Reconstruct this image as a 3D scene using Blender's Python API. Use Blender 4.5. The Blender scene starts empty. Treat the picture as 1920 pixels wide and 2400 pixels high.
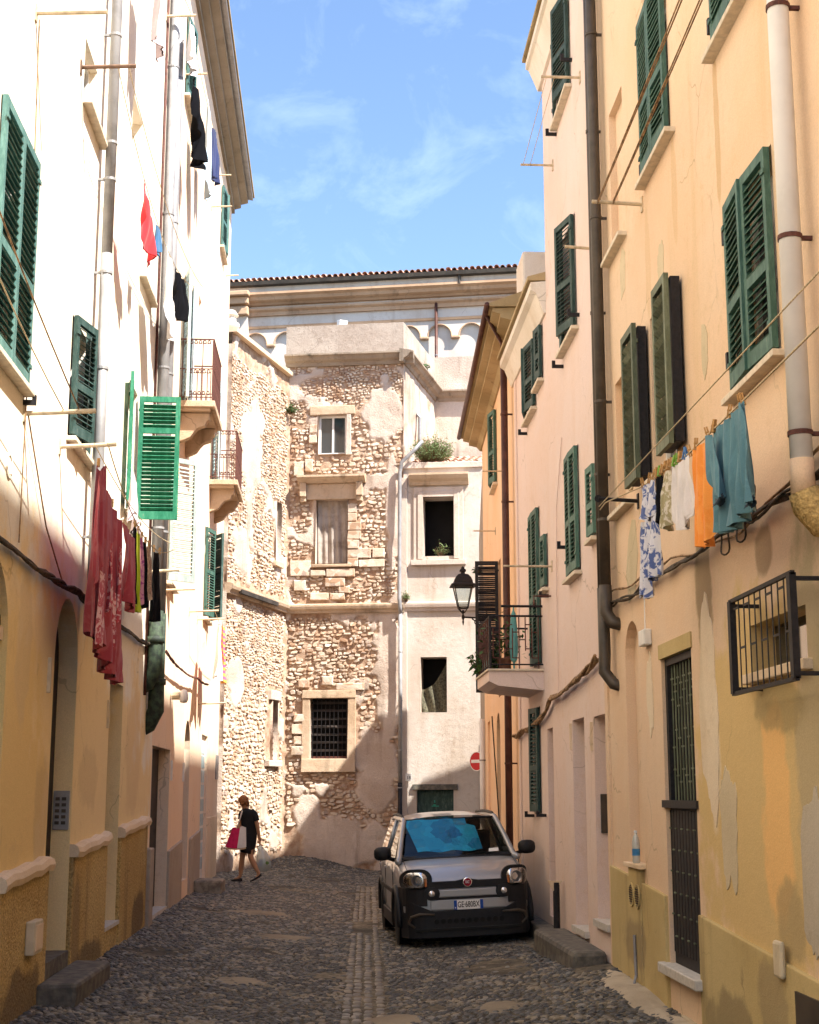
import bpy, math, random
import numpy as np
from mathutils import Vector, Matrix, geometry

R = math.radians
random.seed(7)
scene = bpy.context.scene
col = scene.collection

# ------------------------------------------------------------------ camera
cd = bpy.data.cameras.new('camera')
cam = bpy.data.objects.new('camera', cd)
col.objects.link(cam)
cam.location = (0, 0, 1.75)
cam.rotation_euler = (R(90 + 11.0), 0, -R(2.98))
cd.sensor_fit = 'VERTICAL'
cd.sensor_height = 36.0
cd.sensor_width = 28.8
cd.lens = 51.0
cd.clip_start = 0.05
cd.clip_end = 3000
scene.camera = cam

# ------------------------------------------------------------------ sky and sun
SUN_EL, SUN_AZ = R(53), R(129.7)          # azimuth clockwise from +Y, sun behind the camera to the right
world = bpy.data.worlds.new('World')
scene.world = world
world.use_nodes = True
wt = world.node_tree
wt.nodes.clear()
wout = wt.nodes.new('ShaderNodeOutputWorld')
wbg = wt.nodes.new('ShaderNodeBackground')
sky = wt.nodes.new('ShaderNodeTexSky')
sky.sky_type = 'NISHITA'
sky.sun_disc = False
sky.sun_elevation = SUN_EL
sky.sun_rotation = SUN_AZ
sky.air_density = 1.0
sky.dust_density = 0.3
sky.ozone_density = 3.2
sky.altitude = 20
wbg.inputs['Strength'].default_value = 0.057
tc = wt.nodes.new('ShaderNodeTexCoord')
mp = wt.nodes.new('ShaderNodeMapping')
mp.inputs['Scale'].default_value = (1.0, 1.0, 1.25)
mp.inputs['Location'].default_value = (0.35, 0.2, 0.1)
cn = wt.nodes.new('ShaderNodeTexNoise')
cn.inputs['Scale'].default_value = 13.0
cn.inputs['Detail'].default_value = 8
cn.inputs['Roughness'].default_value = 0.62
cn.inputs['Distortion'].default_value = 0.5
cr = wt.nodes.new('ShaderNodeMapRange')
cr.inputs['From Min'].default_value = 0.52
cr.inputs['From Max'].default_value = 0.76
cr.inputs['To Max'].default_value = 0.13
cm = wt.nodes.new('ShaderNodeMix')
cm.data_type = 'RGBA'
cm.inputs['B'].default_value = (7.2, 8.3, 10.4, 1)
wt.links.new(tc.outputs['Generated'], mp.inputs['Vector'])
wt.links.new(mp.outputs['Vector'], cn.inputs['Vector'])
wt.links.new(cn.outputs['Fac'], cr.inputs['Value'])
wt.links.new(cr.outputs['Result'], cm.inputs['Factor'])
wt.links.new(sky.outputs['Color'], cm.inputs['A'])
wt.links.new(cm.outputs['Result'], wbg.inputs['Color'])
wt.links.new(wbg.outputs['Background'], wout.inputs['Surface'])

sl = bpy.data.lights.new('sun', 'SUN')
sl.energy = 2.8
sl.angle = R(0.9)
sl.color = (1.0, 0.95, 0.86)
sun = bpy.data.objects.new('sun', sl)
col.objects.link(sun)
ld = Vector((-math.sin(SUN_AZ) * math.cos(SUN_EL), -math.cos(SUN_AZ) * math.cos(SUN_EL), -math.sin(SUN_EL)))
sun.rotation_euler = ld.to_track_quat('-Z', 'Y').to_euler()
sun.location = (8, -8, 25)

scene.view_settings.view_transform = 'Standard'
scene.view_settings.look = 'None'
scene.view_settings.exposure = 2.48
scene.view_settings.gamma = 1.0
scene.view_settings.use_curve_mapping = False
scene.render.engine = 'CYCLES'
scene.cycles.max_bounces = 6
scene.cycles.diffuse_bounces = 5
scene.cycles.glossy_bounces = 2
scene.cycles.caustics_reflective = False
scene.cycles.caustics_refractive = False

# ------------------------------------------------------------------ material helpers
class NT:
    def __init__(self, name):
        self.m = bpy.data.materials.new(name)
        self.m.use_nodes = True
        self.t = self.m.node_tree
        self.b = self.t.nodes['Principled BSDF']
    def n(self, typ, **kw):
        x = self.t.nodes.new(typ)
        for k, v in kw.items():
            if hasattr(x, k):
                setattr(x, k, v)
        return x
    def l(self, a, b):
        self.t.links.new(a, b)
    def noise(self, vec, scale, detail=4, rough=0.55, dist=0.0):
        x = self.n('ShaderNodeTexNoise')
        x.inputs['Scale'].default_value = scale
        x.inputs['Detail'].default_value = detail
        x.inputs['Roughness'].default_value = rough
        x.inputs['Distortion'].default_value = dist
        if vec is not None:
            self.l(vec, x.inputs['Vector'])
        return x.outputs['Fac']
    def rng(self, v, a, b, c=0.0, d=1.0):
        x = self.n('ShaderNodeMapRange')
        x.interpolation_type = 'SMOOTHSTEP'
        self.l(v, x.inputs['Value'])
        for k, q in zip(('From Min', 'From Max', 'To Min', 'To Max'), (a, b, c, d)):
            x.inputs[k].default_value = q
        return x.outputs['Result']
    def mix(self, f, a, b, mode='MIX'):
        x = self.n('ShaderNodeMix')
        x.data_type = 'RGBA'
        x.blend_type = mode
        for s, v in (('Factor', f), ('A', a), ('B', b)):
            i = x.inputs[s] if s == 'Factor' else [q for q in x.inputs if q.name == s and q.type == 'RGBA'][0]
            if isinstance(v, (int, float)):
                i.default_value = v
            elif isinstance(v, tuple):
                i.default_value = (*v[:3], 1)
            else:
                self.l(v, i)
        return [q for q in x.outputs if q.type == 'RGBA'][0]
    def math(self, op, a, b=0.0):
        x = self.n('ShaderNodeMath')
        x.operation = op
        for i, v in enumerate((a, b)):
            if isinstance(v, (int, float)):
                x.inputs[i].default_value = v
            else:
                self.l(v, x.inputs[i])
        return x.outputs[0]
    def pos(self, kind='world', scale=(1, 1, 1), loc=(0, 0, 0)):
        if kind == 'world':
            o = self.n('ShaderNodeNewGeometry').outputs['Position']
        else:
            o = self.n('ShaderNodeTexCoord').outputs['Object']
        m = self.n('ShaderNodeMapping')
        m.inputs['Scale'].default_value = scale
        m.inputs['Location'].default_value = loc
        self.l(o, m.inputs['Vector'])
        return m.outputs['Vector']
    def bump(self, h, strength=0.3, dist=0.01):
        x = self.n('ShaderNodeBump')
        x.inputs['Strength'].default_value = strength
        x.inputs['Distance'].default_value = dist
        self.l(h, x.inputs['Height'])
        if self.b.inputs['Normal'].links:
            self.l(self.b.inputs['Normal'].links[0].from_socket, x.inputs['Normal'])
        self.l(x.outputs['Normal'], self.b.inputs['Normal'])
    def done(self, c, rough=0.9, metal=0.0, spec=0.3):
        if isinstance(c, tuple):
            self.b.inputs['Base Color'].default_value = (*c[:3], 1)
        else:
            self.l(c, self.b.inputs['Base Color'])
        self.b.inputs['Roughness'].default_value = rough
        self.b.inputs['Metallic'].default_value = metal
        self.b.inputs['Specular IOR Level'].default_value = spec
        return self.m

def plaster(name, base, alt, stain=(0.3, 0.22, 0.12), stain_amt=0.35, patches=(), grain=0.10, bmp=0.25, rough_bump=0.0, gscale=95):
    t = NT(name)
    p = t.pos()
    n1 = t.n('ShaderNodeTexNoise')
    n1.inputs['Scale'].default_value = 0.7; n1.inputs['Detail'].default_value = 4; n1.inputs['Roughness'].default_value = 0.62
    t.l(p, n1.inputs['Vector'])
    sp = t.n('ShaderNodeSeparateColor'); t.l(n1.outputs['Color'], sp.inputs[0])
    na, nb, nc = sp.outputs[0], sp.outputs[1], sp.outputs[2]
    c = t.mix(t.rng(na, 0.36, 0.66), base, alt)
    ps = t.pos(scale=(1.6, 1.6, 0.16))
    c = t.mix(t.math('MULTIPLY', t.rng(t.noise(ps, 1.5, 4, 0.62), 0.52, 0.76), stain_amt), c, stain)
    if patches:
        nz = t.noise(p, 2.2, 4, 0.6)
    for k, (ctr, rad, colr, amt) in enumerate(patches):
        pm = t.pos(scale=tuple(1.0 / r for r in rad), loc=tuple(-q / r for q, r in zip(ctr, rad)))
        ln = t.n('ShaderNodeVectorMath')
        ln.operation = 'LENGTH'
        t.l(pm, ln.inputs[0])
        d = t.math('ADD', ln.outputs['Value'], t.math('MULTIPLY', t.math('SUBTRACT', nz, 0.5), 1.3 if k % 2 else -1.3))
        c = t.mix(t.rng(d, 0.75, 1.05, amt, 0.0), c, colr)
    # hairline cracks, chips and speckled dirt
    wv = t.n('ShaderNodeVectorMath'); wv.operation = 'ADD'
    t.l(p, wv.inputs[0]); t.l(n1.outputs['Color'], wv.inputs[1])
    vc = t.n('ShaderNodeTexVoronoi'); vc.feature = 'DISTANCE_TO_EDGE'; vc.inputs['Scale'].default_value = 0.75
    t.l(wv.outputs[0], vc.inputs['Vector'])
    crack = t.math('MULTIPLY', t.rng(vc.outputs['Distance'], 0.002, 0.008, 1.0, 0.0), t.rng(nb, 0.50, 0.60))
    c = t.mix(t.math('MULTIPLY', crack, 0.40), c, tuple(x * 0.45 for x in stain))
    mid = t.noise(p, 8, 5, 0.72)
    chip = t.rng(mid, 0.69, 0.72)
    c = t.mix(t.math('MULTIPLY', chip, 0.40), c, tuple(0.55 * x + 0.16 for x in alt))
    dirt = t.math('MULTIPLY', t.rng(mid, 0.50, 0.66), t.rng(nc, 0.44, 0.66))
    c = t.mix(t.math('MULTIPLY', dirt, 0.34), c, stain)
    g = t.noise(p, gscale, 1, 0.7)
    c = t.mix(1.0, c, t.mix(g, (1 - grain * 1.6,) * 3, (1 + grain * 1.6,) * 3), 'MULTIPLY')
    hb = t.math('ADD', t.math('MULTIPLY', mid, 1.0), t.math('MULTIPLY', g, 0.25 if not rough_bump else 0.6))
    t.bump(hb, min(1.0, bmp + 0.5 * rough_bump), 0.022)
    return t.done(c, 0.92, 0, 0.15)

def simple(name, base, rough=0.6, metal=0.0, var=0.12, scale=14, bump=0.0, spec=0.3, kind='object', alt=None):
    t = NT(name)
    p = t.pos(kind)
    n = t.noise(p, scale, 5, 0.6)
    a = alt or tuple(x * (1 - var * 2) for x in base)
    c = t.mix(t.rng(n, 0.38, 0.66), base, a)
    if bump:
        t.bump(t.noise(p, scale * 5, 4, 0.6), bump, 0.006)
    return t.done(c, rough, metal, spec)

M = {}
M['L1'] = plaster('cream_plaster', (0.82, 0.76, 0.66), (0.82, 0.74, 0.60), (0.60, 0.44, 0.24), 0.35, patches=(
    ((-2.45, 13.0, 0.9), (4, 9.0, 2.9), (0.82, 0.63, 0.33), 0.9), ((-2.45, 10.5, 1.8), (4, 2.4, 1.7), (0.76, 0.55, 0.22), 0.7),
    ((-2.45, 12.6, 1.6), (3, .35, .5), (0.55, 0.40, 0.22), 0.5), ((-2.45, 15.0, 1.9), (3, .6, .35), (0.62, 0.47, 0.27), 0.5), ((-2.45, 18.2, 2.2), (3, .7, .8), (0.66, 0.48, 0.28), 0.5), ((-2.45, 11.6, 2.9), (3, .3, .7), (0.64, 0.50, 0.30), 0.45)))
M['L2'] = plaster('pink_plaster', (0.81, 0.64, 0.49), (0.80, 0.60, 0.43), (0.60, 0.40, 0.24), 0.3)
olive = (0.44, 0.36, 0.22)
M['R1'] = plaster('orange_plaster', (0.72, 0.545, 0.39), (0.71, 0.505, 0.335), (0.52, 0.38, 0.19), 0.35, patches=(
    ((2.75, 9.4, 1.7), (3, 1.9, 1.4), (0.62, 0.45, 0.19), 0.85),
    ((2.75, 9.05, 1.65), (3, 0.33, 0.75), (0.82, 0.50, 0.20), 0.85),
    ((2.75, 8.25, 2.1), (3, 0.38, 1.4), olive, 0.85),
    ((2.75, 10.6, 3.30), (3, 0.28, 0.50), (0.24, 0.17, 0.09), 0.7),
    ((2.75, 9.05, 3.28), (3, 0.22, 0.20), (0.26, 0.18, 0.10), 0.65),
    ((2.75, 10.5, 2.15), (3, 0.20, 0.75), (0.72, 0.60, 0.42), 0.75),
    ((2.75, 8.9, 2.28), (3, 0.6, 0.20), (0.33, 0.26, 0.13), 0.65),
    ((2.75, 8.85, 0.98), (3, 0.30, 0.25), (0.36, 0.28, 0.15), 0.65),
    ((2.75, 9.72, 6.55), (3, 0.07, 0.65), (0.50, 0.33, 0.16), 0.6),
    ((2.75, 11.05, 6.6), (3, 0.10, 0.55), (0.56, 0.38, 0.20), 0.45),
    ((2.75, 12.1, 6.4), (3, 0.12, 0.6), (0.58, 0.40, 0.22), 0.4),
    ((2.75, 9.5, 4.05), (3, 0.15, 0.35), (0.55, 0.37, 0.19), 0.5)))
M['R1plinth'] = plaster('ochre_cement_plinth', (0.55, 0.43, 0.21), (0.48, 0.36, 0.16), (0.22, 0.16, 0.08), 0.65, patches=(
    ((2.75, 10.2, .15), (3, .7, .3), (0.26, 0.20, 0.11), 0.7), ((2.75, 13.3, .45), (3, .5, .25), (0.28, 0.21, 0.12), 0.6), ((2.75, 9.2, .45), (3, .35, .3), (0.30, 0.23, 0.13), 0.6)))
M['R2'] = plaster('salmon_plaster', (0.73, 0.595, 0.54), (0.72, 0.56, 0.48), (0.62, 0.43, 0.27), 0.25)
M['R4'] = plaster('apricot_plaster', (0.82, 0.58, 0.40), (0.80, 0.53, 0.32), (0.58, 0.36, 0.18), 0.3)
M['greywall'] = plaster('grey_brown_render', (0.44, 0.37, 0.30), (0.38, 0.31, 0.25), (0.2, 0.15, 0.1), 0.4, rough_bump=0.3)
M['stucco'] = plaster('rough_ochre_stucco', (0.54, 0.39, 0.17), (0.46, 0.31, 0.12), (0.17, 0.12, 0.065), 0.75, patches=(
    ((-2.45, 11.9, .15), (3, .9, .28), (0.15, 0.11, 0.065), 0.8), ((-2.45, 15.2, .10), (3, .9, .25), (0.16, 0.12, 0.07), 0.8), ((-2.45, 18.8, .25), (3, .6, .35), (0.14, 0.10, 0.06), 0.8), ((-2.45, 14.3, .5), (3, .2, .5), (0.22, 0.16, 0.09), 0.6)), grain=0.55, bmp=0.6, rough_bump=1.0, gscale=42)
M['cap'] = plaster('pale_plinth_cap', (0.78, 0.63, 0.47), (0.70, 0.54, 0.36), (0.5, 0.36, 0.2), 0.3)
M['ruin'] = plaster('weathered_lime_plaster', (0.60, 0.51, 0.44), (0.52, 0.42, 0.35), (0.40, 0.30, 0.22), 0.45, grain=0.12, bmp=0.5, rough_bump=0.6)
M['annex'] = plaster('pale_grey_plaster', (0.57, 0.51, 0.46), (0.49, 0.41, 0.345), (0.30, 0.21, 0.14), 0.55, bmp=0.4, rough_bump=0.3)
M['cornice'] = plaster('lichen_dark_cornice', (0.36, 0.29, 0.22), (0.27, 0.21, 0.16), (0.07, 0.055, 0.04), 0.9, bmp=0.8, rough_bump=0.6)
M['parapet'] = plaster('stained_parapet', (0.46, 0.39, 0.33), (0.36, 0.29, 0.24), (0.16, 0.12, 0.09), 0.8, bmp=0.8, rough_bump=0.8)
M['trim'] = plaster('weathered_stone_trim', (0.56, 0.43, 0.31), (0.46, 0.33, 0.22), (0.13, 0.095, 0.06), 0.75, bmp=0.7, rough_bump=0.4)
M['church'] = plaster('church_white_plaster', (0.66, 0.59, 0.53), (0.59, 0.50, 0.43), (0.36, 0.24, 0.16), 0.4)
M['church_trim'] = plaster('church_ochre_moulding', (0.56, 0.37, 0.24), (0.46, 0.29, 0.18), (0.2, 0.13, 0.08), 0.5)
M['eave'] = plaster('white_eave', (0.74, 0.68, 0.60), (0.66, 0.58, 0.48), (0.5, 0.4, 0.28), 0.25)
M['eave_dark'] = plaster('brown_eave', (0.42, 0.32, 0.18), (0.33, 0.24, 0.12), (0.2, 0.14, 0.08), 0.4)
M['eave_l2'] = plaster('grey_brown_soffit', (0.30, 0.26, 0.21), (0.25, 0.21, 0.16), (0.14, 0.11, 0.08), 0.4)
M['marble'] = simple('grey_marble', (0.60, 0.56, 0.50), 0.6, 0, 0.1, 20)
M['sill'] = simple('sill_stone', (0.70, 0.60, 0.46), 0.75, 0, 0.1, 12)
def paint(name, base):
    t = NT(name)
    p = t.pos('object', (1, 1, 0.35))
    oi = t.n('ShaderNodeObjectInfo')
    n = t.noise(p, 16, 5, 0.72)
    c = t.mix(t.rng(n, 0.40, 0.66), base, tuple(min(1, x * 1.35 + 0.03) for x in base))
    c = t.mix(t.math('MULTIPLY', t.rng(n, 0.66, 0.70), 0.55), c, (0.26, 0.23, 0.18))
    c = t.mix(t.math('MULTIPLY', t.rng(n, 0.36, 0.30), 0.55), c, tuple(x * 0.45 for x in base))
    c = t.mix(1.0, c, t.mix(oi.outputs['Random'], (0.72, 0.74, 0.74), (1.25, 1.22, 1.2)), 'MULTIPLY')
    return t.done(c, 0.62, 0, 0.3)
M['green'] = paint('green_shutter_paint', (0.048, 0.118, 0.092))
M['green_bright'] = paint('bright_green_paint', (0.012, 0.150, 0.080))
M['green_dark'] = paint('dark_green_paint', (0.018, 0.050, 0.045))
M['green_grey'] = paint('grey_green_paint', (0.105, 0.125, 0.075))
M['green_pale'] = paint('pale_grey_green_paint', (0.30, 0.35, 0.33))
M['green_blue'] = paint('faded_teal_paint', (0.065, 0.15, 0.135))
M['blue_door'] = paint('pale_blue_door_paint', (0.38, 0.48, 0.50))
M['iron'] = simple('black_iron', (0.022, 0.020, 0.022), 0.6, 0.2, 0.2, 30, 0.1)
M['rust'] = simple('rusty_brown_iron', (0.12, 0.045, 0.035), 0.75, 0, 0.2, 25, 0.2)
M['pipe_grey'] = simple('grey_zinc_pipe', (0.30, 0.295, 0.30), 0.5, 0.2, 0.12, 5, 0, 0.4)
M['pipe_white'] = simple('white_pipe_paint', (0.70, 0.68, 0.66), 0.5, 0, 0.05, 4)
M['pipe_brown'] = simple('dark_brown_pipe', (0.072, 0.055, 0.040), 0.5, 0.1, 0.2, 4, 0, 0.4)
M['pipe_red'] = simple('red_brown_pipe', (0.10, 0.04, 0.03), 0.5, 0.1, 0.2, 4)
M['cast'] = simple('green_black_cast_iron', (0.02, 0.028, 0.022), 0.7, 0, 0.3, 12, 0.4, 0.3, 'object', (0.055, 0.085, 0.05))
M['pole'] = simple('cream_painted_rod', (0.62, 0.50, 0.34), 0.6, 0, 0.15, 15)
M['pole_dark'] = simple('brown_rod', (0.20, 0.12, 0.08), 0.7, 0, 0.2, 15)
M['rope'] = simple('pale_rope', (0.60, 0.48, 0.30), 0.9, 0, 0.2, 60)
M['cable'] = simple('dusty_black_cable', (0.085, 0.065, 0.045), 0.8, 0, 0.3, 20, 0.2)
M['cable_tan'] = simple('tan_painted_cable', (0.36, 0.22, 0.11), 0.8, 0, 0.3, 15, 0.2)
M['dark'] = simple('dark_interior', (0.010, 0.009, 0.009), 0.95, 0, 0.2, 3)
M['dim'] = simple('dim_interior', (0.05, 0.04, 0.035), 0.95, 0, 0.3, 3)
M['wood_door'] = simple('dark_wood_door', (0.035, 0.022, 0.016), 0.7, 0, 0.3, 8)
M['white'] = simple('white_plastic', (0.74, 0.72, 0.68), 0.5, 0, 0.05, 10)
M['cream_box'] = simple('cream_plastic', (0.62, 0.52, 0.36), 0.55, 0, 0.08, 10)
M['step'] = simple('worn_basalt_step', (0.085, 0.080, 0.072), 0.8, 0, 0.3, 9, 0.5, 0.3, 'world', (0.17, 0.15, 0.12))
M['step_light'] = simple('worn_pale_step', (0.30, 0.26, 0.20), 0.85, 0, 0.2, 9, 0.5, 0.3, 'world', (0.16, 0.13, 0.10))
def glassmat(name, tint, mixf=0.5, rough=0.03):
    t = NT(name)
    g = t.n('ShaderNodeBsdfGlossy')
    g.inputs['Roughness'].default_value = rough
    g.inputs['Color'].default_value = (0.9, 0.9, 0.9, 1)
    tr = t.n('ShaderNodeBsdfTransparent')
    tr.inputs['Color'].default_value = (*tint, 1)
    fr = t.n('ShaderNodeFresnel')
    fr.inputs['IOR'].default_value = 1.5
    ms = t.n('ShaderNodeMixShader')
    t.l(fr.outputs[0], ms.inputs[0]); t.l(tr.outputs[0], ms.inputs[1]); t.l(g.outputs[0], ms.inputs[2])
    t.l(ms.outputs[0], t.t.nodes['Material Output'].inputs['Surface'])
    return t.m
M['glass'] = glassmat('clear_glass', (0.75, 0.8, 0.8))
M['car_glass'] = glassmat('car_glass', (0.62, 0.68, 0.66))
M['car_glass_dark'] = glassmat('tinted_car_glass', (0.16, 0.18, 0.18))
def pane_mat():
    t = NT('window_pane')
    return t.done((0.02, 0.028, 0.035), 0.06, 0, 0.6)
M['pane'] = pane_mat()

# ------------------------------------------------------------------ geometry helpers
class Fr:
    """a vertical wall: a runs along it, d stands out of it"""
    def __init__(s, p, u, n):
        s.p, s.u, s.n = p, u, n
        s.zm = None
    def P(s, a, z, d=0.0):
        return (s.p[0] + s.u[0] * a + s.n[0] * d, s.p[1] + s.u[1] * a + s.n[1] * d, s.zm(z) if s.zm else z)
    @staticmethod
    def through(p, q, side):
        L = math.hypot(q[0] - p[0], q[1] - p[1])
        u = ((q[0] - p[0]) / L, (q[1] - p[1]) / L)
        n = (u[1] * side, -u[0] * side)
        f = Fr(p, u, n)
        f.L = L
        return f

def wloc(o):
    v = Vector((0, 0, 0))
    while o is not None:
        v += o.location
        o = o.parent
    return v

def tag(o, label=None, cat=None, group=None, kind=None):
    for k, v in (('label', label), ('category', cat), ('group', group), ('kind', kind)):
        if v:
            o[k] = v
    return o

def empty(name, loc, label=None, cat=None, group=None, rz=0, ry=0):
    o = bpy.data.objects.new(name, None)
    o.location = loc
    o.rotation_euler = (0, ry, rz)
    o.empty_display_size = 0.2
    col.objects.link(o)
    return tag(o, label, cat, group)

def link(name, me, parent=None, loc=None, rot=None, local=False, scale=None):
    o = bpy.data.objects.new(name, me)
    col.objects.link(o)
    if parent is not None:
        o.parent = parent
    if local:
        o.location = loc or (0, 0, 0)
    else:
        o.location = Vector(loc or (0, 0, 0)) - (wloc(parent) if parent is not None else Vector((0, 0, 0)))
    if rot is not None:
        o.rotation_euler = rot
    if scale is not None:
        o.scale = scale
    return o

class MB:
    def __init__(s):
        s.v, s.f = [], []
    def add(s, vs, fs):
        b = len(s.v)
        s.v.extend([tuple(x) for x in vs])
        s.f.extend([tuple(i + b for i in q) for q in fs])
        return s
    BOXF = [(0, 3, 2, 1), (4, 5, 6, 7), (0, 1, 5, 4), (1, 2, 6, 5), (2, 3, 7, 6), (3, 0, 4, 7)]
    def box(s, x0, x1, y0, y1, z0, z1):
        return s.add([(x0, y0, z0), (x1, y0, z0), (x1, y1, z0), (x0, y1, z0), (x0, y0, z1), (x1, y0, z1), (x1, y1, z1), (x0, y1, z1)], s.BOXF)
    def fbox(s, F, a0, a1, z0, z1, d0, d1):
        P = F.P
        return s.add([P(a0, z0, d0), P(a1, z0, d0), P(a1, z0, d1), P(a0, z0, d1), P(a0, z1, d0), P(a1, z1, d0), P(a1, z1, d1), P(a0, z1, d1)], s.BOXF)
    def fboxw(s, F, a0, a1, z0, z1, d0, d1, rnd, j=0.006):
        """box with slightly uneven corners"""
        P = F.P
        g = lambda: rnd.uniform(-j, j)
        vs = [P(a + g(), z + g(), d + g()) for z in (z0, z1) for (a, d) in ((a0, d0), (a1, d0), (a1, d1), (a0, d1))]
        return s.add(vs, s.BOXF)
    def tube(s, pts, r, n=8, cap=True):
        pts = [Vector(p) for p in pts]
        rs = r if isinstance(r, (list, tuple)) else [r] * len(pts)
        b = len(s.v)
        pn = None
        for i, p in enumerate(pts):
            t = (pts[min(i + 1, len(pts) - 1)] - pts[max(i - 1, 0)])
            t = t.normalized() if t.length > 1e-9 else Vector((0, 0, 1))
            if pn is None:
                ref = Vector((0, 0, 1)) if abs(t.z) < 0.9 else Vector((1, 0, 0))
                x = t.cross(ref).normalized()
            else:
                x = (pn - t * pn.dot(t)).normalized()
            pn = x
            y = t.cross(x)
            for k in range(n):
                a = 2 * math.pi * k / n
                s.v.append(tuple(p + (x * math.cos(a) + y * math.sin(a)) * rs[i]))
        for i in range(len(pts) - 1):
            for k in range(n):
                k2 = (k + 1) % n
                s.f.append((b + i * n + k, b + i * n + k2, b + (i + 1) * n + k2, b + (i + 1) * n + k))
        if cap:
            s.f.append(tuple(b + k for k in reversed(range(n))))
            s.f.append(tuple(b + (len(pts) - 1) * n + k for k in range(n)))
        return s
    def lathe(s, prof, c=(0, 0, 0), n=16, axis='z', cap=True):
        b = len(s.v)
        for (r, h) in prof:
            for k in range(n):
                a = 2 * math.pi * k / n
                q = (r * math.cos(a), r * math.sin(a), h)
                if axis == 'y':
                    q = (q[0], h, q[1])
                elif axis == 'x':
                    q = (h, q[0], q[1])
                s.v.append((c[0] + q[0], c[1] + q[1], c[2] + q[2]))
        for i in range(len(prof) - 1):
            for k in range(n):
                k2 = (k + 1) % n
                s.f.append((b + i * n + k, b + i * n + k2, b + (i + 1) * n + k2, b + (i + 1) * n + k))
        if cap:
            s.f.append(tuple(b + k for k in reversed(range(n))))
            s.f.append(tuple(b + (len(prof) - 1) * n + k for k in range(n)))
        return s
    def prism(s, F, poly, d0, d1):
        n = len(poly)
        b = len(s.v)
        s.v += [F.P(a, z, d0) for a, z in poly] + [F.P(a, z, d1) for a, z in poly]
        s.f += [tuple(b + i for i in range(n)), tuple(b + n + i for i in reversed(range(n)))]
        s.f += [(b + i, b + (i + 1) % n, b + n + (i + 1) % n, b + n + i) for i in range(n)]
        return s
    def extr_profile(s, F, prof, a0, a1):
        """profile of (d, z) run along the wall from a0 to a1"""
        n = len(prof)
        b = len(s.v)
        s.v += [F.P(a0, z, d) for d, z in prof] + [F.P(a1, z, d) for d, z in prof]
        s.f += [tuple(b + i for i in range(n)), tuple(b + n + i for i in reversed(range(n)))]
        s.f += [(b + i, b + (i + 1) % n, b + n + (i + 1) % n, b + n + i) for i in range(n)]
        return s
    def mesh(s, name, mat, smooth=False):
        me = bpy.data.meshes.new(name)
        me.from_pydata(s.v, [], s.f)
        import bmesh as _b
        bm = _b.new(); bm.from_mesh(me)
        _b.ops.recalc_face_normals(bm, faces=bm.faces)
        bm.to_mesh(me); bm.free()
        me.materials.append(M[mat] if isinstance(mat, str) else mat)
        if smooth:
            me.polygons.foreach_set('use_smooth', [True] * len(me.polygons))
        return me
    def build(s, name, mat, parent=None, smooth=False, local=False, loc=None, bevel=0, subsurf=0, rot=None):
        me = s.mesh(name, mat, smooth)
        o = link(name, me, parent, loc, rot, local)
        if bevel:
            m = o.modifiers.new('bevel', 'BEVEL'); m.width = bevel; m.segments = 2; m.limit_method = 'ANGLE'
        if subsurf:
            m = o.modifiers.new('sub', 'SUBSURF'); m.levels = subsurf; m.render_levels = subsurf
        return o

def arch(a0, a1, z0, zs, n=10, flat=1.0):
    """doorway outline with a round head"""
    c, r = (a0 + a1) / 2, (a1 - a0) / 2
    return [(a0, z0), (a1, z0)] + [(c + r * math.cos(math.pi * k / n), zs + r * flat * math.sin(math.pi * k / n)) for k in range(n + 1)]
def rect(a0, a1, z0, z1):
    return [(a0, z0), (a1, z0), (a1, z1), (a0, z1)]

def facade(F, outline, holes, name, mat, parent, depth_body=None, top=None):
    """wall sheet with openings; holes = [(polygon, depth)]; returns the wall object"""
    vs, es = [], []
    for poly in [outline] + [h[0] for h in holes]:
        b = len(vs)
        vs += [Vector((a, z)) for a, z in poly]
        es += [(b + i, b + (i + 1) % len(poly)) for i in range(len(poly))]
    r = geometry.delaunay_2d_cdt(vs, es, [], 2, 1e-5)
    mb = MB()
    def inside(q, poly):
        c = False
        for (x0, y0), (x1, y1) in zip(poly, poly[1:] + poly[:1]):
            if (y0 > q[1]) != (y1 > q[1]) and q[0] < (x1 - x0) * (q[1] - y0) / (y1 - y0) + x0:
                c = not c
        return c
    keep = []
    for f in r[2]:
        q = (sum(r[0][i].x for i in f) / len(f), sum(r[0][i].y for i in f) / len(f))
        if not any(inside(q, h[0]) for h in holes):
            keep.append(tuple(f))
    mb.add([F.P(v.x, v.y, 0) for v in r[0]], keep)
    for poly, dep in holes:
        n = len(poly)
        mb.add([F.P(a, z, 0) for a, z in poly] + [F.P(a, z, -dep) for a, z in poly],
               [(i, (i + 1) % n, n + (i + 1) % n, n + i) for i in range(n)])
    n = len(outline)
    mb.add([F.P(a, z, 0) for a, z in outline] + [F.P(a, z, -0.7) for a, z in outline],
           [(i, (i + 1) % n, n + (i + 1) % n, n + i) for i in range(n)])
    if depth_body:
        mb.prism(F, outline, -0.7, -depth_body)
    me = bpy.data.meshes.new(name)
    me.from_pydata(mb.v, [], mb.f)
    me.materials.append(M[mat])
    return link(name, me, parent)

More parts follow.
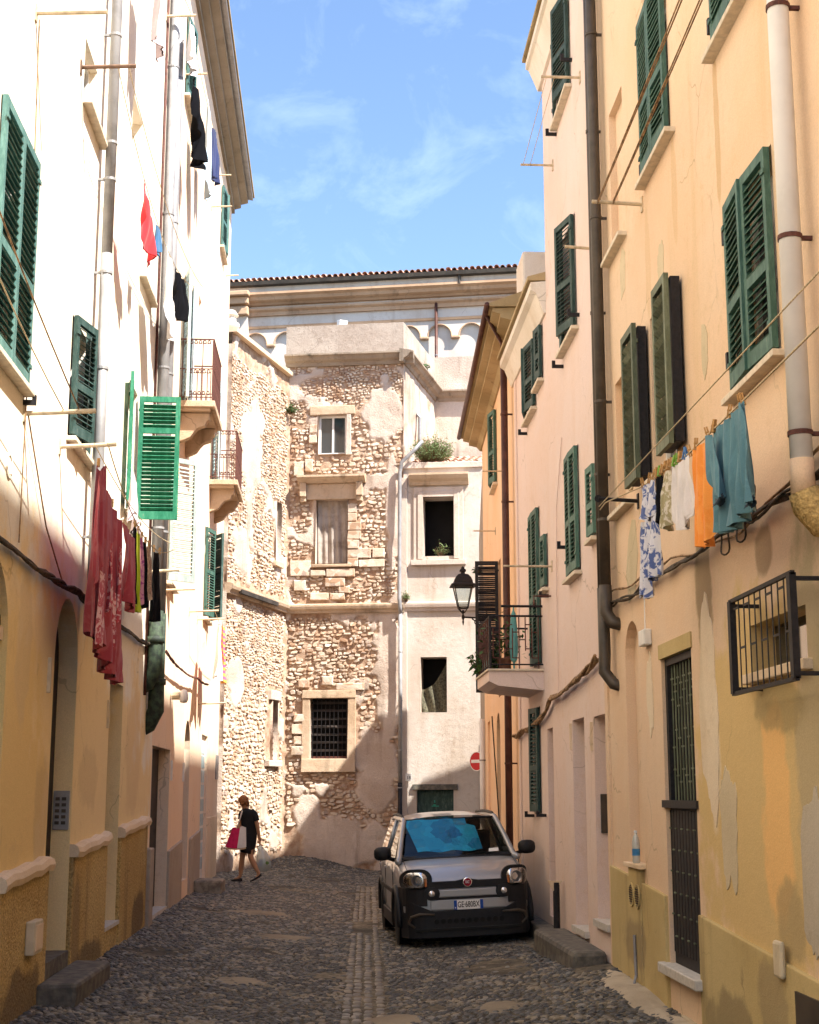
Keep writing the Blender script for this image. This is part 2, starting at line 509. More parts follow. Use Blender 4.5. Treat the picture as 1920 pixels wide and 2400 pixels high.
slat_cache = {}
def leaf(parent, F, a, z0, z1, w, direction, angle, mat, d=0.035, pitch=0.05, mids=(0.42,), stile=0.055, solid=0.0, name='shutter', label=None):
    """louvred shutter leaf hinged at a; direction +1/-1 along the wall, opened by angle"""
    ca, sa = math.cos(R(angle)) * direction, math.sin(R(angle))
    dx, dy = F.u[0] * ca + F.n[0] * sa, F.u[1] * ca + F.n[1] * sa
    rz = math.atan2(dy, dx)
    h = z1 - z0
    out = (-math.sin(math.atan2(F.u[1] * direction, F.u[0] * direction)) * F.n[0] + math.cos(math.atan2(F.u[1] * direction, F.u[0] * direction)) * F.n[1])
    s = 1 if out > 0 else -1
    t = 0.020
    mb = MB()
    mb.box(0, stile, -t, t, 0, h).box(w - stile, w, -t, t, 0, h)
    zs = [0.0] + [h * m for m in mids] + [h]
    rails = [(0, 0.10)] + [(h * m - 0.035, h * m + 0.035) for m in mids] + [(h - 0.07, h)]
    for (r0, r1) in rails:
        mb.box(stile, w - stile, -t * 0.95, t * 0.95, r0, r1)
    # hinge knuckles
    for zz in (0.15, h - 0.18):
        mb.box(-0.012, 0.05, s * t, s * (t + 0.012), zz, zz + 0.03)
    key = (round(w, 3), round(h, 3), mat, s, 'f', tuple(mids))
    me = mb.mesh(name, mat)
    fr = link(name, me, parent, F.P(a, z0, d), (0, 0, rz))
    if label:
        fr['label'] = label
    sk = (round(w, 3), mat, s)
    if sk not in slat_cache:
        sm = MB()
        ang = R(38) * s
        L0, L1 = stile - 0.005, w - stile + 0.005
        hw, th = 0.027, 0.004
        vs = []
        for x in (L0, L1):
            for (yy, zz) in ((-hw, -th), (hw, -th), (hw, th), (-hw, th)):
                vs.append((x, yy * math.cos(ang) + zz * math.sin(ang), -yy * math.sin(ang) + zz * math.cos(ang)))
        sm.add(vs, [(0, 1, 2, 3), (7, 6, 5, 4), (0, 4, 5, 1), (1, 5, 6, 2), (2, 6, 7, 3), (3, 7, 4, 0)])
        slat_cache[sk] = sm.mesh('slat', mat)
    sme = slat_cache[sk]
    for (r0, r1) in zip(rails[:-1], rails[1:]):
        zz = r0[1] + pitch * 0.5
        while zz < r1[0] - 0.01:
            link('slat', sme, fr, (0, 0, zz + random.uniform(-.003, .003)), (random.gauss(0, .07), random.uniform(-.008, .008), 0), True)
            zz += pitch
    return fr

def pair(parent, F, a0, a1, z0, z1, mat, angs=(0, 0), d=0.035, pitch=0.05, mids=(0.42,)):
    w = (a1 - a0) / 2 - 0.004
    leaf(parent, F, a0, z0, z1, w, 1, angs[0], mat, d, pitch, mids)
    leaf(parent, F, a1, z0, z1, w, -1, angs[1], mat, d, pitch, mids)

def sill(parent, F, a0, a1, z, mat='sill', proj=0.09, th=0.045):
    return MB().fbox(F, a0, a1, z - th, z, -0.05, proj).build('window_sill', mat, parent, bevel=0.006)

def window_fill(parent, F, a0, a1, z0, z1, dep=0.16, frame='white', bars=1):
    fr = MB()
    w = 0.05
    fr.fbox(F, a0, a1, z0, z0 + w, -dep - 0.03, -dep + 0.02).fbox(F, a0, a1, z1 - w, z1, -dep - 0.03, -dep + 0.02)
    fr.fbox(F, a0, a0 + w, z0 + w, z1 - w, -dep - 0.03, -dep + 0.02).fbox(F, a1 - w, a1, z0 + w, z1 - w, -dep - 0.03, -dep + 0.02)
    for k in range(bars):
        c = a0 + (a1 - a0) * (k + 1) / (bars + 1)
        fr.fbox(F, c - w / 2, c + w / 2, z0 + w, z1 - w, -dep - 0.028, -dep + 0.018)
    o = fr.build('window', frame, parent)
    MB().fbox(F, a0 + 0.01, a1 - 0.01, z0 + 0.01, z1 - 0.01, -dep - 0.02, -dep - 0.012).build('pane', 'pane', o)
    return o

def back_panel(parent, F, a0, a1, z0, z1, dep, mat, name='door'):
    return MB().fbox(F, a0 - 0.02, a1 + 0.02, z0 - 0.02, z1 + 0.02, -dep - 0.05, -dep + 0.002).build(name, mat, parent)

def pole(parent, F, a, z, length, r=0.018, mat='pole', dz=0.0, plate=True):
    mb = MB().tube([F.P(a, z, -0.03), F.P(a, z + dz, length)], r, 8)
    if plate:
        mb.fbox(F, a - 0.03, a + 0.03, z - 0.07, z + 0.07, -0.002, 0.012)
    return mb.build('laundry_rod', mat, parent, smooth=False)

def catenary(p, q, sag, n=12):
    p, q = Vector(p), Vector(q)
    return [tuple(p.lerp(q, k / n) + Vector((0, 0, -sag * 4 * (k / n) * (1 - k / n)))) for k in range(n + 1)]

# numpy value noise
def vnoise(x, y, seed=0):
    x = np.asarray(x, float); y = np.asarray(y, float)
    xi, yi = np.floor(x).astype(np.int64), np.floor(y).astype(np.int64)
    fx, fy = x - xi, y - yi
    fx, fy = fx * fx * (3 - 2 * fx), fy * fy * (3 - 2 * fy)
    def h(a, b):
        n = (a * 374761393 + b * 668265263 + seed * 974634777) & 0x7fffffff
        n = ((n ^ (n >> 13)) * 1274126177) & 0x7fffffff
        n = (n ^ (n >> 16))
        return (n & 0xffff) / 65535.0
    a, b, c, d = h(xi, yi), h(xi + 1, yi), h(xi, yi + 1), h(xi + 1, yi + 1)
    return (a * (1 - fx) + b * fx) * (1 - fy) + (c * (1 - fx) + d * fx) * fy
def fbm(x, y, seed=0, o=4):
    s, a, t = 0.0, 1.0, 0.0
    for k in range(o):
        s = s + a * vnoise(np.asarray(x) * 2 ** k, np.asarray(y) * 2 ** k, seed + k * 17)
        t += a; a *= 0.5
    return s / t

# ================================================================== ground
def xc(y):
    return 0.29 + (np.asarray(y, float) - 12.6) * 0.0235
def gz(x, y):
    x = np.asarray(x, float); y = np.asarray(y, float)
    c = np.where(y > 40, xc(40), np.where(y < 0, xc(0), xc(y)))
    lf = np.clip((c - x) / (c + 2.45), 0, 1.3)
    rt = np.clip((x - c) / (2.75 - c), 0, 1.3)
    rr = np.interp(y, [0, 8, 11.8, 14.4, 16.8, 26, 34], [0.0, 0.05, 0.18, 0.26, 0.13, 0.13, 0.15])
    z = -0.12 + 0.20 * lf ** 1.15 + rr * rt ** 1.2
    z = z + 0.34 * np.exp(-((x + 0.7) / 1.3) ** 2 - ((y - 37.0) / 2.0) ** 2)
    z = z + 0.03 * (fbm(x * 0.9, y * 0.6, 3, 3) - 0.5)
    return z

def ground_material():
    t = NT('gritty_lime_joints')
    p = t.pos()
    c = t.mix(t.rng(t.noise(p, 1.1, 6, 0.6), 0.40, 0.68), (0.09, 0.08, 0.065), (0.28, 0.235, 0.17))
    c = t.mix(t.rng(t.noise(p, 12, 5, 0.6), 0.4, 0.7), c, (0.07, 0.06, 0.045))
    t.bump(t.noise(p, 45, 2), 0.5, 0.02)
    return t.done(c, 0.95, 0, 0.1)
M['ground'] = ground_material()
def cobble_mat(name, a, b):
    t = NT(name)
    ob = t.n('ShaderNodeObjectInfo')
    p = t.pos()
    vo = t.n('ShaderNodeTexVoronoi'); vo.inputs['Scale'].default_value = 9.5
    t.l(p, vo.inputs['Vector'])
    sp = t.n('ShaderNodeSeparateColor'); t.l(vo.outputs['Color'], sp.inputs[0])
    c = t.mix(sp.outputs[0], a, b)
    c = t.mix(t.rng(sp.outputs[1], 0.62, 0.95, 0, 0.9), c, (0.25, 0.205, 0.14))
    c = t.mix(t.rng(sp.outputs[2], 0.86, 1.0, 0, 0.8), c, (0.24, 0.23, 0.21))
    c = t.mix(t.math('MULTIPLY', t.rng(t.noise(p, 40, 5, 0.65), 0.45, 0.7), 0.6), c, (0.15, 0.13, 0.10))
    t.bump(t.noise(p, 60, 2), 0.35, 0.006)
    m = t.done(c, 0.52, 0, 0.45)
    return m
M['cobble'] = cobble_mat('river_cobbles', (0.018, 0.020, 0.023), (0.068, 0.066, 0.062))
M['sett'] = cobble_mat('gutter_setts', (0.07, 0.066, 0.058), (0.15, 0.13, 0.105))

gx = np.concatenate([[-600, -200, -60, -20, -8, -4], np.linspace(-2.7, 3.1, 59), [4, 8, 20, 60, 200, 600]])
gy = np.concatenate([[-600, -200, -60, -20, -5, 0, 4], np.linspace(7, 39, 150), [42, 50, 80, 200, 600, 1500]])
GX, GY = np.meshgrid(gx, gy)
GZ = gz(np.clip(GX, -2.7, 3.1), GY) - 0.012
me = bpy.data.meshes.new('ground')
nx, ny = len(gx), len(gy)
me.from_pydata(np.stack([GX, GY, GZ], -1).reshape(-1, 3).tolist(), [],
               [(j * nx + i, j * nx + i + 1, (j + 1) * nx + i + 1, (j + 1) * nx + i) for j in range(ny - 1) for i in range(nx - 1)])
me.materials.append(M['ground'])
me.polygons.foreach_set('use_smooth', [True] * len(me.polygons))
ground = link('ground', me)
tag(ground, 'gritty ground between the cobbles of the lane', 'ground', None, 'structure')

rng = np.random.default_rng(5)
def stone_template(k, n=8, box=0.5):
    """low dome with an irregular outline, unit half size"""
    r = np.random.default_rng(100 + k)
    a = np.linspace(0, 2 * np.pi, n, endpoint=False) + r.uniform(-.18, .18, n)
    ca, sa = np.cos(a), np.sin(a)
    e = 2.0 / (2.0 + 2.5 * box)
    ox, oy = np.sign(ca) * np.abs(ca) ** e, np.sign(sa) * np.abs(sa) ** e
    j = r.uniform(.84, 1.0, n)
    ox, oy = ox * j, oy * j
    v = [(x, y, -0.35) for x, y in zip(ox, oy)]
    v += [(x * .93, y * .93, .35 + r.uniform(-.1, .1)) for x, y in zip(ox, oy)]
    v += [(x * .55, y * .55, .85 + r.uniform(-.12, .12)) for x, y in zip(ox, oy)]
    v += [(0, 0, 1.0)]
    f = []
    for q in (0, 1):
        for i in range(n):
            f.append((q * n + i, q * n + (i + 1) % n, (q + 1) * n + (i + 1) % n, (q + 1) * n + i))
    f += [(2 * n + i, 2 * n + (i + 1) % n, 3 * n) for i in range(n)]
    return np.array(v), f
TPL = [stone_template(k) for k in range(8)]
TPLB = [stone_template(20 + k, 8, 2.2) for k in range(6)]
def stone_meshes(tpls, name, mat, smooth=True):
    out = []
    for v, f in tpls:
        m = bpy.data.meshes.new(name)
        m.from_pydata(v.tolist(), [], f)
        m.materials.append(M[mat])
        m.polygons.foreach_set('use_smooth', [smooth] * len(m.polygons))
        out.append(m)
    return out
def join_stones(name, items, tpls, mat, parent, smooth=True):
    """items: (tpl, 3x3 matrix columns scaled, position)"""
    V, Fc, b = [], [], 0
    for k, A, p in items:
        v, f = tpls[k]
        V.append(v @ A.T + p)
        Fc += [tuple(i + b for i in q) for q in f]
        b += len(v)
    m = bpy.data.meshes.new(name)
    m.from_pydata(np.concatenate(V).tolist(), [], Fc)
    m.materials.append(M[mat])
    m.polygons.foreach_set('use_smooth', [smooth] * len(m.polygons))
    o = link(name, m, parent)
    o['kind'] = 'stuff'
    return o

# cobbles: packed in wandering rows; the 300 that show largest are objects, the rest one mass
cob = []
y = 9.6
while y < 37.5:
    step = 0.054 if y < 19 else 0.085
    x = -2.5 + rng.uniform(0, .08)
    c0 = float(xc(min(max(y, 0), 40)))
    while x < 2.75:
        w = rng.uniform(.042, .11) * (1 if y < 19 else 1.3)
        cx = x + w / 2
        x += w + .008
        yy = y + rng.uniform(-.022, .022) + .05 * math.sin(cx * 2.1 + y)
        if abs(cx - c0) < 0.21 and yy < 31:
            continue
        if fbm(cx * 1.1, yy * 0.7, 9, 3) > 0.70 and rng.random() < .9:
            continue                     # places where the lime bed shows
        if rng.random() < .04:
            continue
        cob.append((cx, yy, w / 2 * rng.uniform(.88, 1.05), step / 2 * rng.uniform(.85, 1.12), rng.uniform(.008, .019), rng.uniform(-.6, .6), int(rng.integers(0, 8))))
    y += step
cob = [c for c in cob if not (c[0] > 2.35 and 14.3 < c[1] < 21)]
def cob_mat(c):
    cx, yy, hw, hd, hh, an, k = c
    z = float(gz(cx, yy)) - .012
    sx = float(gz(cx + .05, yy) - gz(cx - .05, yy)) / .1
    A = np.array([[hw * math.cos(an), -hd * math.sin(an), 0], [hw * math.sin(an), hd * math.cos(an), 0], [hw * math.cos(an) * sx, -hd * math.sin(an) * sx, hh]])
    return A, np.array([cx, yy, z]), sx
vis = sorted(range(len(cob)), key=lambda i: (cob[i][1] - 11.35 if cob[i][1] > 11.35 else 50 + 11.35 - cob[i][1]) - cob[i][2] * 4)
pick = set(vis[:300])
cobm = stone_meshes(TPL, 'cobble', 'cobble')
rest = []
for i, c in enumerate(cob):
    A, p, sx = cob_mat(c)
    if i in pick:
        link('cobble', cobm[c[6]], ground, tuple(p), (0, -math.atan(sx), c[5]), False, (c[2], c[3], c[4]))
    else:
        rest.append((c[6], A, p))
join_stones('cobbles', rest, TPL, 'cobble', ground)
# gutter of cut setts down the middle
sett_items = []
settm = stone_meshes(TPLB, 'gutter_sett', 'sett')
y = 10.6
k = 0
while y < 31.0:
    ln = rng.uniform(.16, .30)
    for row, off in enumerate((-.165, -.075, .03, .14)):
        cx = float(xc(y)) + off + rng.uniform(-.008, .008)
        L = ln * rng.uniform(.8, 1.0)
        yy = y + L / 2 + (.07 if row % 2 else 0)
        if fbm(cx * 2.5, yy * 0.9, 31, 3) > .66:
            continue
        z = float(gz(cx, yy)) - .016
        hh = rng.uniform(.012, .022)
        t_ = int(rng.integers(0, 6))
        if yy < 16.5:
            link('gutter_sett', settm[t_], ground, (cx, yy, z), (0, 0, rng.uniform(-.05, .05)), False, (.046, L / 2, hh))
        else:
            sett_items.append((t_, np.diag([.046, L / 2, hh]), np.array([cx, yy, z])))
    y += ln + .012
join_stones('gutter_setts', sett_items, TPLB, 'sett', ground)

# lime screed patches and the cement strip against the right wall
def patch(name, cx, cy, rx, ry, mat, seed, h=0.012):
    n = 72
    r = np.random.default_rng(seed)
    vs = [(cx, cy, float(gz(cx, cy)) + h + .006)]
    for q, s in ((0, .6), (1, 1.0)):
        for i in range(n):
            a = 2 * math.pi * i / n
            rr = s * (0.6 + 0.8 * float(fbm(math.cos(a) * 1.9 + seed, math.sin(a) * 1.9, seed, 5)))
            x, y_ = cx + rx * rr * math.cos(a), cy + ry * rr * math.sin(a)
            vs.append((x, y_, float(gz(x, y_)) + (h if q == 0 else -.02)))
    fs = [(0, 1 + i, 1 + (i + 1) % n) for i in range(n)] + [(1 + i, 1 + n + i, 1 + n + (i + 1) % n, 1 + (i + 1) % n) for i in range(n)]
    return MB().add(vs, fs).build(name, mat, ground, smooth=True)
M['screed'] = plaster('worn_lime_screed', (0.30, 0.25, 0.18), (0.22, 0.18, 0.13), (0.10, 0.08, 0.06), 0.4, bmp=0.6)
patch('lime_patch', 0.55, 12.75, .26, .45, 'screed', 3, .006)
patch('lime_patch', 1.45, 13.0, .22, .35, 'screed', 4, .006)
patch('lime_patch', -0.9, 14.9, .30, .30, 'screed', 5, .005)
patch('lime_patch', -0.6, 19.5, .5, .35, 'screed', 6, .004)
patch('lime_patch', -1.1, 23.0, .5, .6, 'screed', 7, .003)
M['cement'] = plaster('broken_cement_strip', (0.50, 0.42, 0.31), (0.38, 0.31, 0.22), (0.15, 0.12, 0.08), 0.4, bmp=0.6)
patch('cement_fillet', 2.62, 12.9, .20, 1.35, 'cement', 8, .014)
patch('cement_fillet', 2.72, 11.2, .15, .8, 'cement', 11, .014)

# ================================================================== left houses
FL = Fr((-2.45, 0), (0, 1), (1, 0))
L1 = empty('town_house', (-2.45, 15, 0), 'cream plaster house with green shutters nearest on the left side', 'house')
wins = []
def H(a0, a1, z0, z1, d=0.22):
    return (rect(a0, a1, z0, z1), d)
L1holes = [H(9.9, 11.1, 4.85, 6.75), H(13.0, 13.95, 4.97, 6.12), H(16.72, 17.45, 5.0, 6.58), H(13.02, 13.72, 8.3, 8.92, .14), H(16.15, 17.0, 9.2, 9.95, .3),
           (arch(9.7, 11.02, 0.15, 2.92, 12, .85), .14), (arch(12.9, 14.05, 0.33, 2.95), .18), H(16.15, 17.15, .33, 2.98, .45)]
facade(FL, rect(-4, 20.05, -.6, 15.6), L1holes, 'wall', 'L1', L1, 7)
for (a0, a1, z0, z1) in ((9.9, 11.1, 4.85, 6.75), (13.0, 13.95, 4.97, 6.12), (16.72, 17.45, 5.0, 6.58)):
    window_fill(L1, FL, a0, a1, z0, z1, .17)
window_fill(L1, FL, 13.02, 13.72, 8.3, 8.92, .10, 'white', 0)
back_panel(L1, FL, 16.15, 17.0, 9.2, 9.95, .3, 'L1', 'blind_panel')
back_panel(L1, FL, 12.9, 14.05, .33, 3.6, .18, 'wood_door', 'door')
back_panel(L1, FL, 16.15, 17.15, .33, 2.98, .45, 'wood_door', 'door')
back_panel(L1, FL, 9.7, 11.02, .15, 2.88, .14, 'blue_door', 'door')
# fanlight lattice over the first door
fan = MB().fbox(FL, 9.72, 11.0, 2.88, 2.98, -.13, -.03).build('fanlight', 'cap', L1)
back_panel(L1, FL, 9.72, 11.0, 2.98, 3.5, .135, 'dim', 'fanlight_backing')
for k in range(9):
    a = 9.8 + k * .15
    for s in (-1, 1):
        p0, p1 = (a, 2.98), (a + s * .5, 3.48)
        MB().tube([FL.P(a, 2.98, -.07 + s * .006), FL.P(min(11.0, max(9.72, a + s * .5)), 3.48, -.07 + s * .006)], .011, 5).build('lattice_bar', 'rust', fan)
pair(L1, FL, 9.9, 11.1, 4.87, 6.74, 'green_blue', (0, 0), .03, .06)
leaf(L1, FL, 13.0, 4.98, 6.11, .47, 1, 14, 'green_dark')
leaf(L1, FL, 13.95, 4.98, 6.11, .47, -1, 4, 'green_dark')
leaf(L1, FL, 16.74, 5.02, 6.56, .42, 1, 171.5, 'green_bright', .03, .05, (.72,))
leaf(L1, FL, 17.43, 5.02, 6.56, .50, -1, 92, 'green_bright', .03, .05, (.72,))
for a0, a1, z in ((9.85, 11.15, 4.85), (12.95, 14.3, 4.95), (13.0, 14.05, 8.28), (16.65, 17.55, 5.0), (17.2, 18.4, 8.08)):
    sill(L1, FL, a0, a1, z)
def ringpipe(parent, F, a, d, zs, r, mat, name='drainpipe', clamps=(), cm='pipe_grey'):
    o = MB().tube([F.P(a, z, d) for z in zs], r, 14).build(name, mat, parent, smooth=True)
    for z in clamps:
        c = MB().lathe([(r + .002, -.014), (r + .008, -.014), (r + .008, .014), (r + .002, .014)], F.P(a, z, d), 14, cap=False)
        c.fbox(F, a - .012, a + .012, z - .012, z + .012, -.01, d - r)
        c.build('pipe_clamp', cm, o)
    return o
p = ringpipe(L1, FL, 14.02, .12, [3.3, 7.1], .058, 'pipe_grey', 'drainpipe', (4.2, 5.9, 6.9))
ringpipe(L1, FL, 14.02, .12, [7.06, 10.6, 15.4], .055, 'pipe_grey', 'drainpipe', (9.5, 7.9, 8.3, 10.3))
# paired pipes on the party wall, cast iron feet
for a, d, r, mt in ((19.02, .11, .075, 'pipe_grey'), (19.32, .13, .08, 'pipe_grey')):
    ringpipe(L1, FL, a, d, [3.9, 9.0, 15.4], r, mt, 'drainpipe', (5.2, 7.4, 9.6, 11.8))
ringpipe(L1, FL, 18.95, .02, [3.0, 15.3], .018, 'rust', 'conduit', ())
for a, zb in ((19.02, 3.10), (19.32, 2.58)):
    q = MB().tube([FL.P(a, 4.1, .12), FL.P(a, zb + .55, .12), FL.P(a + .02, zb + .25, .12), FL.P(a + .06, zb + .05, .02), FL.P(a + .08, zb, -.08)], [.10, .105, .11, .105, .10], 12)
    q.lathe([(.125, -.04), (.125, .04)], FL.P(a, zb + .62, .12), 12)
    q.build('pipe_foot', 'cast', L1, smooth=True)
def plinth(parent, F, segs, zf, th, mat, cap=None, zb=-.4):
    for a0, a1 in segs:
        MB().prism(F, [(a0, zb), (a1, zb), (a1, zf(a1)), (a0, zf(a0))], -.05, th).build('plinth', mat, parent, bevel=.012)
        if cap:
            n = 7
            mb = MB()
            ring = [(-.02, -.02), (th + .035, -.02), (th + .05, .03), (th + .035, .075), (th, .095), (-.02, .10)]
            vs = []
            for k in range(n + 1):
                a = a0 - .015 + (a1 - a0 + .03) * k / n
                w = .012 * math.sin(k * 2.3 + a)
                vs += [F.P(a, zf(a) + z + w, d) for d, z in ring]
            m = len(ring)
            fs = [(k * m + i, k * m + (i + 1) % m, (k + 1) * m + (i + 1) % m, (k + 1) * m + i) for k in range(n) for i in range(m)]
            fs += [tuple(range(m)), tuple(n * m + i for i in reversed(range(m)))]
            mb.add(vs, fs).build('plinth_cap', cap, parent, smooth=False)
zL = lambda a: 1.08 + .036 * (a - 11.3)
plinth(L1, FL, [(11.04, 12.88), (14.07, 16.13), (17.17, 19.55)], zL, .045, 'stucco', 'cap')
MB().fbox(FL, 12.9, 14.05, -.4, .335, -.3, .03).build('door_threshold', 'step', L1)
MB().fbox(FL, 16.15, 17.15, -.4, .31, -.5, .03).build('window_base', 'stucco', L1)
MB().fbox(FL, 16.12, 17.17, .31, .35, -.5, .05).build('door_threshold', 'marble', L1)
MB().fbox(FL, 19.60, 19.98, -.4, 1.05, -.05, .09).build('pier_base', 'greywall', L1, bevel=.02)
for a, z, ln, mt in ((10.84, 7.92, .57, 'pole'), (12.82, 8.50, .52, 'pole_dark'), (18.88, 12.50, .42, 'pole'), (11.17, 4.68, .56, 'pole'), (12.66, 4.77, .50, 'pole'), (18.6, 4.55, .45, 'pole')):
    pole(L1, FL, a, z, ln, .02, mt, .03)
MB().fbox(FL, 11.12, 11.15, 4.74, 4.78, 0, .10).fbox(FL, 11.12, 11.15, 4.78, 4.82, .07, .10).build('shutter_hook', 'iron', L1)
MB().lathe([(.10, 0), (.10, .012), (.075, .012), (.07, .004)], FL.P(10.75, 4.17, 0.0), 20, 'x').build('vent_ring', 'L1', L1)
# intercom plate on the jamb, bell plates, conduit strips
MB().box(-2.45 - .165, -2.45 - .015, 14.03, 14.052, 1.42, 1.78).build('intercom', 'pipe_grey', L1, bevel=.006)
for k in range(2):
    for j in range(5):
        MB().box(-2.45 - .145 + k * .06, -2.45 - .105 + k * .06, 14.022, 14.032, 1.47 + j * .055, 1.50 + j * .055).build('bell_button', 'pipe_brown', L1)
MB().fbox(FL, 15.98, 16.02, 2.45, 2.75, 0, .025).build('street_number_strip', 'cream_box', L1)
MB().fbox(FL, 12.6, 12.64, 2.6, 2.9, 0, .03).build('junction_box', 'cream_box', L1)

# pink house
L2 = empty('town_house', (-2.45, 26, 0), 'pink plaster house with two iron balconies and deep eaves on the left', 'house')
L2holes = [H(20.12, 22.3, .12, 2.40, .17), (arch(24.4, 25.35, .35, 2.5), .35), H(27.6, 28.9, .15, 2.85, .12), H(24.7, 25.12, 9.9, 10.45, .3), H(24.5, 24.92, 6.2, 6.65, .3),
           H(21.45, 22.5, 12.65, 14.0), H(28.7, 29.7, 12.95, 14.3), H(22.3, 23.2, 7.78, 9.95), H(28.1, 29.0, 7.78, 9.75), H(21.0, 22.0, 4.78, 6.65), H(27.1, 28.2, 5.02, 6.72)]
facade(FL, rect(20.05, 31.6, -.6, 15.3), L2holes, 'wall', 'L2', L2, 7)
back_panel(L2, FL, 20.12, 22.3, .12, 2.4, .17, 'wood_door', 'door')
back_panel(L2, FL, 24.4, 25.35, .35, 3.0, .35, 'wood_door', 'door')
for a0, a1, z0, z1, d in ((24.7, 25.12, 9.9, 10.45, .3), (24.5, 24.92, 6.2, 6.65, .3)):
    back_panel(L2, FL, a0, a1, z0, z1, d, 'dim', 'blind_panel')
for a0, a1, z0, z1 in ((21.45, 22.5, 12.65, 14.0), (28.7, 29.7, 12.95, 14.3), (22.3, 23.2, 7.78, 9.95), (28.1, 29.0, 7.78, 9.75), (21.0, 22.0, 4.78, 6.65), (27.1, 28.2, 5.02, 6.72)):
    window_fill(L2, FL, a0, a1, z0, z1, .17)
gd = MB().fbox(FL, 27.6, 28.9, .15, 2.85, -.10, -.05).build('grid_door', 'white', L2)
for i in range(2):
    for j in range(9):
        MB().fbox(FL, 27.68 + i * .6, 28.2 + i * .6, .35 + j * .27, .57 + j * .27, -.055, -.042).build('door_pane', 'blue_door', gd)
pair(L2, FL, 21.45, 22.5, 12.67, 13.98, 'green_blue', (8, 8))
pair(L2, FL, 28.7, 29.7, 12.97, 14.28, 'green_blue', (6, 10))
leaf(L2, FL, 21.0, 4.80, 6.63, .47, 1, 48, 'green_pale', .03, .058, ())
leaf(L2, FL, 27.1, 5.04, 6.70, .52, 1, 13, 'green', .03, .05, (.5,))
leaf(L2, FL, 28.2, 5.04, 6.70, .52, -1, 30, 'green_dark', .03, .05, (.5,))
leaf(L2, FL, 22.3, 7.80, 9.93, .44, 1, 165, 'blue_door', .03, .07, (.45,))
leaf(L2, FL, 23.2, 7.80, 9.93, .44, -1, 12, 'blue_door', .03, .07, (.45,))
leaf(L2, FL, 28.1, 7.80, 9.73, .44, 1, 160, 'blue_door', .03, .07, (.45,))
leaf(L2, FL, 29.0, 7.80, 9.73, .44, -1, 12, 'blue_door', .03, .07, (.45,))
for a0, a1, z in ((21.4, 22.55, 12.64), (28.65, 29.75, 12.94), (20.95, 22.05, 4.78), (27.05, 28.25, 5.0)):
    sill(L2, FL, a0, a1, z)
# eaves: stepped soffit, fascia, gutter
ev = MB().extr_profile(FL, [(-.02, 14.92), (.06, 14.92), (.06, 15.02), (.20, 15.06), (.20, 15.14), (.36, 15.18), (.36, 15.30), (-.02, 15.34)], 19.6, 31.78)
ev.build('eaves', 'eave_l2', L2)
MB().extr_profile(FL, [(.30, 15.302), (.47, 15.28), (.47, 15.36), (.30, 15.36)], 19.6, 31.85).build('gutter', 'pipe_grey', L2)
MB().extr_profile(FL, [(.50, 15.362), (.50, 15.41), (-3.5, 16.3), (-7, 15.4), (-7, 15.362)], 19.6, 31.9).build('roof', 'eave_dark', L2)
for a, z, ln in ((21.43, 12.96, .35), (25.85, 13.22, .42), (26.51, 12.87, .40), (30.4, 12.9, .28), (20.80, 4.62, .45), (24.50, 4.77, .5), (25.97, 4.81, .48), (26.6, 3.35, .5)):
    pole(L2, FL, a, z, ln, .016, 'pole', .02)
for (a0, a1, zt) in ((22.32, 24.2, .92), (25.6, 27.4, 1.0)):
    MB().prism(FL, [(a0, -.4), (a1, -.4), (a1, zt + .1), (a0, zt)], -.05, .04).build('plinth', 'greywall', L2, bevel=.015)
MB().fbox(FL, 29.1, 31.55, -.4, 1.3, -.05, .02).build('plinth', 'cap', L2, bevel=.01)
MB().fbox(FL, 20.12, 22.3, -.4, .125, -.2, .02).build('door_threshold', 'marble', L2)
MB().fbox(FL, 22.42, 22.46, 1.95, 2.25, 0, .03).build('street_number_strip', 'white', L2)
MB().fbox(FL, 24.2, 24.24, 1.95, 2.25, 0, .03).build('street_number_strip', 'white', L2)
MB().fbox(FL, 30.9, 31.4, 2.05, 2.55, 0, .03).build('wall_plaque', 'pipe_grey', L2)
sec = MB().tube([FL.P(22.1, 3.2, .02), FL.P(22.1, 3.2, .14)], .06, 8).build('wall_sensor', 'cream_box', L2)
MB().lathe([(.001, .1), (.04, .085), (.065, .03), (.07, -.05), (.05, -.1), (.001, -.11)], FL.P(22.1, 3.2, .2), 14).build('sensor_head', 'white', sec, smooth=True)

def corbel(parent, F, a, ztop, depth, h, w=.16):
    prof = [(0, 0), (depth, 0), (depth, -.10), (depth * .90, -.13), (depth * .86, -.2), (depth * .62, -.24), (depth * .5, -.3), (depth * .38, -.42 * h / .5), (depth * .2, -h * .93), (0, -h)]
    mb = MB()
    n = len(prof)
    vs = [F.P(a - w / 2, ztop + z, d) for d, z in prof] + [F.P(a + w / 2, ztop + z, d) for d, z in prof]
    fs = [tuple(range(n)), tuple(n + i for i in reversed(range(n)))] + [(i, (i + 1) % n, n + (i + 1) % n, n + i) for i in range(n)]
    mb.add(vs, fs)
    return mb.build('corbel', 'trim', parent, bevel=.01)
def scroll(F, a, d, z, s, dirn, along):
    pts = []
    for k in range(10):
        t = k / 9 * 4.4
        r = s * (1 - t / 6.0)
        q = (r * math.sin(t), s * 0.9 - r * math.cos(t) * .9)
        pts.append(F.P(a + q[0] * dirn, z - q[1], d) if along else F.P(a, z - q[1], d + q[0] * dirn))
    return pts
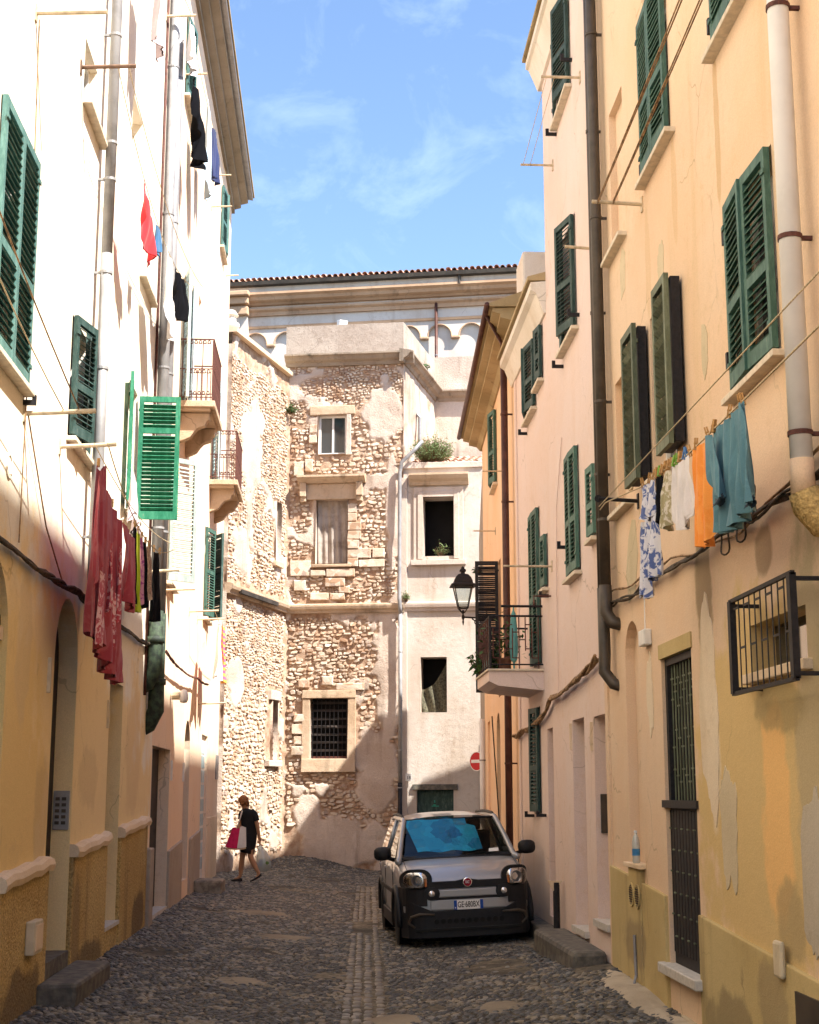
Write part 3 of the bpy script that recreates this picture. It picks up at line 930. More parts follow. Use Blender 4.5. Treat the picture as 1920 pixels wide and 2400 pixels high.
def balcony(parent, F, a0, a1, z, depth, h, bars_side, bars_front):
    slab = MB().fbox(F, a0, a1, z - .10, z, -.05, depth).fbox(F, a0 + .06, a1 - .06, z - .15, z - .098, -.05, depth - .07)
    b = slab.build('balcony', 'trim', parent, bevel=.01)
    zt = z + h
    e = .04
    rail = MB()
    for zz, q in ((zt, .013), (z + .06, .010)):
        rail.tube([F.P(a0 + e, zz, .0), F.P(a0 + e, zz, depth - e), F.P(a1 - e, zz, depth - e), F.P(a1 - e, zz, 0)], q, 6)
    rail.tube([F.P(a0 + e, z + h * .52, 0), F.P(a0 + e, z + h * .52, depth - e), F.P(a1 - e, z + h * .52, depth - e), F.P(a1 - e, z + h * .52, 0)], .008, 6)
    rail.build('railing', 'rust', b)
    bm_ = MB().box(-.0065, .0065, -.0065, .0065, 0, h - .02).mesh('bar', 'rust')
    bs_ = MB().box(-.0065, .0065, -.0065, .0065, 0, h * .5).mesh('bar', 'rust')
    for k in range(bars_side):
        d = .04 + (depth - .09) * k / (bars_side - 1)
        for aa in (a0 + e, a1 - e):
            link('bar', bm_ if k % 2 == 0 else bs_, b, F.P(aa, z, d))
    for k in range(bars_front):
        aa = a0 + e + (a1 - a0 - 2 * e) * k / (bars_front - 1)
        link('bar', bm_ if k % 2 == 0 else bs_, b, F.P(aa, z, depth - e))
    for k in range(bars_side - 1):
        d = .09 + (depth - .15) * k / (bars_side - 1)
        for zz in (zt - .01, z + .16, z + h * .52 - .01):
            MB().tube(scroll(F, a0 + e, d, zz, .045, 1, False), .006, 4).build('scroll', 'rust', b)
            MB().tube(scroll(F, a0 + e, d + .03, zz, .045, -1, False), .006, 4).build('scroll', 'rust', b)
    return b
balcony(L2, FL, 21.95, 23.5, 7.76, .56, 1.0, 7, 22)
balcony(L2, FL, 27.65, 29.4, 7.74, .55, .98, 7, 22)
for a in (22.2, 23.2, 27.95, 29.1):
    corbel(L2, FL, a, 7.60, .47, .46)

# ================================================================== right houses
FR = Fr((2.75, 0), (0, 1), (-1, 0))
R1 = empty('town_house', (2.75, 10, 0), 'orange house with stained plaster and a barred black door, nearest on the right', 'house')
R1holes = [H(11.1, 12.05, 7.15, 8.65), H(8.5, 9.6, 7.1, 8.6), H(8.5, 9.48, 4.45, 5.82), H(11.28, 12.1, 4.42, 5.85, .25), H(13.0, 13.66, 7.05, 8.55, .07), H(13.0, 13.72, 4.45, 5.72, .07),
           (arch(12.95, 13.6, 1.10, 3.0), .09), H(11.06, 12.1, .40, 2.98, .10), H(8.3, 9.45, 2.52, 2.84, .18)]
facade(FR, rect(-4, 14.5, -.7, 12.4), R1holes, 'wall', 'R1', R1, 7)
for a0, a1, z0, z1 in ((11.1, 12.05, 7.15, 8.65), (8.5, 9.6, 7.1, 8.6), (8.5, 9.48, 4.45, 5.82)):
    window_fill(R1, FR, a0, a1, z0, z1, .17)
window_fill(R1, FR, 11.28, 12.1, 4.42, 5.85, .12, 'white', 1)
back_panel(R1, FR, 13.0, 13.66, 7.05, 8.55, .07, 'R1', 'blind_panel')
back_panel(R1, FR, 13.0, 13.72, 4.45, 5.72, .07, 'R1', 'blind_panel')
back_panel(R1, FR, 12.95, 13.6, 1.10, 3.4, .09, 'R1', 'blind_panel')
back_panel(R1, FR, 8.3, 9.45, 2.52, 2.84, .17, 'pane', 'pane')
pair(R1, FR, 11.1, 12.05, 7.17, 8.63, 'green', (2, 2))
pair(R1, FR, 8.5, 9.6, 7.12, 8.58, 'green', (2, 2))
pair(R1, FR, 8.5, 9.48, 4.47, 5.80, 'green', (2, 4))
leaf(R1, FR, 11.35, 4.44, 5.84, .46, 1, 180, 'green_grey', .135, .085, ())
leaf(R1, FR, 12.15, 4.44, 5.84, .50, -1, 180, 'green_grey', .135, .085, ())
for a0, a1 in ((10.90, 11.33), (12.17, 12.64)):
    MB().fbox(FR, a0, a1, 4.46, 5.82, .02, .10).build('gap_shade_box', 'iron', R1, bevel=.006)  # dark box painting in the shade of the gap behind each leaf
for a0, a1, z in ((10.95, 12.15, 7.13), (8.4, 9.75, 7.08), (8.4, 9.6, 4.43), (12.95, 13.85, 7.03), (12.98, 13.85, 4.42), (11.2, 12.2, 4.40)):
    sill(R1, FR, a0, a1, z)
for a, z in ((12.62, 5.0), (11.2, 4.95), (12.1, 7.25), (9.68, 7.3), (9.56, 4.7), (9.53, 5.6)):
    MB().fbox(FR, a - .02, a + .02, z - .06, z + .06, -.01, .05).build('shutter_hook', 'iron', R1)
# pipes
ringpipe(R1, FR, 7.84, .13, [3.42, 6.2, 6.25, 12.2], .064, 'pipe_white', 'drainpipe', (6.38, 4.92, 3.75), 'rust')
MB().tube([FR.P(7.84, 3.6, .13), FR.P(7.84, 3.40, .13)], [.068, .07], 14).build('pipe_collar', 'R1', R1, smooth=True)
MB().tube([FR.P(7.84, 3.42, .13), FR.P(7.84, 3.34, .10), FR.P(7.80, 3.24, .04), FR.P(7.77, 3.2, -.1)], [.085, .10, .10, .08], 10).build('pipe_foot', 'stucco', R1, smooth=True)
ringpipe(R1, FR, 13.92, .11, [3.55, 8, 12.2], .055, 'pipe_brown', 'drainpipe', (4.4, 5.6, 7.55, 9.6), 'pipe_brown')
ringpipe(R1, FR, 14.12, .10, [3.2, 8, 12.2], .05, 'pipe_brown', 'drainpipe', (4.9, 6.6, 8.6), 'pipe_brown')
MB().tube([FR.P(13.92, 3.75, .11), FR.P(13.92, 3.48, .11), FR.P(13.86, 3.38, .06), FR.P(13.80, 3.34, -.06)], [.062, .065, .065, .06], 12).build('pipe_elbow', 'pipe_brown', R1, smooth=True)
MB().tube([FR.P(14.12, 3.75, .10), FR.P(14.10, 3.1, .10), FR.P(14.08, 2.92, .11), FR.P(14.00, 2.80, .04), FR.P(13.94, 2.76, -.06)], [.058, .06, .06, .06, .055], 12).build('pipe_elbow', 'pipe_brown', R1, smooth=True)
# window grille standing off the wall
gr = MB()
z0, z1 = 2.38, 2.975
d = .18
for zz in (z0, z1):
    gr.fbox(FR, 7.95, 9.26, zz - .012, zz + .012, d - .012, d + .012)
gr.fbox(FR, 9.20, 9.26, z0, z1, d - .02, d + .02).fbox(FR, 7.95, 8.01, z0, z1, d - .02, d + .02)
for aa in (7.98, 9.23):
    for zz in (z0 + .03, z1 - .03):
        gr.fbox(FR, aa - .012, aa + .012, zz - .012, zz + .012, -.02, d)
grille = gr.build('window_grille', 'iron', R1)
for k in range(9):
    a = 8.12 + k * .118
    MB().fbox(FR, a - .006, a + .006, z0 + .013, z1 - .013, d - .003, d + .003).build('grille_bar', 'iron', grille)
for k in range(10):
    a = 8.01 + k * .118
    for zz in (2.52 + .13 * ((k * 2 + 1) % 4),):
        MB().fbox(FR, a, a + .10, zz, zz + .014, d - .003, d + .003).build('grille_link', 'iron', grille)
MB().fbox(FR, 8.22, 9.5, 2.455, 2.52, -.05, .06).build('window_sill', 'cap', R1, bevel=.008)
# black barred street door
dr = MB().fbox(FR, 11.06, 12.1, .41, 1.66, -.09, -.04)
dr.fbox(FR, 11.06, 11.12, 1.66, 2.86, -.09, -.03).fbox(FR, 12.03, 12.1, 1.66, 2.86, -.09, -.03).fbox(FR, 11.12, 12.03, 2.80, 2.86, -.09, -.03)
door = dr.build('street_door', 'iron', R1)
MB().fbox(FR, 11.0, 12.16, 1.64, 1.70, -.05, .02).build('lock_rail', 'iron', door)
MB().fbox(FR, 11.06, 12.1, 1.6, 2.9, -.14, -.105).build('door_backing', 'dark', door)
MB().fbox(FR, 11.02, 12.14, 2.86, 2.98, -.09, .015).build('door_lintel', 'R1plinth', R1)
for k in range(9):
    a = 11.17 + k * .1
    MB().fbox(FR, a - .008, a + .008, 1.70, 2.80, -.062, -.054).build('door_bar', 'green_grey', door)
for k in range(9):
    a = 11.12 + k * .1
    for zz in (1.84 + .05 * (k % 3), 2.12 + .07 * ((k + 1) % 3), 2.45 + .06 * ((k * 2) % 3), 2.68 - .05 * (k % 2)):
        MB().fbox(FR, a + .008, a + .09, zz, zz + .014, -.061, -.055).build('door_link', 'green_grey', door)
for k in range(11):
    a = 11.08 + k * .1
    MB().fbox(FR, a, a + .082, .50, 1.62, -.045, -.033).build('door_slat', 'iron', door)
for r_ in range(6):
    for k in range(5):
        a = 11.16 + k * .2 + .1 * (r_ % 2)
        MB().fbox(FR, a, a + .05, .62 + r_ * .17, .632 + r_ * .17, -.035, -.022).build('door_stud', 'green_grey', door)
MB().fbox(FR, 10.96, 12.2, .33, .41, -.1, .09).build('door_threshold', 'marble', R1, bevel=.01)
zR = lambda a: .72 + .057 * (a - 8.4)
for a0, a1 in ((-3, 11.02), (12.14, 13.02), (13.52, 14.48)):
    MB().prism(FR, [(a0, -.6), (a1, -.6), (a1, zR(a1)), (a0, zR(a0))], -.04, .032).build('plinth', 'R1plinth', R1, bevel=.008)
MB().fbox(FR, 13.02, 13.52, -.6, 1.10, -.04, .045).build('vent_block', 'R1plinth', R1, bevel=.01)
MB().fbox(FR, 12.95, 13.62, 1.10, 1.14, -.08, .07).build('niche_ledge', 'cap', R1, bevel=.006)
for a in (13.12, 13.38):
    vb = MB().lathe([(.105, 0), (.105, .012), (.085, .012), (.085, .004)], FR.P(a, .86, .045), 24, 'x')
    vent = vb.build('vent_grille', 'R1plinth', R1)
    vent.scale = (-1, 1, 1)
    vent.location.x += 2 * (2.75 - .045)
    for j in range(9):
        zz = .86 - .08 + j * .02
        hw = math.sqrt(max(.0001, .085 ** 2 - (zz - .86) ** 2))
        o_ = MB().fbox(FR, a - hw, a + hw, zz - .005, zz + .004, .046, .056).build('vent_slat', 'iron', R1)
MB().fbox(FR, 12.42, 12.66, 3.02, 3.16, 0, .07).build('alarm_box', 'white', R1, bevel=.012)
MB().tube([FR.P(12.55, 3.16, .03), FR.P(12.57, 3.55, .02)], .006, 5).build('alarm_cable', 'white', R1)
MB().fbox(FR, 8.9, 9.05, .66, .88, .03, .07).build('meter_plate', 'cream_box', R1, bevel=.02)
MB().fbox(FR, 7.4, 8.72, .0, .62, .03, .045).build('meter_door', 'pipe_brown', R1)
MB().tube([FR.P(13.25, .52, .06), FR.P(13.22, .18, .06), FR.P(13.18, .10, .09), FR.P(13.12, .04, .22), FR.P(13.1, .0, .40)], .014, 8).build('cable_conduit', 'pipe_grey', R1)
for a, z, ln, mt in ((12.24, 6.99, .46, 'pole'), (14.74, 7.54, .30, 'pole'), (12.79, 4.36, .37, 'iron'), (4.5, 4.30, .45, 'pole'), (5.0, 7.4, .45, 'pole')):
    pole(R1, FR, a, z, ln, .018, mt, .02)
MB().lathe([(.035, -.006), (.035, .006)], FR.P(12.79, 4.38, .37), 10, 'y').build('rod_eye', 'iron', R1)
MB().extr_profile(FR, [(-.02, 12.1), (.1, 12.1), (.3, 12.35), (.3, 12.5), (-7, 13.2), (-7, 12.1)], -4, 14.5).build('eaves', 'eave', R1)
# peeling plaster: thin raised shells with broken edges round bare patches
def flake(parent, F, pts, d, mat):
    MB().prism(F, pts, -.005, d).build('plaster_flake', mat, parent)
M['bare'] = plaster('bare_lime_render', (0.62, 0.52, 0.36), (0.54, 0.45, 0.30), (0.35, 0.28, 0.16), 0.3)
flake(R1, FR, [(13.05, 3.55), (13.35, 3.5), (13.42, 3.8), (13.28, 4.1), (13.1, 4.25), (12.95, 4.22), (12.88, 3.9)], .004, 'bare')
flake(R1, FR, [(12.98, 4.55), (13.25, 4.55), (13.2, 5.1), (13.12, 5.35), (13.0, 5.3)], -.062, 'bare')
def blob(a, z, ra, rz, seed, n=46):
    return [(a + ra * (0.55 + 0.9 * float(fbm(math.cos(q) * 2.2 + seed, math.sin(q) * 2.2, seed, 5))) * math.cos(q), z + rz * (0.55 + 0.9 * float(fbm(math.cos(q) * 2.2 + seed, math.sin(q) * 2.2, seed, 5))) * math.sin(q)) for q in np.linspace(0, 2 * math.pi, n, endpoint=False)]
M['repair'] = plaster('grey_cement_repair', (0.50, 0.44, 0.35), (0.42, 0.36, 0.27), (0.26, 0.2, 0.13), 0.5)
M['paleshell'] = plaster('pale_peeling_limewash', (0.74, 0.63, 0.48), (0.70, 0.57, 0.41), (0.45, 0.34, 0.2), 0.4)
flake(R1, FR, blob(10.55, 2.35, .26, .75, 5), .007, 'paleshell')
flake(R1, FR, blob(10.15, 1.55, .22, .40, 6), .006, 'bare')
flake(R1, FR, blob(8.35, 1.25, .22, .55, 7), .006, 'repair')
flake(R1, FR, blob(12.55, 2.6, .12, .35, 12), .005, 'paleshell')
flake(R1, FR, blob(11.6, 6.2, .12, .18, 14), .004, 'bare')
flake(R1, FR, blob(10.3, 5.0, .09, .2, 15), .004, 'bare')
flake(R1, FR, [(13.1, 6.5), (13.3, 6.45), (13.32, 6.8), (13.18, 6.95), (13.05, 6.85)], .003, 'bare')

R2 = empty('town_house', (2.75, 16.3, 0), 'tall salmon pink house just beyond the dark brown drainpipes', 'house')
R2holes = [H(15.8, 16.8, 7.02, 8.40), H(15.85, 16.95, 10.05, 11.3), H(15.92, 16.66, 4.22, 5.66), H(14.82, 15.15, 4.42, 5.2), H(15.95, 16.75, .30, 2.58, .45), H(14.68, 15.36, .48, 2.55, .45)]
facade(FR, rect(14.5, 18.16, -.6, 11.65), R2holes, 'wall', 'R2', R2, 7)
for a0, a1, z0, z1 in ((15.8, 16.8, 7.02, 8.40), (15.85, 16.95, 10.05, 11.3), (15.92, 16.66, 4.22, 5.66), (14.82, 15.15, 4.42, 5.2)):
    window_fill(R2, FR, a0, a1, z0, z1, .17)
back_panel(R2, FR, 15.95, 16.75, .3, 2.58, .45, 'R2', 'door')
back_panel(R2, FR, 14.68, 15.36, .48, 2.55, .45, 'R2', 'door')
pair(R2, FR, 15.8, 16.8, 7.04, 8.38, 'green_dark', (14, 6))
pair(R2, FR, 15.85, 16.95, 10.07, 11.28, 'green_dark', (10, 8))
pair(R2, FR, 15.92, 16.66, 4.24, 5.64, 'green', (2, 2))
leaf(R2, FR, 14.82, 4.44, 5.18, .33, 1, 3, 'green')
for a0, a1, z in ((15.7, 16.9, 7.0), (15.8, 17.0, 10.03), (15.85, 16.75, 4.2), (14.78, 15.2, 4.4)):
    sill(R2, FR, a0, a1, z)
for a, z, ln in ((15.23, 9.80, .45), (17.33, 9.68, .42)):
    pole(R2, FR, a, z, ln, .016, 'pole', .0)
for a, z in ((16.85, 6.85), (17.0, 9.95), (15.65, 7.1), (15.75, 10.3), (16.72, 4.6)):
    MB().fbox(FR, a - .015, a + .015, z - .02, z + .02, -.01, .14).fbox(FR, a - .015, a + .015, z + .02, z + .07, .10, .14).build('shutter_hook', 'iron', R2)
MB().extr_profile(FR, [(-.02, 11.2), (.04, 11.2), (.16, 11.5), (.20, 11.52), (.20, 11.62), (-.02, 11.64)], 14.3, 18.3).build('eaves', 'eave', R2)
MB().extr_profile(FR, [(.24, 11.645), (.24, 11.70), (-3.5, 12.9), (-7, 11.9), (-7, 11.645)], 14.5, 18.35).build('roof', 'eave_dark', R2)
MB().box(4.6, 10, 14.2, 25.6, 0, 14.6).build('unseen_shade_block', 'R2', R2)  # unseen block behind the house, added to shade the lower left wall
for a0, a1, z in ((15.9, 16.8, .30), (14.62, 15.4, .48)):
    MB().fbox(FR, a0, a1, z - .06, z + .008, -.46, .05).build('door_threshold', 'marble', R2)
MB().box(2.75 + .05, 2.75 + .28, 15.33, 15.358, 1.35, 1.75).build('intercom', 'pipe_brown', R2, bevel=.005)
for a, z in ((16.82, 2.55), (15.45, 2.5)):
    MB().fbox(FR, a - .02, a + .02, z - .3, z, 0, .025).build('conduit_strip', 'cap', R2)
MB().fbox(FR, 14.45, 14.6, -.4, 3.0, -.01, .02).build('corner_strip', 'R1', R2)
MB().tube([FR.P(17.6, 2.9, .02), FR.P(17.62, 3.9, .02), FR.P(17.5, 5.2, .02), FR.P(17.3, 5.5, .02), FR.P(17.0, 6.0, .015)], .007, 5).build('wall_cable', 'R2', R2)

R3 = empty('town_house', (2.75, 19.9, 0), 'lower pink house with pale cornice and an iron balcony on the right', 'house')
R3holes = [H(18.5, 19.02, 7.2, 7.95), H(19.2, 20.1, 7.0, 7.98), H(19.1, 19.9, 3.45, 5.57), H(18.4, 18.7, 4.38, 5.08), H(18.25, 18.75, .25, 2.57, .4), H(19.35, 20.05, 1.5, 2.9)]
facade(FR, rect(18.16, 21.6, -.6, 8.45), R3holes, 'wall', 'R2', R3, 4)
for a0, a1, z0, z1 in ((18.5, 19.02, 7.2, 7.95), (19.2, 20.1, 7.0, 7.98), (19.1, 19.9, 3.45, 5.57), (18.4, 18.7, 4.38, 5.08), (19.35, 20.05, 1.5, 2.9)):
    window_fill(R3, FR, a0, a1, z0, z1, .17)
back_panel(R3, FR, 18.25, 18.75, .25, 2.57, .4, 'R2', 'door')
pair(R3, FR, 18.5, 19.02, 7.22, 7.93, 'green_dark', (8, 10))
pair(R3, FR, 19.2, 20.1, 7.02, 7.96, 'green_dark', (8, 12))
pair(R3, FR, 19.1, 19.9, 3.47, 5.55, 'green', (2, 2))
leaf(R3, FR, 18.4, 4.40, 5.06, .30, 1, 3, 'green')
pair(R3, FR, 19.35, 20.05, 1.52, 2.88, 'green_dark', (10, 10))
for a0, a1, z in ((18.45, 19.1, 7.18), (19.15, 20.2, 6.98), (18.35, 18.75, 4.36)):
    sill(R3, FR, a0, a1, z)
for a, z in ((20.2, 6.85), (18.95, 1.48), (20.1, 1.46), (18.4, 4.25)):
    MB().fbox(FR, a - .015, a + .015, z - .02, z + .02, -.01, .13).fbox(FR, a - .015, a + .015, z + .02, z + .06, .09, .13).build('shutter_hook', 'iron', R3)
pole(R3, FR, 18.05, 4.58, .62, .014, 'pole')
MB().tube([FR.P(18.2, 4.22, -.02), FR.P(18.2, 4.22, .22), FR.P(18.2, 4.10, .22)], .012, 6).build('iron_hook', 'rust', R3)
MB().extr_profile(FR, [(-.02, 7.98), (.03, 7.98), (.13, 8.25), (.20, 8.30), (.20, 8.40), (-.02, 8.42)], 18.16, 21.75).build('eaves', 'eave', R3)
MB().extr_profile(FR, [(.24, 8.43), (.24, 8.48), (-1.2, 8.9), (-1.2, 8.43)], 18.16, 21.8).build('roof', 'eave_dark', R3)
# balcony with square-patterned railing
bslab = MB().extr_profile(FR, [(-.03, 3.08), (.60, 3.14), (.72, 3.20), (.72, 3.33), (-.03, 3.33)], 18.96, 20.5).build('balcony', 'R2', R3)
MB().fbox(FR, 18.93, 20.53, 3.332, 3.36, -.03, .745).build('slab_edge', 'sill', bslab, bevel=.006)
ra = MB()
e0, e1, dd, zb, zt = 18.99, 20.47, .70, 3.42, 4.06
for zz, q in ((zt, .014), (zb, .010)):
    ra.tube([FR.P(e0, zz, 0), FR.P(e0, zz, dd), FR.P(e1, zz, dd), FR.P(e1, zz, 0)], q, 4)
ra.tube([FR.P(e0, 4.19, 0), FR.P(e0, 4.19, .55)], .018, 6)
for (aa, d_) in ((e0, dd), (e1, dd)):
    ra.fbox(FR, aa - .015, aa + .015, 3.36, zt, d_ - .015, d_ + .015)
ra.build('railing', 'iron', bslab)
def patt(fn, n, span):
    for k in range(n):
        q = .06 + (span - .1) * k / (n - 1)
        zlo, zhi = (3.36, zt) if k % 3 == 0 else ((3.50, 3.90) if k % 3 == 1 else (3.60, zt))
        fn(q - .007, q + .007, zlo, zhi)
        if k < n - 1:
            s = (span - .1) / (n - 1)
            for zz in (3.50 + .12 * (k % 3), 3.74 + .1 * ((k + 1) % 3)):
                fn(q, q + s, zz, zz + .013)
patt(lambda q0, q1, za, zc: MB().fbox(FR, e0 - .007, e0 + .007, za, zc, q0, q1).build('bar', 'rust', bslab), 8, dd)
patt(lambda q0, q1, za, zc: MB().fbox(FR, e0 + q0, e0 + q1, za, zc, dd - .007, dd + .007).build('bar', 'rust', bslab), 16, e1 - e0)
MB().fbox(FR, 19.1, 20.47, 3.40, 4.02, dd - .02, dd - .012).build('railing_screen', 'green_dark', bslab)

FR4 = Fr.through((2.75, 21.6), (3.0, 28.9), -1)
R4 = empty('town_house', (2.85, 25, 0), 'small house with dark tiled eaves and a street lamp at its corner', 'house')
L4 = FR4.L
R4holes = [H(3.5, 4.3, 7.2, 8.55), H(3.0, 3.7, 3.4, 5.75, .3), (arch(3.5, 4.3, .15, 2.75), .14), H(5.9, 6.5, .2, 3.1, .12)]
facade(FR4, rect(0, L4, -.6, 8.95), R4holes, 'wall', 'R4', R4, 1.6)
window_fill(R4, FR4, 3.5, 4.3, 7.2, 8.55, .17)
back_panel(R4, FR4, 3.0, 3.7, 3.4, 5.75, .3, 'dim', 'balcony_door')
back_panel(R4, FR4, 3.5, 4.3, .15, 3.2, .14, 'wood_door', 'door')
back_panel(R4, FR4, 5.9, 6.5, .2, 3.1, .12, 'R4', 'blind_panel')
pair(R4, FR4, 3.5, 4.3, 7.22, 8.53, 'green', (12, 12))
leaf(R4, FR4, 3.2, 3.45, 5.72, .40, 1, 88, 'iron', .03, .036, ())
sill(R4, FR4, 3.4, 4.4, 7.18)
MB().extr_profile(FR4, [(-.02, 8.72), (.03, 8.72), (.10, 8.80), (.26, 8.84), (.26, 8.90), (.38, 8.93), (.38, 8.98), (-.02, 9.0)], -.7, L4 + .25).build('eaves', 'eave_dark', R4)
rf4 = MB().extr_profile(FR4, [(.43, 9.0), (.43, 9.05), (-2.6, 10.2), (-2.6, 9.0)], -.75, L4 + .32).build('roof', 'eave_dark', R4)
MB().tube([FR4.P(-.75, 9.02, .46), FR4.P(L4 + .32, 9.02, .46)], .045, 8).build('gutter', 'pipe_red', R4, smooth=True)
for d_, zb_, zt_ in ((.12, .1, 8.6),):
    ringpipe(R4, FR4, .35, .13, [.1, 4, 8.55], .055, 'pipe_red', 'drainpipe', (2.2, 4.4, 6.2, 7.6), 'pipe_red')
MB().tube([FR4.P(.35, 8.5, .13), FR4.P(.3, 8.75, .16), FR4.P(-.3, 9.0, .44)], .03, 8).build('gutter_spout', 'pipe_red', R4, smooth=True)
MB().box(2.95, 3.9, 21.9, 22.7, 8.9, 10.3).build('chimney_block', 'eave', R4, bevel=.04)
ringpipe(R4, FR4, L4 - .15, .07, [.1, 3.2], .05, 'pipe_white', 'drainpipe', (1.0, 2.4))
pole(R4, FR4, 2.2, 7.1, .35, .012, 'pole')
pole(R4, FR4, 4.0, 6.4, .40, .012, 'pole')
MB().fbox(FR4, -.3, -.05, -.5, 8.0, -.05, .012).build('corner_strip', 'R2', R4)

F5 = Fr.through((3.10, 29.3), (3.44, 34.1), -1)
R5 = empty('side_wall', (3.4, 31.5, 0), 'narrow shaded grey-brown wall end beside the white ruined annex', 'wall')
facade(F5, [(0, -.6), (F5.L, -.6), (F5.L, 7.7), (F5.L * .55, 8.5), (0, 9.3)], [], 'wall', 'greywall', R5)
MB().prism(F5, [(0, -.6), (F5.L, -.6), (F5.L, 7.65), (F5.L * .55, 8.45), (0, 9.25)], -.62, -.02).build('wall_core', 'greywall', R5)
MB().box(5.2, 10, 27.5, 33.4, -.5, 7.3).build('unseen_shade_block', 'greywall', R5)  # unseen block added and sized to shade the foot of the annex

# ================================================================== ruined house closing the lane
J, K, W = (-1.22, 36.45), (1.72, 35.95), (-2.44, 32.75)
FM = Fr.through(J, K, 1)
FW = Fr.through(W, J, 1)
def fix(F, toward):
    if F.n[0] * (toward[0] - F.p[0]) + F.n[1] * (toward[1] - F.p[1]) < 0:
        F.n = (-F.n[0], -F.n[1])
for F in (FM, FW):
    fix(F, (0, 20))
KS = (2.78, 39.55)
FS = Fr.through(K, KS, 1); fix(FS, (9, 34))
Kx = (FM.u[0], FM.u[1])
A0 = (1.80, 35.98)
A1 = (A0[0] + Kx[0] * 1.95, A0[1] + Kx[1] * 1.95)
FA = Fr.through(A0, A1, 1); fix(FA, (0, 20))
RU = empty('ruined_house', (0, 36, 0), 'ruined stone house with crumbling plaster closing the end of the lane', 'house')

ZK = 1.075
def zmap(z):
    return np.where(np.asarray(z) > 6.33, 6.33 + (np.asarray(z) - 6.33) * ZK, z) if isinstance(z, np.ndarray) else (6.33 + (z - 6.33) * ZK if z > 6.33 else z)
for F in (FM, FW, FS, FA):
    F.zm = zmap
def stone_wall_mat():
    t = NT('old_wall_face')
    at = t.n('ShaderNodeAttribute'); at.attribute_name = 'bare'
    p = t.pos()
    pl = t.mix(t.rng(t.noise(p, 0.8, 6, 0.6), 0.38, 0.64), (0.60, 0.51, 0.44), (0.48, 0.385, 0.32))
    pl = t.mix(t.rng(t.noise(t.pos(scale=(2, 2, .3)), 1.2, 6, 0.6), 0.50, 0.72, 0, .75), pl, (0.28, 0.215, 0.17))
    mo = t.mix(t.rng(t.noise(p, 5, 6, 0.65), 0.4, 0.65), (0.46, 0.34, 0.25), (0.32, 0.20, 0.135))
    c = t.mix(at.outputs['Fac'], pl, mo)
    c = t.mix(1.0, c, t.mix(t.noise(p, 30, 5, .7), (.78, .76, .74), (1.2, 1.2, 1.2)), 'MULTIPLY')
    t.bump(t.noise(p, 24, 5, 0.75), 0.8, 0.03)
    return t.done(c, 0.95, 0, 0.1)
M['oldwall'] = stone_wall_mat()
def rubble_mat():
    t = NT('rubble_stone')
    p = t.pos()
    vo = t.n('ShaderNodeTexVoronoi'); vo.inputs['Scale'].default_value = 6
    t.l(p, vo.inputs['Vector'])
    sp = t.n('ShaderNodeSeparateColor'); t.l(vo.outputs['Color'], sp.inputs[0])
    c = t.mix(sp.outputs[0], (0.52, 0.41, 0.31), (0.62, 0.54, 0.46))
    c = t.mix(t.rng(sp.outputs[1], .62, .95), c, (0.42, 0.27, 0.18))
    c = t.mix(t.rng(sp.outputs[2], .90, .98), c, (0.36, 0.28, 0.24))
    c = t.mix(t.math('MULTIPLY', t.rng(t.noise(p, 18, 6, .7), .42, .7), .5), c, (0.44, 0.31, 0.20))
    t.bump(t.noise(p, 35, 3, .7), 0.6, 0.02)
    return t.done(c, .95, 0, .1)
M['rubble'] = rubble_mat()

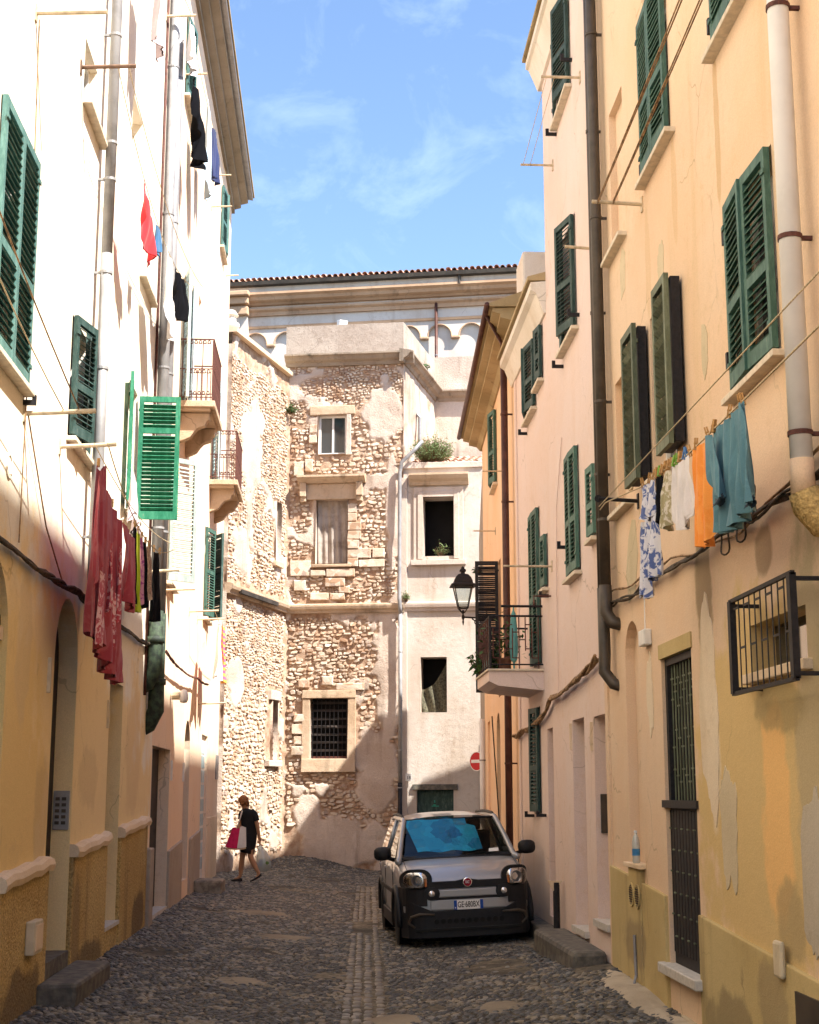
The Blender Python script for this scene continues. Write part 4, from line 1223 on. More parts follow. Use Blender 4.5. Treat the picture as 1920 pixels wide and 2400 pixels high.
def old_wall(F, L, z0, ztop, holes, bare, res, parent, name='wall', amp=.03, seed=0, skirt=.5):
    """displaced wall sheet; bare(a,z) 0..1 where plaster is gone; ztop(a) top edge"""
    na = int(L / res) + 1
    zt = max(ztop(0), ztop(L), ztop(L / 2))
    nz = int((zt - z0) / res) + 1
    aa = np.linspace(0, L, na); zz = np.linspace(z0, zt, nz)
    # snap lines to opening edges
    for (h0, h1, g0, g1) in holes:
        for v in (h0, h1):
            aa[np.argmin(np.abs(aa - v))] = v
        for v in (g0, g1):
            zz[np.argmin(np.abs(zz - v))] = v
    A, Z = np.meshgrid(aa, zz)
    T = np.vectorize(ztop)(A)
    Z = np.minimum(Z, T)
    B = bare(A, Z)
    D = amp * (fbm(A * 2.2, Z * 2.2, seed, 5) - .5) * 2 - .035 * B - .03 * B * (fbm(A * 9, Z * 9, seed + 5, 3) - .3)
    edge = (A < .001) | (A > L - .001)
    D = np.where(edge, 0, D)
    X = F.p[0] + F.u[0] * A + F.n[0] * D
    Y = F.p[1] + F.u[1] * A + F.n[1] * D
    V = np.stack([X, Y, F.zm(Z) if F.zm else Z], -1).reshape(-1, 3)
    ac, zc = (A[:-1, :-1] + A[1:, 1:]) / 2, (Z[:-1, :-1] + Z[1:, 1:]) / 2
    keep = (Z[1:, :-1] - Z[:-1, :-1]) > 1e-6
    for (h0, h1, g0, g1) in holes:
        keep &= ~((ac > h0) & (ac < h1) & (zc > g0) & (zc < g1))
    j, i = np.nonzero(keep)
    b = j * na + i
    faces = np.stack([b, b + 1, b + na + 1, b + na], -1).tolist()
    V = V.tolist()
    Bv = B.reshape(-1).tolist()
    for (h0, h1, g0, g1) in holes:                       # reveals
        q = len(V)
        for (a, z) in ((h0, g0), (h1, g0), (h1, g1), (h0, g1)):
            V += [list(F.P(a, z, .03)), list(F.P(a, z, -.55))]
            Bv += [.3, .3]
        for k in range(4):
            k2 = (k + 1) % 4
            faces.append([q + 2 * k, q + 2 * k2, q + 2 * k2 + 1, q + 2 * k + 1])
    me = bpy.data.meshes.new(name)
    me.from_pydata(V, [], faces)
    me.materials.append(M['oldwall'])
    at = me.attributes.new('bare', 'FLOAT', 'POINT')
    at.data.foreach_set('value', Bv)
    me.polygons.foreach_set('use_smooth', [True] * len(me.polygons))
    return link(name, me, parent)

def ell(A, Z, a, z, ra, rz):
    return np.clip(1.6 - 1.6 * np.sqrt(((A - a) / ra) ** 2 + ((Z - z) / rz) ** 2), 0, 1)
def bareM(A, Z):
    n = fbm(A * 1.6, Z * 1.6, 21, 5)
    b = np.clip((n - .37) * 22, 0, 1)
    b = np.maximum(b, ell(A, Z, 1.0, 5.1, 1.25, 1.1)); b = np.maximum(b, ell(A, Z, 1.9, 7.6, .7, 1.2))
    b = np.maximum(b, ell(A, Z, .7, 6.8, .9, .4)); b = np.maximum(b, ell(A, Z, .9, 9.6, 1.3, .25))
    b = np.maximum(b, ell(A, Z, .25, 3.4, .5, 1.4)); b = np.maximum(b, ell(A, Z, .35, 9.5, .5, 2.0)); b = np.maximum(b, ell(A, Z, .9, 11.7, .9, .35))
    pl = ell(A, Z, 2.45, 11.0, .75, 1.1); pl = np.maximum(pl, ell(A, Z, 2.62, 4.6, .45, 2.4)); pl = np.maximum(pl, ell(A, Z, 1.5, .6, 1.6, .9))
    pl = np.maximum(pl, ell(A, Z, 2.3, 2.4, .75, 1.5)); pl = np.maximum(pl, ell(A, Z, 2.7, 8.6, .25, 2.0)); pl = np.maximum(pl, ell(A, Z, .6, 1.2, .5, .8))
    return np.clip((b - 1.5 * pl * (.55 + 1.2 * (fbm(A * 3, Z * 3, 8, 5) - .3)) - .35) * 5, 0, 1)
def bareW(A, Z):
    n = fbm(A * 1.5, Z * 1.5, 41, 5)
    b = np.clip((n - .35) * 22, 0, 1)
    b = np.maximum(b, ell(A, Z, 2.8, 5.0, 1.2, 1.8)); b = np.maximum(b, ell(A, Z, 3.2, 10, .8, 2.2)); b = np.maximum(b, ell(A, Z, 2.0, 2.8, 1.6, 1.3))
    pl = ell(A, Z, 1.4, 9.6, .95, 1.7); pl = np.maximum(pl, ell(A, Z, .8, 7.3, .8, .9)); pl = np.maximum(pl, ell(A, Z, .7, 4.3, .8, .8))
    return np.clip((b - 1.4 * pl * (.55 + 1.2 * (fbm(A * 3, Z * 3, 9, 5) - .3)) - .35) * 5, 0, 1)

LM, LW = FM.L, FW.L
mh = [(.78, 1.50, 10.02, 10.98), (.74, 1.55, 7.38, 8.92), (.66, 1.60, 2.60, 4.08)]
wh = [(3.05, 3.42, 7.35, 8.75), (3.02, 3.38, 2.55, 4.0)]
old_wall(FM, LM, -.3, lambda a: 12.75, mh, bareM, .035, RU, seed=3)
old_wall(FW, LW, -.3, lambda a: 12.0 + .02 * a - .05 * math.sin(a * 5), wh, bareW, .04, RU, seed=6)
old_wall(FS, FS.L, 6.0, lambda a: 12.75, [], lambda A, Z: np.clip((fbm(A * 1.6, Z * 1.6, 77, 4) - .55) * 6, 0, 1), .07, RU, seed=9)
# the wing's end facing the side alley, and solid cores behind the sheets
FE = Fr.through((W[0] - 3.0, W[1] + .25), W, 1); fix(FE, (-2.4, 20)); FE.zm = zmap
old_wall(FE, FE.L, -.3, lambda a: 11.7, [], lambda A, Z: np.clip((fbm(A * 2, Z * 2, 55, 4) - .45) * 6, 0, 1), .06, RU, seed=12)
MB().add([(*J, -.3), (-1.22 - .6, 36.45 + .3, -.3), (-3.3, 33.6, -.3), (-2.7, 33.3, -.3)], [(0, 1, 2, 3)])
def core(pts, z0, z1, name, mat):
    n = len(pts)
    mb = MB().add([(x, y, z0) for x, y in pts] + [(x, y, z1) for x, y in pts], [tuple(range(n)), tuple(n + i for i in reversed(range(n)))] + [(i, (i + 1) % n, n + (i + 1) % n, n + i) for i in range(n)])
    return mb.build(name, mat, RU)
def off(F, a, d):
    return F.P(a, 0, d)[:2]
core([off(FM, .3, -.62), off(FM, LM - .15, -.62), (2.6, 39.5), (-1.5, 40.5)], -.3, 13.1, 'wall_core', 'dim')
core([off(FW, .1, -.62), off(FW, LW - .1, -.62), (-4.5, 38), (-5.6, 33.4)], -.3, 11.95, 'wall_core', 'dim')

# masonry stones standing out of the bare places
def masonry(F, L, z0, z1, bare, holes, seed, thr, avoid=()):
    r = np.random.default_rng(seed)
    items = []
    z = z0
    while z < z1:
        big = fbm(z * .7, 3.3, seed, 2) > .52
        h = r.uniform(.055, .11) if big else r.uniform(.035, .07)
        a = .03 + r.uniform(0, .1)
        while a < L - .06:
            w = r.uniform(.06, .24) if big else r.uniform(.045, .15)
            if r.random() < .05:
                w *= 1.5
            ca, cz = a + w / 2, z + h / 2 + r.uniform(-.022, .022) + .05 * math.sin(a * 1.9 + z * .8) + .03 * math.sin(a * 4.7 + z * 2.1)
            a += w + r.uniform(.006, .02)
            if ca + w / 2 > L:
                continue
            if any(h0 - w / 2 - .02 < ca < h1 + w / 2 + .02 and g0 - h / 2 - .02 < cz < g1 + h / 2 + .02 for h0, h1, g0, g1 in list(holes) + list(avoid)):
                continue
            b = float(bare(np.array(ca), np.array(cz)))
            if b < thr + r.uniform(-.15, .15):
                continue
            if r.random() < .06:
                continue
            items.append((ca, cz, w / 2 * r.uniform(.84, 1.08), h / 2 * r.uniform(.8, 1.25), r.uniform(.012, .044) * (1.2 if big else 1), r.uniform(-.22, .22), int(r.integers(0, 14))))
        z += h + .010
    return items
def wall_stone(k):
    """flat-faced broken stone, unit half size"""
    r = np.random.default_rng(300 + k)
    n = 7
    a = np.linspace(0, 2 * np.pi, n, endpoint=False) + r.uniform(-.30, .30, n)
    ca, sa = np.cos(a), np.sin(a)
    ex = r.uniform(.45, .75)
    ox, oy = np.sign(ca) * np.abs(ca) ** ex * r.uniform(.78, 1.04, n), np.sign(sa) * np.abs(sa) ** ex * r.uniform(.74, 1.04, n)
    tx, ty = r.uniform(-.22, .22, 2)
    s1 = r.uniform(.80, .92, n)
    v = [(x, y, -.4) for x, y in zip(ox, oy)]
    v += [(x, y, .55 + tx * x + ty * y + q) for x, y, q in zip(ox, oy, r.uniform(-.12, .12, n))]
    v += [(x * s, y * s, .92 + tx * x + ty * y + q) for x, y, s, q in zip(ox, oy, s1, r.uniform(-.10, .10, n))]
    v += [(r.uniform(-.2, .2), r.uniform(-.2, .2), .96)]
    f = []
    for q in (0, 1):
        f += [(q * n + i, q * n + (i + 1) % n, (q + 1) * n + (i + 1) % n, (q + 1) * n + i) for i in range(n)]
    f += [(2 * n + i, 2 * n + (i + 1) % n, 3 * n) for i in range(n)]
    return np.array(v), f
TALL = [wall_stone(k) for k in range(14)]
rubm = stone_meshes(TALL, 'stone', 'rubble', False)
def lay(F, items, parent, top):
    order = sorted(range(len(items)), key=lambda i: -items[i][2] * items[i][3])
    pickd = set(order[:top])
    rest_ = []
    ex, ez, en = np.array([F.u[0], F.u[1], 0]), np.array([0, 0, 1.0]), np.array([F.n[0], F.n[1], 0])
    hand = np.dot(np.cross(ex, ez), en)
    for i, (ca, cz, hw, hh, dp, an, k) in enumerate(items):
        e1 = ex * math.cos(an) + ez * math.sin(an)
        e2 = -ex * math.sin(an) + ez * math.cos(an)
        p = np.array(F.P(ca, cz, -.035))
        if hand < 0:
            e1 = -e1
        A_ = np.stack([e1 * hw, e2 * hh, en * dp], 1)
        if i in pickd:
            o = bpy.data.objects.new('stone', rubm[k])
            col.objects.link(o)
            o.parent = parent
            Mx = Matrix(((e1[0], e2[0], en[0]), (e1[1], e2[1], en[1]), (e1[2], e2[2], en[2])))
            o.rotation_euler = Mx.to_euler()
            o.scale = (hw, hh, dp)
            o.location = Vector(p) - wloc(parent)
        else:
            rest_.append((k, A_, p))
    if rest_:
        join_stones('rubble_stones', rest_, TALL, 'rubble', parent, False)
trimM = [(.5, 1.85, 2.3, 4.3), (.5, 1.9, 8.9, 9.5), (.3, 2.3, 6.2, 6.5), (.5, 1.7, 7.2, 7.45), (0, 3, 6.15, 6.5), (.6, 1.8, 10.95, 11.2)]
itM = masonry(FM, LM, .9, 12.2, bareM, mh, 4, .5, trimM)
itW = masonry(FW, LW, .4, 11.5, bareW, wh, 5, .5, [(2.8, 3.6, 2.4, 4.3), (0, 4.1, 6.2, 6.55)])
lay(FM, itM, RU, 190)
lay(FW, itW, RU, 110)
# dressed blocks on the right jamb of the middle window and below it
r_ = random.Random(3)
blocks = []
for k in range(7):
    z = 7.30 + k * .215
    blocks.append((1.56, 1.56 + r_.uniform(.22, .42), z, z + .20))
blocks += [(.62, 1.0, 7.08, 7.22), (1.02, 1.75, 7.06, 7.24), (1.0, 1.5, 6.84, 7.03), (1.35, 1.62, 6.68, 6.83), (.62, 1.08, 6.52, 6.70), (1.12, 1.5, 6.52, 6.68), (.1, .62, 7.1, 7.45), (.2, .5, 6.75, 7.0),
           (1.85, 2.5, 7.28, 7.46), (1.8, 2.15, 7.5, 7.72), (2.2, 2.5, 7.5, 7.72), (.35, .62, 4.35, 4.55), (.95, 1.22, 4.4, 4.62), (1.3, 2.0, 4.28, 4.45), (.45, .65, 9.6, 9.9), (.15, .4, 9.5, 9.85), (.55, .74, 10.3, 10.5), (.55, .74, 10.55, 10.75), (.2, .55, 2.7, 2.9), (.25, .55, 2.95, 3.15), (.2, .5, 3.2, 3.45), (.25, .58, 3.5, 3.7)]
for b in blocks:
    MB().fboxw(FM, b[0], b[1], b[2], b[3], -.05, .055 + r_.uniform(-.015, .02), r_, .012).build('dressed_block', 'rubble', RU, bevel=.015)

def moulding(F, prof, a0, a1, name, mat, parent=RU, **k):
    return MB().extr_profile(F, prof, a0, a1).build(name, mat, parent, **k)
SC = [(-.05, 6.20), (.06, 6.20), (.07, 6.26), (.12, 6.30), (.14, 6.36), (.14, 6.40), (.06, 6.43), (-.05, 6.44)]
moulding(FM, SC, -.05, LM + .02, 'string_course', 'trim')
moulding(FW, [(d_ * 1.15, z_ + .02) for d_, z_ in SC], .0, LW, 'string_course', 'trim')
TC = [(-.05, 12.20), (.04, 12.20), (.07, 12.28), (.16, 12.32), (.21, 12.39), (.27, 12.42), (.27, 12.46), (-.05, 12.52)]
moulding(FM, TC, -.1, LM + .27, 'cornice', 'cornice')
moulding(FS, TC, -.27, FS.L, 'cornice', 'cornice')
MB().add([(*off(FM, -.1, .02), 12.96), (*off(FM, LM, .02), 12.96), (*off(FS, FS.L, .02), 12.96), (*off(FM, -.1, -3.5), 12.96), (*off(FM, -.1, .02), 13.74), (*off(FM, LM, .02), 13.76), (*off(FS, FS.L, .02), 13.76), (*off(FM, -.1, -3.5), 13.74)],
         [(0, 3, 2, 1), (4, 5, 6, 7), (0, 1, 5, 4), (1, 2, 6, 5), (2, 3, 7, 6), (3, 0, 4, 7)]).build('parapet', 'parapet', RU)
moulding(FW, [(-.3, 11.97), (.10, 11.97), (.12, 12.05), (-.3, 12.13)], 0, LW, 'coping', 'cap')
# wall stretch behind the annex
FB = Fr.through(KS, (KS[0] + Kx[0] * 3, KS[1] + Kx[1] * 3), 1); fix(FB, (0, 20)); FB.zm = zmap
old_wall(FB, 3.0, 6.0, lambda a: 13.4, [], lambda A, Z: np.clip((fbm(A * 1.3, Z * 1.3, 91, 4) - .62) * 5, 0, 1), .08, RU, seed=14)
moulding(FB, [(d_ * 1.0, z_ - .02) for d_, z_ in TC], .1, 3.0, 'cornice', 'cornice')
core([off(FB, 0, -.4), off(FB, 3, -.4), (6.5, 43), (2.5, 44)], 6, 13.3, 'wall_core', 'dim')

# windows of the main front
window_fill(RU, FM, .78, 1.50, 10.02, 10.98, .12, 'white', 1)
MB().fboxw(FM, .55, 1.72, 10.98, 11.22, -.05, .05, r_, .015).build('lintel', 'trim', RU, bevel=.015)
MB().fboxw(FM, 1.50, 1.62, 10.0, 10.98, -.05, .035, r_, .01).build('jamb', 'ruin', RU, bevel=.01)
moulding(FM, [(-.05, 9.30), (.12, 9.30), (.2, 9.36), (.30, 9.42), (.30, 9.47), (.05, 9.52), (-.05, 9.52)], .28, 2.02, 'window_hood', 'trim')
MB().fboxw(FM, .50, 1.78, 8.92, 9.30, -.05, .05, r_, .01).build('lintel', 'trim', RU, bevel=.01)
for a in (.42, 1.86):
    c = MB().fboxw(FM, a - .08, a + .08, 8.98, 9.30, -.05, .17, r_, .008).fboxw(FM, a - .07, a + .07, 8.86, 8.98, -.05, .10, r_, .008)
    c.build('console', 'trim', RU, bevel=.01)
M['board'] = simple('weathered_grey_board', (0.36, 0.31, 0.27), .9, 0, .2, 3, .2, .2, 'world', (0.20, 0.16, 0.13))
# sheet hung in the middle window
n = 26
vs, fs = [], []
for i in range(n + 1):
    for j in range(14):
        a = .76 + .77 * i / n
        z = 7.36 + 1.56 * j / 13
        d_ = -.20 + .035 * math.sin(i * 1.1 + j * .15) * (1 - j / 20) + .02 * math.sin(i * .4 + 2)
        vs.append(FM.P(a, z, d_))
fs = [(i * 14 + j, (i + 1) * 14 + j, (i + 1) * 14 + j + 1, i * 14 + j + 1) for i in range(n) for j in range(13)]
MB().add(vs, fs).build('window_sheet', 'board', RU, smooth=True)
MB().fboxw(FM, .66, 1.66, 7.28, 7.36, -.05, .10, r_, .01).build('window_sill', 'trim', RU, bevel=.01)
fr = MB()
fr.fboxw(FM, .46, 1.80, 4.08, 4.28, -.05, .07, r_, .008).fboxw(FM, .46, .66, 2.42, 4.08, -.05, .06, r_, .008).fboxw(FM, 1.60, 1.80, 2.42, 4.08, -.05, .06, r_, .008).fboxw(FM, .46, 1.80, 2.28, 2.60, -.05, .09, r_, .008)
fr.build('stone_frame', 'trim', RU, bevel=.012)
back_panel(RU, FM, .66, 1.60, 2.6, 4.08, .30, 'dark', 'dark_opening')
gb = MB().fbox(FM, .68, 1.58, 2.62, 2.66, -.1, -.06).build('window_bars', 'rust', RU)
for k in range(7):
    z = 2.78 + k * .195
    MB().fboxw(FM, .67, 1.59, z, z + .05, -.22, -.12, r_, .012).build('slat', 'dim', gb)
for k in range(9):
    a = .72 + k * .105
    MB().fbox(FM, a - .006, a + .006, 2.6, 4.08, -.06, -.048).build('bar', 'iron', gb)
# wing openings
window_fill(RU, FW, 3.05, 3.42, 7.35, 8.75, .12, 'white', 0)
MB().fboxw(FW, 2.95, 3.5, 7.22, 7.34, -.05, .08, r_, .01).build('window_sill', 'trim', RU, bevel=.01)
back_panel(RU, FW, 3.02, 3.38, 2.55, 4.0, .3, 'dim', 'dark_opening')
MB().fboxw(FW, 2.85, 3.55, 4.0, 4.22, -.05, .05, r_, .01).build('lintel', 'ruin', RU, bevel=.012)
MB().fboxw(FW, 2.70, 3.60, 2.40, 2.55, -.05, .09, r_, .01).build('window_sill', 'ruin', RU, bevel=.012)
wg = MB().fbox(FW, 3.02, 3.38, 2.56, 2.58, -.1, -.08).build('window_bars', 'rust', RU)
for k in range(4):
    MB().fbox(FW, 3.07 + k * .085, 3.08 + k * .085, 2.55, 4.0, -.09, -.078).build('bar', 'rust', wg)
for k in range(9):
    MB().fbox(FW, 3.02, 3.38, 2.68 + k * .145, 2.69 + k * .145, -.078, -.068).build('bar', 'rust', wg)
# dark bar on the wing's string course, painting the shade of a slot
MB().fbox(FW, .5, 2.9, 6.27, 6.36, .10, .175).build('slot_shade_bar', 'dim', RU)

# annex
LA = FA.L
ah = [(rect(.42, 1.20, 7.52, 8.92), .5), (rect(.35, 1.0, 3.72, 5.08), .6), (rect(.25, 1.15, -.3, 1.85), .16)]
facade(FA, rect(-.1, LA, -.5, 9.75), ah, 'wall', 'annex', RU, None)
MB().fbox(FA, .1, LA - .05, -.5, 9.7, -3, -.72).build('wall_core', 'dark', RU)
back_panel(RU, FA, .25, 1.15, -.3, 1.85, .15, 'green_dark', 'boarded_door')
MB().fboxw(FA, .15, 1.25, 1.85, 1.99, -.03, .06, r_, .01).build('lintel', 'step', RU, bevel=.01)
# faint green mark on the boarded door
M['mark'] = simple('green_spray_mark', (0.03, 0.30, 0.22), .8)
MB().fbox(FA, .60, .78, 1.45, 1.47, -.148, -.1465).fbox(FA, .64, .70, 1.475, 1.50, -.148, -.1465).fbox(FA, .66, .69, 1.54, 1.60, -.148, -.1465).build('spray_mark', 'mark', RU)
sf = MB()
for (q, d_) in ((.24, .05), (.13, .08)):
    sf.fbox(FA, .42 - q, .42, 7.52 - q * .6, 8.92 + q, -.03, d_).fbox(FA, 1.20, 1.20 + q, 7.52 - q * .6, 8.92 + q, -.03, d_).fbox(FA, .42, 1.20, 8.92, 8.92 + q, -.03, d_ - .003)
sf.fbox(FA, .12, 1.50, 7.30, 7.42, -.03, .12)
sf.build('stone_frame', 'ruin', RU, bevel=.008)
moulding(FA, [(-.03, 9.20), (.08, 9.20), (.12, 9.28), (.20, 9.34), (.26, 9.42), (.26, 9.47), (.05, 9.50), (-.03, 9.50)], .08, 1.58, 'window_hood', 'trim')
moulding(FA, [(d_ * .8, z_ + .02) for d_, z_ in SC], -.05, LA, 'string_course', 'ruin')
MB().fboxw(FA, -.1, LA, 9.62, 9.76, -.1, .05, r_, .01).build('coping', 'ruin', RU, bevel=.015)
MB().fbox(FA, -.14, .02, 0, 9.4, -.05, .05).build('pilaster', 'ruin', RU, bevel=.01)
# torn net hanging in the lower opening
n = 16
vs = []
for i in range(n + 1):
    for j in range(9):
        u = i / n
        top = 4.30 + .72 * u ** 2.2
        z = 3.74 + (top - 3.74) * j / 8
        vs.append(FA.P(.36 + .63 * u, z, -.22 + .05 * math.sin(i * .9 + j * .5)))
fs = [(i * 9 + j, (i + 1) * 9 + j, (i + 1) * 9 + j + 1, i * 9 + j + 1) for i in range(n) for j in range(8)]
M['net'] = simple('dusty_green_net', (0.13, 0.12, 0.08), .95, 0, .3, 20, .3)
MB().add(vs, fs).build('torn_net', 'net', RU, smooth=True)
# drainpipe between the two fronts
ringpipe(RU, FM, LM - .06, .13, [2.0, 6.2], .05, 'pipe_grey', 'drainpipe', (5.2, 4.0, 2.8))
ringpipe(RU, FM, LM - .06, .16, [.0, 2.02], .055, 'iron', 'drainpipe', (1.9,))
MB().tube([FM.P(LM - .06, 6.15, .13), FM.P(LM - .06, 6.3, .2), FM.P(LM - .08, 6.5, .2), FM.P(LM - .08, 9.5, .13), FM.P(LM - .03, 9.75, .15), FM.P(LM + .28, 10.0, .2), FM.P(LM + .5, 10.25, .12)], .05, 12).build('drainpipe', 'pipe_grey', RU, smooth=True)
MB().tube([FS.P(1.4, 10.3, .1), FS.P(1.4, 11.2, .1), FS.P(1.4, 11.3, .02)], .05, 8).build('vent_pipe', 'pipe_grey', RU)
# small tiled roof behind the coping
tilem = None
def tile_mesh(name, mat, r=.085, L=.42, n=7, th=.014, taper=.82):
    vs, fs = [], []
    for q, (y_, s) in enumerate(((0, 1.0), (L, taper))):
        for rr in (r * s, (r - th) * s):
            for k in range(n):
                a = math.pi * k / (n - 1)
                vs.append((rr * math.cos(a), y_, rr * math.sin(a)))
    for k in range(n - 1):
        fs += [(k, k + 1, 2 * n + k + 1, 2 * n + k), (n + k, 3 * n + k, 3 * n + k + 1, n + k + 1), (k, n + k, n + k + 1, k + 1), (2 * n + k, 2 * n + k + 1, 3 * n + k + 1, 3 * n + k)]
    fs += [(0, 2 * n, 3 * n, n), (n - 1, 2 * n - 1, 4 * n - 1, 3 * n - 1)]
    return MB().add(vs, fs).mesh(name, mat)
M['tile'] = simple('pink_clay_tile', (0.50, 0.27, 0.19), .9, 0, .2, 9, .3, .1, 'world', (0.62, 0.44, 0.34))
tilem = tile_mesh('roof_tile', 'tile')
rz_ = math.atan2(FA.u[1], FA.u[0])
roofA = MB().add([FA.P(.0, 9.70, -.02), FA.P(LA, 9.70, -.02), FA.P(LA, 10.55, -3.2), FA.P(.0, 10.55, -3.2)], [(0, 1, 2, 3)]).build('roof', 'tile', RU)
for i in range(9):
    for j in range(7):
        a = .15 + i * .2
        d_ = -.02 - j * .36
        o = link('roof_tile', tilem, roofA, (0, 0, 0), None, True)
        o.location = Vector(FA.P(a + random.uniform(-.01, .01), 9.71 + j * .36 * .27 + .01 * (j % 2), d_)) - wloc(roofA)
        o.rotation_euler = (R(15) + random.uniform(-.03, .03), 0, rz_ + random.uniform(-.04, .04))

# ================================================================== church behind
CA, CB = (-3.45, 46.2), (7.2, 44.0)
FC = Fr.through(CA, CB, 1); fix(FC, (0, 20))
LC = FC.L
CH = empty('church', (1.5, 46, 0), 'pale church with brown mouldings and blind arcade rising behind the ruin', 'church')
zc0 = 18.30
def cz(dz):
    return zc0 - dz
# hanging arcade: the upper skin ends in round arches on little corbels
zsp = cz(2.02)
scal = [(0, zsp)]
for k in range(10):
    a = .78 + k * 1.02
    scal += [(a - .37, zsp)] + [(a + .37 * math.cos(math.pi - math.pi * q / 12), zsp + .37 * math.sin(math.pi * q / 12)) for q in range(1, 12)] + [(a + .37, zsp)]
scal += [(LC, zsp), (LC, cz(.3)), (0, cz(.3))]
MB().prism(FC, scal, -.12, 0).build('arcade_skin', 'church', CH)
facade(FC, rect(0, LC, 8, cz(.3)), [], 'wall', 'church', CH, None).location -= Vector((FC.n[0], FC.n[1], 0)) * .11
MB().fbox(FC, .1, LC - .1, 8, cz(.35), -5, -.9).build('wall_core', 'church', CH)
for k in range(11):
    a = .27 + k * 1.02
    MB().fbox(FC, a - .15, a + .15, zsp - .10, zsp - .002, -.10, .03).build('arch_corbel', 'church_trim', CH, bevel=.03)
for k in range(10):
    a = .78 + k * 1.02
    pts = [FC.P(a + .385 * math.cos(math.pi * q / 12), zsp + .385 * math.sin(math.pi * q / 12), -.01) for q in range(13)]
    MB().tube(pts, .028, 6).build('arch_band', 'church_trim', CH)
def cm(prof, name, mat='church_trim'):
    return MB().extr_profile(FC, [(d_, cz(z_)) for d_, z_ in prof], -.25, LC).build(name, mat, CH)
cm([(-.05, .36), (.42, .36), (.42, .44), (.32, .50), (.28, .60), (.16, .66), (.10, .72), (-.05, .72)], 'cornice')
cm([(-.05, .84), (.18, .84), (.18, .90), (.10, .96), (.08, 1.08), (-.05, 1.08)], 'cornice')
cm([(-.05, 1.42), (.07, 1.42), (.05, 1.50), (-.05, 1.50)], 'string_course')
cm([(-.05, .10), (.30, .10), (.30, .36), (-.05, .36)], 'parapet_band', 'church')
cm([(.30, .02), (.52, .02), (.50, .14), (.33, .16)], 'gutter', 'pipe_brown')
MB().fbox(FC, -.28, .55, 9, cz(.72), -.05, .22).build('corner_pilaster', 'church', CH)
cmx = MB()
for (zt_, zb_, d_) in ((.34, .5, .62), (.5, .74, .46), (.82, 1.1, .40)):
    cmx.fbox(FC, -.5, .6 + (d_ - .4) * .3, cz(zb_), cz(zt_), -.05, d_)
cmx.build('corner_cornice', 'church_trim', CH, bevel=.03)
crf = MB().add([FC.P(-.4, cz(.0), .5), FC.P(LC, cz(.0), .5), FC.P(LC, cz(-1.3), -4), FC.P(-.4, cz(-1.3), -4)], [(0, 1, 2, 3)]).build('roof', 'tile', CH)
tileC = tile_mesh('roof_tile', 'tile', .085, .5)
rzc = math.atan2(FC.u[1], FC.u[0])
k = 0
a = -.35
while a < LC:
    for j in range(2):
        o = link('roof_tile', tileC, crf, (0, 0, 0), None, True)
        o.location = Vector(FC.P(a, cz(-.01) + j * .11 + random.uniform(-.012, .012), .53 - j * .42)) - wloc(crf)
        o.rotation_euler = (R(15), 0, rzc + random.uniform(-.05, .05))
    a += .195
ringpipe(CH, FC, 6.8, .09, [11, cz(.9)], .05, 'pipe_red', 'drainpipe', (14.5, 15.6))
MB().tube([FC.P(7.6, cz(.15), .4), FC.P(7.6, cz(.42), .4)], .05, 8).build('gutter_outlet', 'pipe_brown', CH)
# floodlight and chimney cap on the ruin's roof
fl = empty('floodlight', (.1, 37.2, 13.74), 'white box floodlight standing on the parapet of the ruin', 'floodlight')
MB().box(-.12, .12, -.10, .10, .18, .44).build('housing', 'white', fl, local=True, loc=(0, 0, 0), bevel=.02, rot=(.25, 0, .4))
MB().tube([(0, 0, 0), (0, 0, .25)], .03, 8).build('stand', 'pipe_grey', fl, local=True)
cc = empty('chimney', (-2.55, 33.3, 12.3), 'small white rounded chimney cap above the left wing coping', 'chimney')
MB().lathe([(.16, 0), (.16, .35), (.22, .38), (.22, .46), (.14, .5), (.14, .62), (.20, .66), (.12, .78), (.01, .82)], (0, 0, 0), 14).build('stack', 'eave', cc, local=True, smooth=False)

# ================================================================== car
CAR = empty('parked_car', (1.69, 18.30, 0.0), 'small silver-grey hatchback parked against the pink wall, blue sunshade behind its windscreen', 'car', None, R(2.4), R(-2.6))
CAR.location.z = float(gz(1.6, 19.4)) - .01
def carpaint():
    t = NT('silver_grey_car_paint')
    c = t.mix(t.noise(t.pos('object'), 90, 2), (0.33, 0.335, 0.35), (0.38, 0.385, 0.40))
    m = t.done(c, .34, .35, .5)
    t.b.inputs['Coat Weight'].default_value = .6
    t.b.inputs['Coat Roughness'].default_value = .06
    return m
M['paint'] = carpaint()
M['blackpl'] = simple('black_bumper_plastic', (0.012, 0.012, 0.014), .55, 0, .1, 40, .1)
M['tyre'] = simple('tyre_rubber', (0.014, 0.014, 0.014), .85, 0, .1, 30, .2)
M['alloy'] = simple('alloy_rim', (0.35, 0.35, 0.36), .35, .8, .05, 10)
M['chrome'] = simple('chrome', (0.82, 0.82, 0.84), .22, .85, .02, 10)
M['lamp_glass'] = glassmat('headlamp_glass', (0.92, 0.94, 0.95))
M['plate_white'] = simple('plate_white', (0.78, 0.78, 0.76), .4, 0, .02, 10)
M['plate_blue'] = simple('plate_blue', (0.01, 0.06, 0.32), .4, 0, .02, 10)
M['ink'] = simple('black_ink', (0.012, 0.012, 0.015), .5, 0, .02, 10)
M['badge_red'] = simple('badge_red', (0.30, 0.012, 0.03), .25, .1, .02, 10)
M['amber'] = simple('amber_lens', (0.65, 0.20, 0.06), .2, 0, .05, 10)
